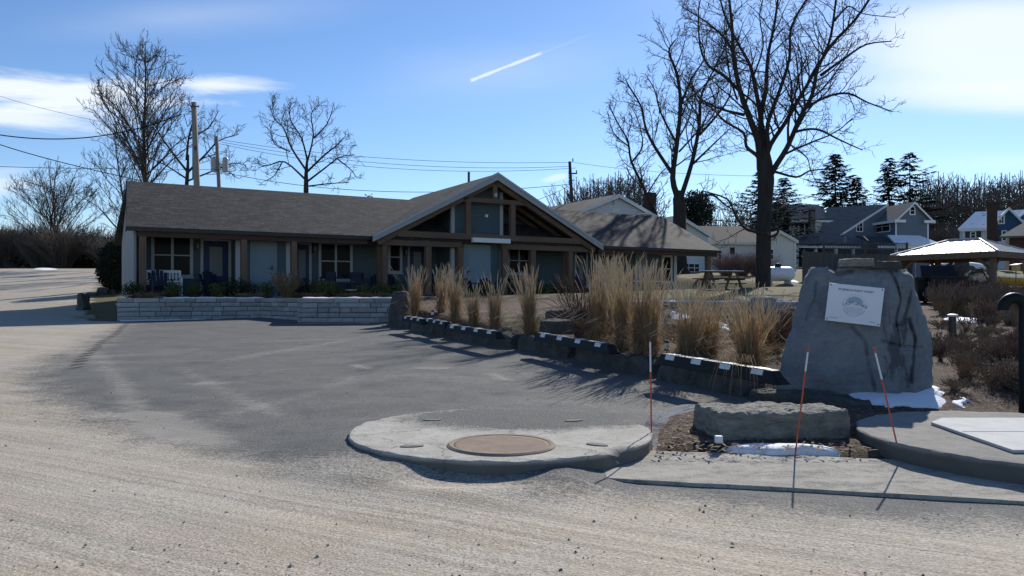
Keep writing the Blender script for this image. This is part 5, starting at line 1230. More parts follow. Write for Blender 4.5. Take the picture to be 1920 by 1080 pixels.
# ------------------------------------------------------------------ neighbouring houses
def hwin(f, par, u0, u1, v0, v1, y=None, x=None, n=2, trim='white', tw=.10, shutters=None):
    """window in the plane y = const (front) or x = const (side) of frame f, sized by photo pixels"""
    if y is not None: a, b = f.px(u0,v0,y), f.px(u1,v1,y); p0, p1 = a.x, b.x; z1, z0 = a.z, b.z
    else: a, b = f.pxx(u0,v0,x), f.pxx(u1,v1,x); p0, p1 = sorted((a.y, b.y)); z1, z0 = a.z, b.z
    def bx(m_, s0, s1, d0, d1, c0, c1):
        if y is not None: m_.box(s0, s1, y-d1, y-d0, c0, c1)
        else: m_.box(x-d1, x-d0, s0, s1, c0, c1)
    m_ = MB(); bx(m_, p0,p0+tw,.004,.06,z0,z1); bx(m_, p1-tw,p1,.004,.06,z0,z1); bx(m_, p0+tw,p1-tw,.004,.06,z1-tw,z1); bx(m_, p0+tw,p1-tw,.004,.06,z0,z0+tw); w = m_.build('window', M[trim], par)
    m_ = MB(); bx(m_, p0+tw,p1-tw,.006,.012,z0+tw,z1-tw); m_.build('pane', M['glassdark'], w)
    m_ = MB(); zm = (z0+z1)/2; bx(m_, p0+tw,p1-tw,.014,.035,zm-.03,zm+.03)
    for k in range(1,n): q = p0+(p1-p0)*k/n; bx(m_, q-.03,q+.03,.036,.05,z0+tw,z1-tw)
    m_.build('sash_bar', M[trim], w)
    if shutters:
        for s0, s1 in ((p0-.45,p0-.03),(p1+.03,p1+.45)): m_ = MB(); bx(m_, s0,s1,.004,.04,z0,z1); m_.build('shutter', M[shutters], par)
    return w
def roofslab(par, pts, mat, th=.18, name='roof'):
    n = (Vector(pts[1])-Vector(pts[0])).cross(Vector(pts[-1])-Vector(pts[0])).normalized()*th; n = n if n.z < 0 else -n
    m_ = MB(); m_.prism(pts, n); return m_.build(name, mat, par)
def gable_house(par, x0, x1, y0, y1, zb, ze, zr, wall, roof, ov=.3, trim='white', front=True):
    """gable end on the front (y0) side, ridge running back"""
    xm = (x0+x1)/2; m_ = MB(); m_.prism([(x0,y0,zb),(x1,y0,zb),(x1,y0,ze),(xm,y0,zr),(x0,y0,ze)], (0,y1-y0,0)); m_.build('wall', M[wall], par)
    g_ = (zr-ze)/(xm-x0)
    for s_, e in ((-1,x0),(1,x1)):
        zz = ze-ov*g_; roofslab(par, [(e+s_*ov,y0-ov,zz+.2),(xm+(.003 if s_>0 else 0),y0-ov,zr+.2),(xm+(.003 if s_>0 else 0),y1+ov,zr+.2),(e+s_*ov,y1+ov,zz+.2)], M[roof], .17)
        m_ = MB(); m_.prism([(e+s_*ov,y0-ov-.05,zz-.06),(e+s_*ov,y0-ov-.05,zz+.19),(xm,y0-ov-.05,zr+.19),(xm,y0-ov-.05,zr-.08)], (0,.045,0)); m_.build('barge_board', M[trim], par)
        m_ = MB(); m_.box(e+s_*.02-.09, e+s_*.02+.09, y0-.04, y0-.003, zb, ze-.05); m_.build('corner_board', M[trim], par)
# A: white gable behind the right wing
pk = at(1157,363,55); hA = thing('white_house', 'white clapboard house whose gable rises behind the right wing of the motel', 'house', (pk.x, pk.y, Gz(pk.x,pk.y)), MYAW); fA = Frame(hA.location, MYAW)
a, b = fA.px(1085,397,0), fA.px(1228,412,0); zr = fA.px(1157,364,0).z; hwx = (b.x-a.x)/2
gable_house(hA, -hwx, hwx, 0, 8.4, -.5, a.z-.1, zr-.2, 'whitesiding', 'roof_y', .25)
hwin(fA, hA, 1148,1161,391,399, y=0, n=2); m_ = MB(); q = fA.px(1150,379,0); m_.box(q.x-.05,q.x+.05,-.06,-.004,q.z-.2,q.z+.2); m_.build('vent', M['trim'], hA)
m_ = MB(); q = fA.px(1219,385,3.5); m_.box(q.x-.38,q.x+.38,3.2,3.9,a.z-1,fA.px(1219,362,3.5).z); m_.build('chimney', M['brick'], hA)
q = fA.px(1209,403,-.6); m_ = MB(); m_.box(q.x-.05,q.x+.05,-.65,-.55,q.z-1.6,q.z); m_.box(q.x-.45,q.x+.45,-1.0,-.2,q.z,q.z+.1); m_.build('roof_vent', M['white'], hA)
# B: smaller gable to its right
pk = at(1272,404,57); hB = thing('white_house', 'pale house with a small gable seen past the right end of the motel roof', 'house', (pk.x, pk.y, Gz(pk.x,pk.y)), MYAW); fB = Frame(hB.location, MYAW)
b = fB.px(1327,443,0); zr = fB.px(1272,405,0).z; gable_house(hB, -b.x, b.x, 0, 7, -.8, b.z, zr-.15, 'whitesiding', 'roof_y', .2)
hwin(fB, hB, 1280,1312,492,512, y=0, n=3); 
# C: low cream building either side of the big trunk
o_ = at(1322,500,60); hC = thing('cream_building', 'low cream building with a dark roof behind the big bare tree trunk', 'building', (o_.x,o_.y,Gz(o_.x,o_.y)), R(6)); fC = Frame(hC.location, R(6))
x1 = fC.px(1432,500,0).x; ze = fC.px(1370,453,0).z; zr = ze+.95
m_ = MB(); m_.prism([(-1.5,0,-1),(-1.5,0,ze),(-1.5,3.2,zr+.3),(-1.5,6.4,ze),(-1.5,6.4,-1)], (x1+1.5,0,0)); m_.build('wall', M['cream'], hC)
roofslab(hC, [(-1.7,-.3,ze-.05),(x1,-.3,ze-.05),(x1,3.2,zr+.55),(-1.7,3.2,zr+.55)], M['roofdark']); roofslab(hC, [(-1.7,6.7,ze-.05),(x1,6.7,ze-.05),(x1,3.203,zr+.55),(-1.7,3.203,zr+.55)], M['roofdark'])
m_ = MB(); m_.box(-1.7,x1,-.36,-.305,ze-.25,ze-.05); m_.build('fascia', M['cream'], hC)
hwin(fC, hC, 1369,1377,464,477, y=0, n=1, tw=.05, trim='gutter'); hwin(fC, hC, 1345,1353,474,500, y=0, n=1, tw=.06)
xg0, xg1 = fC.px(1432,500,-.6).x, fC.px(1490,500,-.6).x; zg = fC.px(1465,437,-.6).z; zge = fC.px(1490,453,-.6).z
gable_house(hC, xg0, xg1, -.6, 5.5, -1, zge, zg, 'cream', 'roofdark', .2, 'cream'); hwin(fC, hC, 1441,1451,466,488, y=-.6, n=1, tw=.08)
# D: big slate blue house, its cream wing, and the porch roofs
o_ = at(1680,505,95); hD = thing('blue_house', 'large slate blue two storey house with white trim and grey roofs', 'house', (o_.x,o_.y,4.6), R(10)); fD = Frame(hD.location, R(10))
w_ = fD.px(1739.5,430,0).x; s_ = fD.pxx(1633,420,0).y; ze = fD.px(1739,412,0).z; zr = fD.px(1715,379,0).z
gable_house(hD, 0, w_, 0, s_, -1, ze, zr-.2, 'bluesiding', 'hroof_y', .55)
hwin(fD, hD, 1705,1716,386.5,403.5, y=0, n=1, tw=.14); hwin(fD, hD, 1640,1669.5,416,434, x=0, n=2, tw=.12)
m_ = MB(); m_.box(-.6,.9,-.62,-.45,ze-.45,ze-.12); m_.box(-.62,-.5,-.448,s_+.3,ze-.45,ze-.15); m_.build('eave_return', M['white'], hD); m_ = MB(); m_.box(w_-.9,w_+.6,-.62,-.45,ze-.45,ze-.12); m_.build('eave_return', M['white'], hD)
# saltbox wing whose raked end faces right
A_ = fD.pxx(1661,384,-.0); yr = s_+.6
P = lambda u, v, y: fD.px(u, v, y)
y0 = s_-1.2; top = P(1660,383,y0); low = P(1580,438,y0); br2 = P(1634,440,y0); up2 = P(1634,412,y0)
base = -1.0
m_ = MB(); m_.prism([(low.x,y0,base),(top.x+.2,y0,base),(top.x+.2,y0,top.z-.2),(low.x,y0,low.z-.15)], (0,3.5,0)); m_.build('wall', M['bluesiding'], hD)
hwin(fD, hD, 1605,1618,416,435, y=y0, n=2, tw=.11)
rl = P(1552,392,y0+2.6); ll = P(1538,440,y0+.2)
roofslab(hD, [(low.x-.2,y0-.3,low.z),(top.x+.2,y0-.3,top.z),(rl.x,y0+2.6,rl.z+.2),(ll.x,y0+.2,ll.z)], M['hroof_x'], .2)
m_ = MB(); m_.beam((low.x-.2,y0-.34,low.z-.06),(top.x+.2,y0-.34,top.z-.06),.06,.24); m_.build('barge_board', M['white'], hD)
# cream wing on the left
yl = y0+1.5; c0 = P(1450,480,yl); c1 = P(1552,480,yl); ez = P(1500,412,yl).z; pz = P(1456,386,yl+3).z
m_ = MB(); m_.prism([(c0.x,yl,base),(c1.x,yl,base),(c1.x,yl,ez),(c0.x,yl,ez)], (0,6,0)); m_.prism([(c0.x,yl,ez-.02),(c0.x,yl+3,pz),(c0.x,yl+6,ez-.02)], (.15,0,0)); m_.build('wall', M['cream'], hD)
roofslab(hD, [(c0.x-.3,yl-.3,ez),(c1.x+.6,yl-.3,ez),(c1.x+.6,yl+3,pz+.25),(c0.x-.3,yl+3,pz+.25)], M['hroof_x'], .2); m_ = MB(); m_.box(c0.x-.3,c1.x+.6,yl-.37,-.31+yl,ez-.3,ez-.05); m_.build('fascia', M['white'], hD)
hwin(fD, hD, 1496.5,1509,418,443, y=yl, n=1, tw=.11, shutters='navy'); hwin(fD, hD, 1470,1480,422,442, y=yl, n=1, tw=.1)
q = P(1519,400,yl-.3); m_ = MB(); m_.box(q.x-.32,q.x+.32,yl-1.0,yl-.4,base,P(1519,389,yl-.3).z); m_.build('chimney', mk('grey_chimney', (.16,.155,.15), (.12,.115,.11), 6, .9, .3), hD)
# porches
py = y0-2.2; pa, pb, pc = P(1517,458,py), P(1570,437,py+2), P(1613,456,py); pe = P(1488,458,py)
roofslab(hD, [(pe.x,py,pa.z),(pc.x,py,pc.z),(pb.x,py+2.1,pb.z),(pa.x+1.0,py+2.1,pb.z)], M['hroof_x'], .15, 'porch_roof')
pd_, pf = P(1678,458,-1.6), P(1640,441,0); roofslab(hD, [(pc.x+.02,-1.9,pd_.z-.05),(pd_.x,-1.9,pd_.z-.05),(pd_.x,.6,pf.z-.1),(pb.x+.6,.6,pf.z-.05)], M['roofdark'], .15, 'porch_roof')
m_ = MB(); m_.box(pe.x,pc.x,py-.06,py-.004,pa.z-.45,pa.z-.16); m_.box(pc.x+.02,pd_.x,-1.96,-1.904,pd_.z-.5,pd_.z-.22); m_.build('porch_fascia', M['white'], hD)
ra, rb, rc = P(1679,458,-2.0), P(1712,441,-.2), P(1768,454,-2.0)
roofslab(hD, [(ra.x,-2.2,ra.z),(rc.x,-2.2,ra.z),(rc.x-1.6,-.02,rb.z),(ra.x+.4,-.02,rb.z)], M['snowroof_x'], .15, 'porch_roof'); m_ = MB(); m_.box(ra.x,rc.x,-2.26,-2.204,ra.z-.5,ra.z-.16); m_.build('porch_fascia', M['white'], hD)
for u, y in ((1494,py+.3),(1529,py+.3),(1567,py+.3),(1600,py+.3),(1681,-2.0),(1716,-2.0),(1757,-2.0)):
    q = P(u,470,y); m_ = MB(); m_.box(q.x-.16,q.x+.16,y-.16,y+.16,base,pa.z-.3); m_.build('porch_post', M['white'], hD)
m_ = MB(); q = P(1488,480,y0-.2); m_.box(q.x,top.x,y0-.25,y0-.05,base,pa.z-.3); m_.build('porch_wall', M['roofdark'], hD)
# E: blue and white house with snowy roofs, far right
o_ = at(1806,460,80); hE = thing('blue_white_house', 'white house with blue gable and snow covered roofs at the far right', 'house', (o_.x,o_.y,4.4), R(-27)); fE = Frame(hE.location, R(-27)); P = lambda u, v, y=0: fE.px(u, v, y)
x0, x1, x2 = 0, P(1866,420).x, P(1990,420).x; ze = P(1830,428).z; zt = P(1830,397,3).z
m_ = MB(); m_.box(x0,x2,0,6,-1.5,ze); m_.build('wall', M['whitesiding'], hE)
roofslab(hE, [(x0-.5,-.4,ze),(x2,-.4,ze),(x2,3,zt),(P(1829,397,3).x,3,zt)], M['snowroof_x'], .18); m_ = MB(); m_.box(x0-.4,x2,-.46,-.404,ze-.3,ze-.05); m_.build('fascia', M['white'], hE)
g0, g1, gk = P(1866,425,-.8), P(1916,425,-.8), P(1877,392,-.8)
gx0, gx1 = P(1863,425,-.8).x, P(1920,425,-.8).x; gzr = P(1880,393,-.8).z; gze = P(1860,423,-.8).z
gable_house(hE, gx0, gx1, -.8, 4, gze-.6, gze, gzr, 'deepblue', 'snowroof_y', .35); m_ = MB(); m_.box(gx0,gx1,-.8,-.0,-1.5,gze-.6); m_.build('wall', M['whitesiding'], hE)
hwin(fE, hE, 1871,1884,404,420, y=-.8, n=2, tw=.12); hwin(fE, hE, 1819,1830,434,447, y=0, n=1, tw=.1, shutters='gutter'); hwin(fE, hE, 1878,1888,432,452, y=-.8, n=1, tw=.1, shutters='gutter')
gable_house(hE, P(1898,400,1).x, P(1990,400,1).x, 1, 7, ze-.2, ze+.5, P(1940,382,1).z, 'deepblue', 'snowroof_y', .4)
# brick chimneyed red shed in front of it
o_ = at(1850,470,66); hS = thing('red_building', 'dark red building with grey roof and a tall brown brick chimney at the far right', 'building', (o_.x,o_.y,3.2), R(-30)); fS = Frame(hS.location, R(-30)); P = lambda u, v, y=0: fS.px(u, v, y)
x0, x1 = P(1892,440).x, P(2010,440).x; ze = P(1900,443).z; zt = P(1935,418,3).z
m_ = MB(); m_.box(x0,x1,0,6,-1.5,ze); m_.build('wall', M['redsiding'], hS); roofslab(hS, [(x0-.7,-.5,ze),(x1,-.5,ze),(x1,3,zt+.2),(P(1925,420,3).x,3,zt+.2)], M['hroof_x'], .18)
m_ = MB(); c0, c1 = P(1850,420,.5).x, P(1870,420,.5).x; m_.box(c0,c1,.2,1.0,-1.5,P(1860,383,.5).z); m_.box(c0-.08,c1+.08,.12,1.08,P(1860,383,.5).z,P(1860,380,.5).z); m_.build('chimney', M['brick'], hS)
# ------------------------------------------------------------------ gazebo
gc = at(1864,552,34.0); gy = math.atan2(-.82*0+.57, .82)   # right face runs along (.82,.57)
gz0 = Gz(gc.x,gc.y)-.02; gzb = thing('gazebo', 'timber gazebo with a pale ribbed metal hip roof in the garden on the right', 'gazebo', (gc.x,gc.y,gz0), math.atan2(.57,.82)); fG = Frame(gzb.location, math.atan2(.57,.82))
eh = fG.px(1864,471,0).z; gw, gl, ri = 3.7, 4.3, .85; pr_ = .72
hip = [Vector((-.25,-.25,eh)),Vector((gw+.25,-.25,eh)),Vector((gw+.25,gl+.25,eh)),Vector((-.25,gl+.25,eh)),Vector((gw/2,1.45,eh+pr_)),Vector((gw/2,gl-1.45,eh+pr_))]
m_ = MB(); m_.add(hip+[p-Vector((0,0,.06)) for p in hip[:4]], [(0,1,4),(1,2,5,4),(2,3,5),(3,0,4,5),(6,9,8,7),(0,6,7,1),(1,7,8,2),(2,8,9,3),(3,9,6,0)]); rfG = m_.build('roof', M['metalroof'], gzb)
m_ = MB(); a0, a1, a2, a3, k0, k1 = hip
def ribs(e0, e1, r0, r1, n):
    for k in range(n+1):
        f = k/n; p = e0.lerp(e1, f); d_ = (e1-e0); up = (r0+r1)/2-(e0+e1)/2; up -= d_.normalized()*up.dot(d_.normalized())
        # rib climbs straight up the slope until it meets the hip or ridge
        L_ = d_.length; sx = f*L_; i0 = (r0-e0).dot(d_.normalized()); i1 = (e1-r1).dot(d_.normalized()); t_ = min(1, sx/max(i0,1e-3), (L_-sx)/max(i1,1e-3))
        if t_ < .05: continue
        m_.beam(p+up*t_*.03+Vector((0,0,.008)), p+up*t_+Vector((0,0,.008)), .03, .022)
ribs(a3, a0, k1, k0, 13); ribs(a0, a1, k0, k0, 11); ribs(a1, a2, k0, k1, 13); ribs(a2, a3, k1, k1, 11)
for e, r_2 in ((a0,k0),(a1,k0),(a2,k1),(a3,k1)): m_.beam(e+Vector((0,0,.03)), r_2+Vector((0,0,.03)), .09, .04)
m_.beam(k0+Vector((0,0,.04)), k1+Vector((0,0,.04)), .16, .05); m_.build('ribs', M['galv'], rfG)
m_ = MB(); m_.box(-.26,gw+.26,-.29,-.255,eh-.28,eh-.01); m_.box(-.29,-.255,-.29,gl+.29,eh-.28,eh-.01); m_.box(gw+.255,gw+.29,-.29,gl+.29,eh-.28,eh-.01); m_.box(-.26,gw+.26,gl+.255,gl+.29,eh-.28,eh-.01); m_.build('fascia', M['timberx'], gzb)
for x in (.1,gw-.1):
    for y in (.1,gl-.1):
        m_ = MB(); m_.box(x-.11,x+.11,y-.11,y+.11,-.1,eh-.06); m_.build('post', M['timber'], gzb)
        for dx, dy in ((1 if x < 1 else -1,0),(0,1 if y < 1 else -1)):
            pts = [Vector((x+dx*q, y+dy*q, eh-.95+h)) for q, h in ((.1,0),(.22,.28),(.42,.5),(.72,.68))]; m_ = MB()
            for p, q in zip(pts, pts[1:]): m_.beam(p, q, .09, .11)
            m_.build('brace', M['timber'], gzb)
# ------------------------------------------------------------------ fence, tank, yard things
def fence(A, B, zt_rel, lab, lattice=0.0):
    A = Vector((A.x,A.y,Gz(A.x,A.y))); B = Vector((B.x,B.y,Gz(B.x,B.y))); d_ = B-A; L = math.hypot(d_.x,d_.y); t = thing('wooden_fence', lab, 'fence', A, math.atan2(d_.y,d_.x), 'weathered wooden fences'); sl = d_.z/L
    r_ = random.Random(int(L*100)); m_ = MB(); x = 0
    while x < L: w_ = .14; h = zt_rel-lattice+r_.uniform(-.02,.02); m_.add([(x,0,sl*x),(x+w_-.012,0,sl*x),(x+w_-.012,0,sl*x+h),(x,0,sl*x+h),(x,.022,sl*x),(x+w_-.012,.022,sl*x),(x+w_-.012,.022,sl*x+h),(x,.022,sl*x+h)], [(0,1,2,3),(7,6,5,4),(0,4,5,1),(1,5,6,2),(2,6,7,3),(3,7,4,0)]); x += w_
    m_.build('boards', M['greyboard'], t)
    x = 0
    while x <= L+.01: m_ = MB(); m_.box(x-.05,x+.05,.024,.124,sl*x-.2,sl*x+zt_rel+.05); m_.build('post', M['greyboard'], t); x += L/max(1,round(L/2.3))
    if lattice:
        m_ = MB()
        for z in (zt_rel-lattice+.03, zt_rel-lattice*.5, zt_rel-.03): m_.beam((0,.012,z),(L,.012,sl*L+z),.022,.05)
        k = 0
        while k*.1 < L: m_.box(k*.1,k*.1+.03,.0,.02,sl*k*.1+zt_rel-lattice+.06,sl*k*.1+zt_rel-.06); k += 1
        m_.build('lattice', M['greyboard'], t)
fence(at(1508,520,44), at(1560,520,44.5), 1.75, 'plain left section of the grey fence behind the sign rock'); fence(at(1546,520,46), at(1702,520,47), 2.35, 'taller lattice topped grey fence behind the sign rock', .75)
g = at(1459,528,40); t = thing('propane_tank', 'white horizontal propane tank on the lawn beside the big bare tree', 'tank', (g.x,g.y,Gz(g.x,g.y)), R(14))
m_ = MB(); L_, r_2 = .90, .375; zc = .52; prof = [(.02,-L_)]+[(r_2*math.sin(a), -L_+.28*(1-math.cos(a))) for a in [PI/2*k/8 for k in range(1,9)]]+[(r_2*math.cos(a), L_-.28*(1-math.sin(a))) for a in [PI/2*k/8 for k in range(0,8)]]+[(.02,L_)]
vs = []; n = 28
for r2, x in prof:
    for k in range(n): a = 2*PI*k/n; vs.append((x, r2*math.cos(a), zc+r2*math.sin(a)))
m_.add(vs, [(i*n+k, i*n+(k+1)%n, (i+1)*n+(k+1)%n, (i+1)*n+k) for i in range(len(prof)-1) for k in range(n)]); m_.build('tank_body', mk('white_tank_paint', (.72,.74,.77), (.66,.68,.71), 4, .35, .02, spec=.5), t, smooth=True)
m_ = MB(); m_.lathe([(.16,zc+r_2-.03),(.16,zc+r_2+.12),(.12,zc+r_2+.17),(.03,zc+r_2+.18)], 16); m_.build('valve_dome', M['darkgreen'], t)
for x in (-.55,.55): m_ = MB(); m_.prism([(x-.06,-.28,-.1),(x-.06,.28,-.1),(x-.06,.2,zc-.2),(x-.06,-.2,zc-.2)], (.12,0,0)); m_.build('leg', M['galv'], t)
snow([(1462,527),(1480,525),(1497,529),(1480,531)], 'snow patch on the lawn under the right end of the propane tank', .12)
# picnic tables with snow on top
def picnic(u, v, Y, rz_, lab, s_=1.0):
    g = at(u,v,Y); t = thing('picnic_table', lab, 'picnic table', (g.x,g.y,Gz(g.x,g.y)), rz_, 'picnic tables')
    m_ = MB(); m_.box(-.9,.9,-.37,.37,.70,.74); m_.build('tabletop', M['timberx'], t); m_ = MB(); m_.box(-.88,.88,-.35,.35,.742,.765); m_.build('snow_cover', M['snow'], t, bevel=.02)
    for y in (-.72,.72): m_ = MB(); m_.box(-.9,.9,y-.13,y+.13,.42,.46); m_.build('seat', M['timberx'], t)
    for x in (-.6,.6):
        for y in (-1,1): m_ = MB(); m_.beam((x,y*.65,0),(x,y*.2,.70),.09,.05); m_.build('leg', M['timberx'], t)
        m_ = MB(); m_.beam((x+.05,-.8,.40),(x+.05,.8,.40),.04,.09); m_.build('crossbar', M['timberx'], t)
picnic(1362,530,39,R(8),'snow topped picnic table just right of the end porch post'); picnic(1352,538,33,R(15),'nearer picnic table behind the thin plume grasses')
# timber rail table in front of the right wing window
t = thing('garden_table', 'slim pale topped table in front of the right wing window', 'table', (*MF.w(PX(1215,545,-3.2)).xy, 1.18), MYAW)
m_ = MB(); m_.box(-.55,.55,-.3,.3,.66,.70); m_.build('tabletop', M['white'], t)
for x in (-.5,.5):
    for y in (-.25,.25): m_ = MB(); m_.box(x-.025,x+.025,y-.025,y+.025,0,.66); m_.build('leg', M['darkmetal'], t)
# black bins near the gazebo
def cart(u, v, Y, w_, h, lab, open_=False):
    g = at(u,v,Y); t = thing('wheeled_bin', lab, 'bin', (g.x,g.y,Gz(g.x,g.y)), R(-8), 'black bins by the gazebo')
    m_ = MB(); m_.prism([(-w_*.42,-.3,.06),(w_*.42,-.3,.06),(w_*.5,-.36,h),(-w_*.5,-.36,h)], (0,.68,0)); m_.build('bin_body', M['blackplastic'], t, bevel=.02)
    m_ = MB(); m_.box(-w_*.52,w_*.52,-.40,.36,h+.002,h+.05); m_.build('rim', M['blackplastic'], t)
    m_ = MB()
    if open_: m_.prism([(-w_*.5,.36,h+.05),(w_*.5,.36,h+.05),(w_*.46,.62,h+.42),(-w_*.46,.62,h+.42)], (0,.03,.02))
    else: m_.box(-w_*.5,w_*.5,-.38,.34,h+.052,h+.09)
    m_.build('lid', M['blackplastic'], t)
    for x in (-1,1): m_ = MB(); m_.tube([(x*w_*.40,.30,.10),(x*w_*.46,.30,.10)], .10, 12); m_.build('wheel', M['rubber'], t)
cart(1742,573,25,1.0,.74,'wide black bin left of the gazebo, next to the sign rock'); cart(1771,573,24.6,1.1,.82,'black bin with its lid propped open in front of the gazebo', True); cart(1800,573,24.8,.8,.66,'smallest black bin, right of the one with an open lid')
snow_strip(at(1785,0,24.4), at(1806,0,24.5), .25, Gz(14.2,24.5)+.75, 'snow on the lid of the smallest black bin', 0, 41)
# birdhouse on a pole with an orange stub
g = at(1905,552,27); t = thing('birdhouse', 'pale yellow birdhouse on a thin pole in front of the yellow canoe', 'birdhouse', (g.x,g.y,Gz(g.x,g.y)), .3); z_ = lambda v: CH+(HV-v)/F*27-t.location.z
m_ = MB(); m_.tube([(0,0,-.1),(0,0,z_(508))], .015, 8); m_.build('pole', M['darkmetal'], t); m_ = MB(); m_.tube([(0,0,z_(541)),(0,0,z_(529))], .03, 8); m_.build('orange_collar', M['orange'], t)
m_ = MB(); m_.prism([(-.09,-.09,z_(508)),(.09,-.09,z_(508)),(.09,-.09,z_(498)),(-.09,-.09,z_(499))], (0,.18,0)); m_.build('box', M['birdwood'], t); m_ = MB(); m_.prism([(-.15,-.14,z_(497.6)),(.13,-.14,z_(495)),(.13,-.14,z_(494)),(-.15,-.14,z_(496.6))], (0,.28,0)); m_.build('roof', M['white'], t)
# yellow canoe and white boat
def hull(name, u0, u1, v, Y, h, w_, mat, lab, cat, over=False, cover=None):
    A, B = at(u0,v,Y), at(u1,v,Y); L_ = (B-A).length; c = (A+B)/2; t = thing(name, lab, cat, (c.x,c.y,c.z)); N = 26; vs = []; K = 9
    for i in range(N+1):
        f = i/N*2-1; sh = (1-abs(f)**2.6); wd = max(.02,w_/2*sh**.8); rise = .25*h*abs(f)**3
        for k in range(K): a = PI*k/(K-1); vs.append((f*L_/2, -wd*math.cos(a), (h*(1-.95*math.sin(a)**.8)+rise) if not over else (h*.95*math.sin(a)**.8*(.35+.65*sh)-rise*.2)))
    fs = [(i*K+k, (i+1)*K+k, (i+1)*K+k+1, i*K+k+1) for i in range(N) for k in range(K-1)]; m_ = MB(); m_.add(vs, fs); o = m_.build('hull', mat, t, smooth=True); sf = o.modifiers.new('s','SOLIDIFY'); sf.thickness = .02
    m_ = MB(); m_.tube([vs[i*K] for i in range(N+1)], .025, 6); m_.tube([vs[i*K+K-1] for i in range(N+1)], .025, 6); m_.build('gunwale', M['white'] if not cover else cover, t)
    if cover: m_ = MB(); m_.add([Vector(vs[i*K+k0])+Vector((0,0,.05)) for i in range(1,N) for k0 in (0,K-1)], [(2*i,2*i+2,2*i+3,2*i+1) for i in range(N-2)]); o = m_.build('snow_cover', cover, t); sf = o.modifiers.new('s','SOLIDIFY'); sf.thickness = .06
    return t
hull('canoe', 1862, 1960, 537, 36, .38, .8, M['yellow'], 'yellow canoe with snow along its top behind the gazebo', 'canoe', cover=M['snow'])
hull('boat', 1738, 1852, 503, 44, .40, 1.3, M['white'], 'upturned white boat seen under the gazebo roof', 'boat', True)
A_ = at(1735,0,46); m_ = MB(); bl = thing('tarp_shelter', 'grey blue tarpaulin shelter behind the upturned white boat', 'shelter', (*at(1790,0,46.5).xy, Gz(26,46.5)))
m_.prism([(-2.6,0,0),(2.6,0,0),(2.5,0,1.15),(1.2,0,1.5),(-1.2,0,1.55),(-2.5,0,1.2)], (0,1.6,0)); m_.build('tarpaulin', M['tarp'], bl); m_ = MB(); [m_.tube([(x,-.05,0),(x,-.05,1.15)], .03, 6) for x in (-2.4,0,2.4)]; m_.build('poles', M['galv'], bl)
r_ = random.Random(19)
for k in range(70):   # heap of dark stones with snow behind the gazebo
    u = r_.uniform(1728,1862); Y = r_.uniform(37,41); g = at(u,0,Y); s_ = r_.uniform(.3,.75); hz = r_.uniform(0,1.25)*max(0,1-abs((u-1800)/75)**2)
    m_ = slab_rock(s_, s_*r_.uniform(.6,.9), s_*r_.uniform(.5,.9), 200+k, .07, (7,6,5), .3, 3); o = m_.build('heap_stone', M['dirtysnow'] if k % 8 == 0 else M['kerbrock']); o.location = (g.x,g.y,Gz(g.x,g.y)-.05+max(0,hz)); o.rotation_euler = (r_.uniform(-.3,.3),r_.uniform(-.3,.3),r_.uniform(0,3))
    tag(o, 'snow dusted pale stone in the heap behind the gazebo' if k % 8 == 0 else 'dark stone in the rubble heap behind the gazebo', 'stone', 'pale stones of the heap behind the gazebo' if k % 8 == 0 else 'dark stones of the heap behind the gazebo')
A_, B_ = at(1818,0,31), at(1960,0,31.5); stone_wall([A_, B_], Gz(19,31)+.42, 2, 'low stone bench wall in front of the yellow canoe', .2, .35, 'garden_wall')
# low stump-like bollard with snowy cap among the weeds
g = ground(1786,640); t = thing('bollard_light', 'short dark bollard with a pale cap among the weeds right of the sign rock', 'bollard', g); m_ = MB(); m_.lathe([(.06,-.05),(.06,.42)], 14); m_.build('post', M['darkmetal'], t); m_ = MB(); m_.lathe([(.085,.421),(.085,.45),(.03,.465)], 14); m_.build('cap', M['white'], t)
# utility poles
def pole(u, vt, vb, Y, r0, r1, lab, mat='polewood'):
    g = at(u,0,Y); t = thing('utility_pole', lab, 'utility pole', (g.x,g.y,Gz(g.x,g.y)), 0, 'wooden utility poles'); h = CH+(HV-vt)/F*Y-t.location.z
    m_ = MB(); m_.tube([(0,0,-.3),(0,0,h*.5),(-.004*Y,0,h)], [r0,(r0+r1)/2,r1], 14); m_.build('pole', M[mat], t, smooth=True); t['h'] = h; return t, h
p1, h1 = pole(369.5,192,347,42,.19,.145,'thick pale utility pole rising behind the left end of the motel roof')
m_ = MB(); m_.box(-.30,.12,-.16,-.12,h1-.28,h1-.22); m_.tube([(-.20,-.14,h1-.25),(-.20,-.14,h1-.12)], .03, 8); m_.tube([(.14,-.14,h1-.3),(.14,-.14,h1-.2)], .03, 8); m_.build('bracket', M['darkmetal'], p1)
m_ = MB(); m_.tube([(-.20,-.05,h1-.7),(-.21,-.05,h1-4.2)], .035, 8); m_.build('conduit', M['poledark'], p1); m_ = MB(); m_.box(-.08,.08,-.2,-.15,h1-2.6,h1-2.4); m_.build('meter_box', M['darkmetal'], p1)
p2, h2 = pole(412,256,350,60,.17,.13,'thinner utility pole carrying two grey transformers')
for x in (-.42,.48): m_ = MB(); m_.lathe([(.20,h2-2.75),(.22,h2-2.7),(.22,h2-1.75),(.16,h2-1.65),(.05,h2-1.6)], 14, (x,-.1,0)); m_.build('transformer', M['galv'], p2)
m_ = MB(); m_.box(-.5,.5,-.05,.05,h2-2.2,h2-2.1); m_.build('bracket', M['galv'], p2)
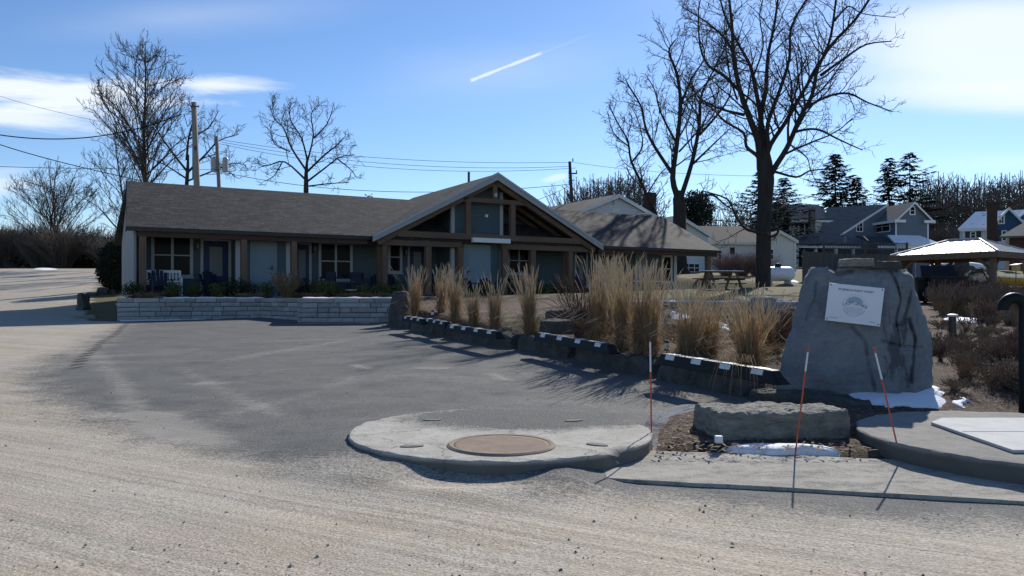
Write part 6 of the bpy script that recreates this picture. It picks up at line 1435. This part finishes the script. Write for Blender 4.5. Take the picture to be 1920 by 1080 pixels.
p3, h3 = pole(1074,303,378,62,.16,.12,'dark utility pole between the motel roof and the white gabled house','poledark'); m_ = MB(); m_.box(-.35,.35,-.06,.04,h3-1.0,h3-.9); m_.tube([(-.3,0,h3-.9),(-.3,0,h3-.7)], .05, 6); m_.tube([(.3,0,h3-.9),(.3,0,h3-.7)], .05, 6); m_.tube([(0,0,h3),(0,0,h3+.25)], .05, 6); m_.build('crossarm', M['poledark'], p3)
def wire(pts, r_, lab):
    """pts: (u, v, Y) photo points joined by a smooth hanging curve"""
    P3 = [at(*p) for p in pts]; out = []; N = 24
    if len(P3) == 3:
        a, b, c = P3
        for k in range(N+1): t_ = k/N; l0 = (t_-.5)*(t_-1)*2; l1 = -4*t_*(t_-1); l2 = 2*t_*(t_-.5); out.append(a*l0+b*l1+c*l2)
    else:
        for p, q in zip(P3, P3[1:]): out += [p.lerp(q, k/6) for k in range(6)]
        out.append(P3[-1])
    m_ = MB(); o = out[0].copy(); m_.tube([p-o for p in out], r_, 5); ob = m_.build('power_line', M['wire']); ob.location = o; tag(ob, lab, 'power line', 'overhead lines')
wire([(-60,242,40),(150,259,41),(340,214,42)], .030, 'thick black overhead line sagging to the pale utility pole from the left')
wire([(-60,246,40),(130,308,46),(412,368,60)], .026, 'twisted overhead line descending across the left trees'); wire([(-60,305,45),(60,314,46),(412,318,60)], .016, 'thin nearly level overhead line across the round bare tree on the left')
wire([(-60,150,45),(60,198,45),(366,263,42)], .010, 'faintest overhead line at the far left'); wire([(300,268,43),(340,268,42.4),(367,268,42)], .014, 'short pale service line reaching the pale utility pole')
wire([(414,262,60),(740,298,61),(1074,304,62)], .016, 'topmost of the three lines between the two farther poles'); wire([(414,266,60),(740,308,61),(1068,312,62)], .016, 'middle of the three lines between the two farther poles'); wire([(414,270,60),(740,316,61),(1080,315,62)], .016, 'lowest of the three lines between the two farther poles')
wire([(414,322,60),(720,359,61),(1074,345,62)], .022, 'long low communication line just above the motel roof'); wire([(1000,377,55),(1040,362,58),(1074,344,62)], .016, 'service line dropping from the dark pole toward the motel roof'); wire([(1074,304,62),(1230,322,63),(1420,330,64)], .014, 'line leaving the dark pole toward the big bare tree')
wire([(345,214,42),(352,238,41.9),(360,225,42),(367,215,42)], .02, 'slack loops of cable hanging at the pale utility pole')
# ------------------------------------------------------------------ trees
TR = random.Random(77)
def rvec(r_): return Vector((r_.gauss(0,1), r_.gauss(0,1), r_.gauss(0,1))).normalized()
class Tree:
    def __init__(s, seed, rmin=.010, thr=.045, up=.35, wig=.18): s.T = MB(); s.C = MB(); s.r = random.Random(seed); s.rmin = rmin; s.thr = thr; s.up = up; s.wig = wig
    def limb(s, pts, r0, r1):
        """smooth tapering limb through the given points"""
        P = [Vector(p) for p in pts]; out = []
        for i in range(len(P)-1):
            a = P[max(i-1,0)]; b = P[i]; c = P[i+1]; d = P[min(i+2,len(P)-1)]
            for k in range(3):
                t = k/3; out.append(.5*((2*b)+(c-a)*t+(2*a-5*b+4*c-d)*t*t+(3*b-a-3*c+d)*t**3))
        out.append(P[-1]); n = len(out)
        rad = [r0+(r1-r0)*(i/(n-1))**.8 for i in range(n)]
        (s.T if r0 > s.thr else s.C).tube(out, rad, 9 if r0 > .25 else 6 if r0 > .08 else 4 if r0 > .03 else 3, caps=False)
        return out, rad
    def grow(s, out, rad, lvl, dens, ratio, start=.15, ang=(35,65), lmin=.35):
        """side branches along a limb; each again with its own, down to twigs"""
        r_ = s.r; L = sum((b-a).length for a, b in zip(out, out[1:])); n = max(2, int(L*dens[0]+r_.random()))
        for k in range(n):
            f = start+(1-start)*(k+r_.random())/n; x = f*(len(out)-1); i = min(int(x), len(out)-2); p = out[i].lerp(out[i+1], x-i); t = (out[i+1]-out[i]).normalized(); rr = rad[i]+(rad[i+1]-rad[i])*(x-i)
            az = rvec(r_); az = (az-t*az.dot(t)).normalized(); a = R(r_.uniform(*ang)); d = (t*math.cos(a)+az*math.sin(a)).normalized()
            l = L*ratio*(1.15-.75*f)*r_.uniform(.6,1.2); l = max(l, lmin*r_.uniform(.7,1.3))
            m = 5 if lvl > 1 else 4; pts = [p]; q = p.copy(); dd = d.copy()
            for j in range(m):
                dd = (dd+rvec(r_)*s.wig+Vector((0,0,s.up*.25))).normalized(); q = q+dd*l/m; pts.append(q.copy())
            r0 = max(s.rmin*1.15, min(rr*.55, .016*l+.003)); r1 = max(s.rmin*.6, r0*.28)
            rad2 = [r0+(r1-r0)*j/m for j in range(m+1)]
            (s.T if r0 > s.thr else s.C).tube(pts, rad2, 5 if r0 > .05 else 3, caps=False)
            if lvl > 0: s.grow(pts, rad2, lvl-1, dens[1:] or dens, ratio, .2, ang, lmin*.8)
    def finish(s, name, lab, cat, loc, group=None, bark=None, twig=None):
        t = thing(name, lab, cat, loc, 0, group); s.T.build('trunk', bark or M['bark'], t, smooth=True)
        if s.C.v: s.C.build('crown', twig or M['twig'], t, smooth=True)
        return t
def from_px(pts, Y, base, s=1.0, ox=0, oy=0, dep=None, r_=None):
    out = []; dz = 0
    for i, (x, y) in enumerate(pts): out.append(at(ox+x/s, oy+y/s, Y+(dep*i/(len(pts)-1) if dep else 0))-base)
    return out
# the big walnut-like tree on the right, its main limbs laid out as photographed
def big_tree(name, Y, trunk, limbs, lab, seed, s=2.25, ox=1120, oy=0, k=1.0, dens=(2.6,3.4,4.6), rmin=.0105, lv=2, ratio=.36):
    b = at(ox+trunk[0][0]/s, 500, Y); base = Vector((b.x, b.y, Gz(b.x,b.y)-.2)); T = Tree(seed, rmin, .05, .30, .24); pxm = Y/F
    tp = from_px([(x,y) for x,y,w in trunk], Y, base, s, ox, oy); tp[0].z = 0; tr = [w/s*pxm/2 for x,y,w in trunk]
    tp.insert(1, tp[0].lerp(tp[1],.12)); tr.insert(1, tr[0]*1.0); tr[0] *= 1.35
    P = []; Rr = []
    for i in range(len(tp)-1):
        for q in range(3): P.append(tp[i].lerp(tp[i+1], q/3)); Rr.append(tr[i]+(tr[i+1]-tr[i])*q/3)
    P.append(tp[-1]); Rr.append(tr[-1]); T.T.tube(P, Rr, 20, caps=True)
    for i, c in enumerate(P):
        for q in range(20):
            v = Vector(T.T.v[i*20+q]); d_ = v-c; f = 1+.16*mnoise.noise(Vector((q*.9, v.z*.6, seed)))+.08*mnoise.noise(Vector((q*2.3, v.z*2, seed)))+(.55*max(0,1-v.z/.9)**2*abs(math.sin(q*.785+seed)))
            T.T.v[i*20+q] = tuple(c+d_*f)
    for j, (pts, w0, w1, dep) in enumerate(limbs):
        q = from_px(pts, Y, base, s, ox, oy, dep); r_ = T.r
        q = [q[0]]+[p+Vector((r_.uniform(-.05,.05), r_.uniform(-.5,.5)*min(1,.3*i), r_.uniform(-.05,.05))) for i, p in enumerate(q[1:])]
        out, rad = T.limb(q, w0/s*pxm/2, max(rmin, w1/s*pxm/2)); T.grow(out, rad, lv, dens, ratio, .18, (32,66), .5)
    return T.finish(name, lab, 'tree', base)
LB = [([(690,715),(678,600),(640,500),(610,400),(585,250),(562,120),(540,-20)],36,9,-1.5),([(602,380),(562,200),(482,120),(420,60),(360,20)],14,4,2),([(692,640),(690,480),(715,380),(730,230),(742,100),(765,-60)],28,8,1.2),
      ([(690,500),(660,330),(640,250),(590,170),(520,60),(500,-40)],20,6,2.5),([(706,690),(716,620),(720,520),(760,380),(800,250),(820,110),(885,-20)],24,7,-2),([(706,690),(732,616),(790,520),(840,420),(900,330),(960,200),(1000,70),(1012,-50)],26,8,1.5),
      ([(714,770),(748,706),(800,620),(850,500),(900,400),(950,270),(1010,170),(1090,80),(1150,-20)],30,9,-1),([(882,455),(960,410),(1050,392),(1130,430),(1240,474)],16,4,1.2),([(940,320),(1050,240),(1140,190),(1250,168)],14,4,-1.6),
      ([(712,728),(752,724),(840,750),(900,722),(965,715)],16,5,-2),([(822,566),(850,550),(920,545),(1000,580),(1050,612),(1140,622)],14,4,-1.2),([(700,690),(668,650),(630,620),(610,560),(540,510),(470,460),(400,420)],20,5,-1),
      ([(622,485),(520,465),(430,420),(360,330)],15,4,1),([(700,990),(672,975),(620,962),(580,905),(540,842),(440,800)],18,5,-2),([(602,385),(530,320),(470,280),(432,200),(428,40),(440,-30)],16,4,-2.5),
      ([(700,1000),(735,995),(758,985),(762,940),(800,890)],15,6,-1),([(1000,90),(1060,30),(1120,60),(1250,82)],9,3,0),([(655,330),(700,200),(690,60),(705,-40)],12,4,-2),([(808,606),(880,660),(900,720),(930,780)],9,3,1),([(590,420),(560,330),(540,220),(520,140),(380,110)],10,3,0)]
bt = big_tree('bare_tree', 38, [(697,1085,60),(702,960,58),(706,860,60),(710,760,66),(707,690,62),(700,630,46),(696,560,30),(692,500,12)], LB, 'huge dark bare tree with forking limbs beside the propane tank', 5)
LS = [([(340,835),(318,750),(330,620),(345,450),(330,320),(300,220),(330,170)],30,6,-1),([(318,735),(240,620),(200,540),(180,450),(130,370),(120,330)],18,4,1),([(352,835),(400,680),(430,520),(442,400),(500,290),(540,200)],24,5,1.5),([(430,570),(520,470),(560,380),(540,260)],13,4,-1),
      ([(372,842),(480,822),(540,870),(600,900)],14,4,-1),([(332,600),(270,480),(240,380),(200,310)],12,3,2),([(345,460),(400,330),(450,240),(430,160)],12,3,-2),([(405,690),(500,600),(560,540)],11,3,2),([(345,640),(420,560),(500,470),(470,360)],10,3,0)]
big_tree('bare_tree', 54, [(348,930,56),(346,880,54),(344,840,50),(346,805,34)], LS, 'spreading bare tree behind the white gables left of the biggest tree', 9, dens=(2.4,3.2,4.2), rmin=.0135)
LL = [([(232,880),(200,800),(140,680),(130,600),(90,520),(50,450)],16,4,-1),([(140,690),(190,620),(175,520),(140,440)],9,3,1),([(200,800),(140,740),(125,700)],8,3,0),([(135,620),(70,560),(45,470)],7,3,1),([(210,820),(260,740),(300,700)],8,3,1)]
big_tree('bare_tree', 58, [(250,960,30),(240,900,26),(232,870,18)], LL, 'leaning bare tree bending left behind the white house chimney', 13, dens=(2.6,3.2,4), rmin=.0135)
# ascending, vase shaped trees on the left
def vase_tree(u, vt, vb, Y, hw, lab, seed, nl=16, r0=.22, lean=0, dens=(1.6,2.6,3.4), multi=1, low=.10, rmin=.0115, name='bare_tree', flare=1.0, top=.62):
    g = at(u,0,Y); base = Vector((g.x,g.y,Gz(g.x,g.y)-.2)); H = CH+(HV-vt)/F*Y-base.z; W_ = hw/F*Y; T = Tree(seed, rmin, .05, .55, .13); r_ = T.r
    h0 = max(.6, CH+(HV-vb)/F*Y-base.z)
    for m in range(multi):
        off = Vector((r_.uniform(-.5,.5), r_.uniform(-.3,.3), 0))*(multi > 1)
        ln = Vector((lean+(m-(multi-1)/2)*W_*.34, r_.uniform(-1,1)*W_*.15, 0)); pts = [off+ln*f**1.4+Vector((r_.uniform(-.1,.1), r_.uniform(-.1,.1), H*f*(1-.06*abs(m-(multi-1)/2)))) for f in (0,.2,.4,.6,.8,1)]
        out, rad = T.limb(pts, r0*(1 if multi == 1 else .8), .02); T.grow(out, rad, 2, (1.6,2.6,3.4), .16, .35, (22,45))
        for k in range(nl//multi):
            f = low+(h0/H*.4)+(.88-low)*((k+r_.random()*.6)/(nl//multi))**1.15; f = min(f,.9); i = min(int(f*(len(out)-1)), len(out)-2); p = out[i].lerp(out[i+1], f*(len(out)-1)-i); a = k*2.4+seed+r_.uniform(-.4,.4)
            d = Vector((math.cos(a), math.sin(a), 0)); tip = f+(1-f)*r_.uniform(.34,.62); e_ = (tip-.42)/.58 if tip > .42 else (tip-.42)/.6
            wmax = W_*math.sqrt(max(.02, 1-e_*e_))*r_.uniform(.72,1.05)*flare; rise = H*(tip-f)
            q = [p, p+d*wmax*.26+Vector((0,0,rise*.30)), p+d*wmax*.58+Vector((0,0,rise*.64)), p+d*wmax*.84+Vector((0,0,rise*.90)), p+d*wmax+Vector((0,0,rise*1.02))]
            q = [q[0]]+[x+rvec(r_)*.16 for x in q[1:]]; rl = max(.03, rad[i]*.45); o2, r2 = T.limb(q, rl, .014); T.grow(o2, r2, 2, dens, .32, .10, (22,50), .45)
    return T.finish(name, lab, 'tree', base, None, M['barkpale'] if seed % 2 else M['bark'])
vase_tree(272,76,350,50,100,'tall egg shaped bare tree behind the left end of the motel roof',21,52,.24,0,(2.6,3.2,4.0),low=.20,flare=1.1)
vase_tree(243,240,470,56,85,'lower bare tree left of the tall egg shaped one, branches sweeping left',22,26,.12,-1.0,(2.2,3.2,3.8),low=.12)
vase_tree(102,298,490,72,92,'rounded many stemmed bare tree on the far left',23,52,.16,0,(2.2,3.0,3.8),multi=4,low=.10)
LR = [([(0,-30),(-30,-70),(-55,-110),(-45,-140)],8,2,0),([(0,-50),(4,-90),(12,-130),(6,-160)],8,2,1),([(0,-25),(35,-60),(60,-85),(95,-100)],8,2,-1),([(5,-90),(40,-110),(60,-140)],6,2,1),([(0,-10),(50,-30),(85,-45),(110,-40)],6,2,0),([(0,-15),(-40,-40),(-70,-55)],6,2,1),([(40,-60),(60,-40),(90,-20)],5,2,0)]
big_tree('bare_tree', 66, [(0,60,8),(0,0,7),(2,-30,6),(3,-60,4)], [([(x,y) for x,y in p],a*.62,b*.6,d) for p,a,b,d in LR], 'bare tree between the two poles behind the motel roof', 31, 1.0, 350, 350, dens=(2.6,3.2,3.8), rmin=.0145, ratio=.44)
LC = [([(-2,-18),(-40,-50),(-70,-45),(-88,-40)],7,2,0),([(0,-35),(-28,-75),(-42,-115),(-60,-130),(-68,-152)],7,2,1),([(2,-55),(-8,-95),(-30,-130),(-28,-160)],6,2,-1),([(2,-50),(14,-100),(10,-140),(22,-158)],6,2,1),([(0,-30),(32,-62),(58,-80),(75,-100)],7,2,-1),([(14,-95),(40,-120),(50,-150)],5,2,0),([(0,-12),(35,-40),(62,-58),(90,-66)],7,2,1),([(5,-5),(45,-10),(80,-12)],5,2,0),([(-30,-70),(-60,-85),(-66,-110)],4,2,0),([(60,-55),(85,-35),(95,-20)],4,2,0),([(-45,-50),(-60,-25),(-80,-15)],4,2,0)]
big_tree('bare_tree', 58, [(0,50,11),(0,0,9),(0,-30,7),(2,-55,4)], [(p,a*.66,b*.6,d) for p,a,b,d in LC], 'well shaped bare tree standing alone above the middle of the motel roof', 37, 1.0, 574, 354, dens=(2.6,3.2,4.0), rmin=.0135, ratio=.44)
# conifers
def conifer(H, W_, seed, whorls=26, thin=0.0, mat=None):
    r_ = random.Random(seed); t = thing('spruce_tree', None, None); T = MB(); C = MB(); T.tube([(0,0,-.2),(0,0,H*.5),(0,0,H)], [H*.016,H*.010,.03], 8); T2 = MB(); n = whorls*8
    for w in range(n):
        f = .06+.94*(w/n)**.85; z = H*f+r_.uniform(-.1,.1); l0 = W_*3.6*(1-f)**.9+.2; lump = .75+.5*abs(mnoise.noise(Vector((w*.13, seed, 0))))*1.6
        if r_.random() < thin: continue
        a = w*2.4+r_.uniform(-.5,.5); l = l0*r_.uniform(.55,1.1)*lump; d = Vector((math.cos(a), math.sin(a), 0)); up = .25*(f-.35); pts = [Vector((0,0,z)), d*l*.5+Vector((0,0,z-l*.14+l*up)), d*l+Vector((0,0,z-l*.12+2*up*l))]
        T2.tube(pts, [.03*H/12,.02*H/12,.01], 3, caps=False)
        for k in range(int(10+l*8)):
            q = r_.random()**.75; p = (pts[0].lerp(pts[1], q*2) if q < .5 else pts[1].lerp(pts[2], q*2-1)); s_ = (.20+.26*r_.random())*H/14
            side = Vector((-d.y,d.x,0))*r_.choice((-1,1))*s_*r_.uniform(.4,1.5); e = d*s_*r_.uniform(.6,1.5); dn = Vector((0,0,-s_*r_.uniform(.0,.8)))
            C.add([p, p+side*.5+e*.2, p+side+e+dn, p+e*.7+dn*.5], [(0,1,2,3)])
    T.build('trunk', M['bark'], t); C.build('crown', M['needle'], t); T2.build('boughs', M['bark'], t); return t
def put_conifer(u, vt, vb, Y, hw, lab, seed, thin=0, whorls=26):
    g = at(u,0,Y); z = Gz(g.x,g.y); H = CH+(HV-vt)/F*Y-z; t = conifer(H, hw/F*Y, seed, whorls, thin); t.location = (g.x,g.y,z-.2); tag(t, lab, 'tree', 'dark spruces')
put_conifer(1566,286,395,118,46,'spruce just right of the biggest bare tree, tallest of its pair',1); put_conifer(1606,330,395,116,32,'shorter spruce tucked against the right of the pair beside the big bare tree',2,.1)
put_conifer(1667,294,390,124,30,'slender left spruce of the tall pair behind the slate blue house',3,.2); put_conifer(1706,284,390,122,52,'broad right spruce of the tall pair behind the slate blue house',4,.35,22)
put_conifer(1425,318,440,90,52,'dark spruce hidden behind the trunk of the biggest bare tree',5,.1); put_conifer(1470,330,440,96,44,'dark spruce showing right of the biggest trunk, above the cream building',6,.1)
ev = leaf_bush('round_evergreen', 1.6, 3.8, 4200, .22, [M['needle'], M['hedge']], 66); g = at(1306,0,70); ev.location = (g.x,g.y,CH+(HV-425)/F*70-.5); tag(ev, 'rounded dark evergreen between the pale gable and the biggest bare tree', 'tree')
for u, v, s_, lab in ((1296,0,.0,''),): pass
for u, vt, hw, lab, sd_ in ((690,363,22,'dark evergreen treetop just showing over the motel roof left of the gable',67),(826,367,12,'pale small treetop showing over the valley of the motel roof',68)):
    g = at(u,0,75); b_ = leaf_bush('treetop_evergreen', hw/F*75, 4.5, 1200, .2, [M['needle'] if sd_ == 67 else M['yew'], M['hedge']], sd_); b_.location = (g.x,g.y,CH+(HV-vt)/F*75-4.5); tag(b_, lab, 'tree')
# woods: a few bare trees, each copied
def wood_tree(H, W_, seed, dens=(1.1,1.6), lv=1, nl=16):
    T = Tree(seed, .03, .08, .5, .16); r_ = T.r; pts = [Vector((r_.uniform(-.2,.2), r_.uniform(-.2,.2), H*f)) for f in (0,.25,.5,.75,1)]; pts[0] = Vector((0,0,-.3)); out, rad = T.limb(pts, H*.016, .04)
    for k in range(nl):
        f = .2+.75*k/nl; i = int(f*(len(out)-1)); p = out[i]; a = k*2.4+seed; d = Vector((math.cos(a), math.sin(a), 0)); w_ = W_*math.sin(min(1,(1-f)/.6)*PI/2)*r_.uniform(.7,1.1); rise = H*(1-f)*r_.uniform(.5,.9)
        o2, r2 = T.limb([p, p+d*w_*.4+Vector((0,0,rise*.35))+rvec(r_)*.2, p+d*w_*.8+Vector((0,0,rise*.75))+rvec(r_)*.2, p+d*w_+Vector((0,0,rise))], rad[i]*.5, .03); T.grow(o2, r2, lv, dens, .30, .1, (25,55), .5)
    return T.finish('woodland_tree', None, None, (0,0,0), None, M['barkfar'], M['barkfar'])
wt = [wood_tree(14, 3.6, 41), wood_tree(14, 3.0, 42, nl=14), wood_tree(14, 4.2, 43, nl=18), wood_tree(14, 3.3, 44, nl=15)]
WS = [[],[],[],[]]; r_ = random.Random(23)
def wood(u, vt, Y): g = at(u,0,Y); z = Gz(g.x,g.y)-.3; H = CH+(HV-vt)/F*Y-z; return (g.x, g.y, z, (H/14*r_.uniform(.8,1.15),)*2+(H/14,))
def tops(u, tab): return float(np.interp(u, [a for a,b in tab], [b for a,b in tab]))
tab = [(1715,330),(1760,318),(1800,322),(1840,315),(1880,318),(1920,312),(2000,318)]
G1 = [[],[],[],[]]
for k in range(62):
    u = 1712+k/62*330+r_.uniform(-4,4); Y = r_.choice((128,138,150,165,180)); vt = tops(u,tab)+r_.uniform(0,34); G1[k%4].append(wood(u,vt,Y))
grp = 'bare woodland trees on the hill at the right'
for i in range(4): put(wt[i], G1[i], 'woodland_tree', 'bare woodland tree on the hillside behind the houses at the right', 'tree', grp, USED)
# middle: thin trees behind the white house; left: brush line along the road
G2 = [[],[],[],[]]
for k in range(30): u = 1055+k/30*165+r_.uniform(-3,3); Y = r_.choice((78,88,100)); vt = np.interp(u,[1055,1100,1150,1200],[350,318,305,322])+r_.uniform(0,30); G2[k%4].append(wood(u,vt,Y))
for i in range(4): put(wt[i], G2[i], 'woodland_tree', 'thin bare tree in the row behind the white gabled house', 'tree', 'bare trees behind the white gabled house', USED)
G3 = [[],[],[],[]]
for k in range(36): u = 1290+k/36*280+r_.uniform(-3,3); Y = r_.choice((110,125,140)); vt = 388+r_.uniform(-18,30); G3[k%4].append(wood(u,vt,Y))
for i in range(4): put(wt[i], G3[i], 'woodland_tree', 'low bare tree of the far row between the white gables and the spruces', 'tree', 'far bare trees between the gables and the spruces', USED)
G4 = [[],[],[],[]]
for k in range(56): u = -90+k/56*370+r_.uniform(-4,4); Y = r_.choice((84,92,100,112)); vt = 432+r_.uniform(-14,24); g_ = wood(u,vt,Y); G4[k%4].append(g_)
for i in range(4): put(wt[i], G4[i], 'woodland_tree', 'low scrubby bare tree in the brush line beyond the gravel road', 'tree', 'scrub trees beyond the gravel road', USED)
bs = twig_shrub('brush_shrub', 1.7, 3.0, 330, M['brushtwig'], 71, 5, .020, 1.2, .1); bs2 = leaf_bush('brush_shrub', 1.6, 2.2, 1300, .22, [M['needle'], M['brushtwig']], 72)
r_ = random.Random(29); sa, sb = [], []
for k in range(70):
    u = -80+k/70*335+r_.uniform(-6,6); Y = r_.uniform(68,90); g = at(u,0,Y); (sa if r_.random() < .6 else sb).append((g.x,g.y,Gz(g.x,g.y)-.2,r_.uniform(.9,1.4)))
put(bs, sa, 'brush_shrub', 'brown leafless brush beyond the gravel road on the left', 'shrub', 'leafless brush beyond the gravel road', USED); put(bs2, sb, 'brush_shrub', 'dark green undergrowth bush beyond the gravel road on the left', 'shrub', 'dark undergrowth beyond the gravel road', USED)
sa = []
for k in range(60): u = 1700+k/60*330+r_.uniform(-6,6); Y = r_.uniform(100,125); g = at(u,0,Y); sa.append((g.x,g.y,Gz(g.x,g.y)-.2,r_.uniform(1.2,2.0)))
for k in range(40): u = 1280+k/40*300+r_.uniform(-6,6); Y = r_.uniform(98,118); g = at(u,0,Y); sa.append((g.x,g.y,Gz(g.x,g.y)-.2,r_.uniform(1.1,1.7)))
bs3 = dup(bs, (0,0,0)); put(bs3, sa, 'brush_shrub', 'brown leafless brush at the foot of the hill behind the houses', 'shrub', 'leafless brush behind the houses', USED)
# pinkish bare shrub in front of the cream building
ps = twig_shrub('bare_shrub', 1.3, 1.5, 240, M['redtwig'], 74, 4, .010, 1.2, .1); ps.children[0].data.materials[0] = mk('pinkish_twigs', (.25,.17,.15), (.18,.12,.11), 5, .9, 0)
sp_ = []
for u in (1362,1392,1418): g = at(u,0,50); sp_.append((g.x,g.y,Gz(g.x,g.y),1.0))
put(ps, sp_, 'bare_shrub', '', 'shrub', 'pinkish bare shrubs before the cream building', USED, ['left of three pinkish bare shrubs before the cream building','middle of three pinkish bare shrubs before the cream building','right of three pinkish bare shrubs, next to the biggest trunk'])
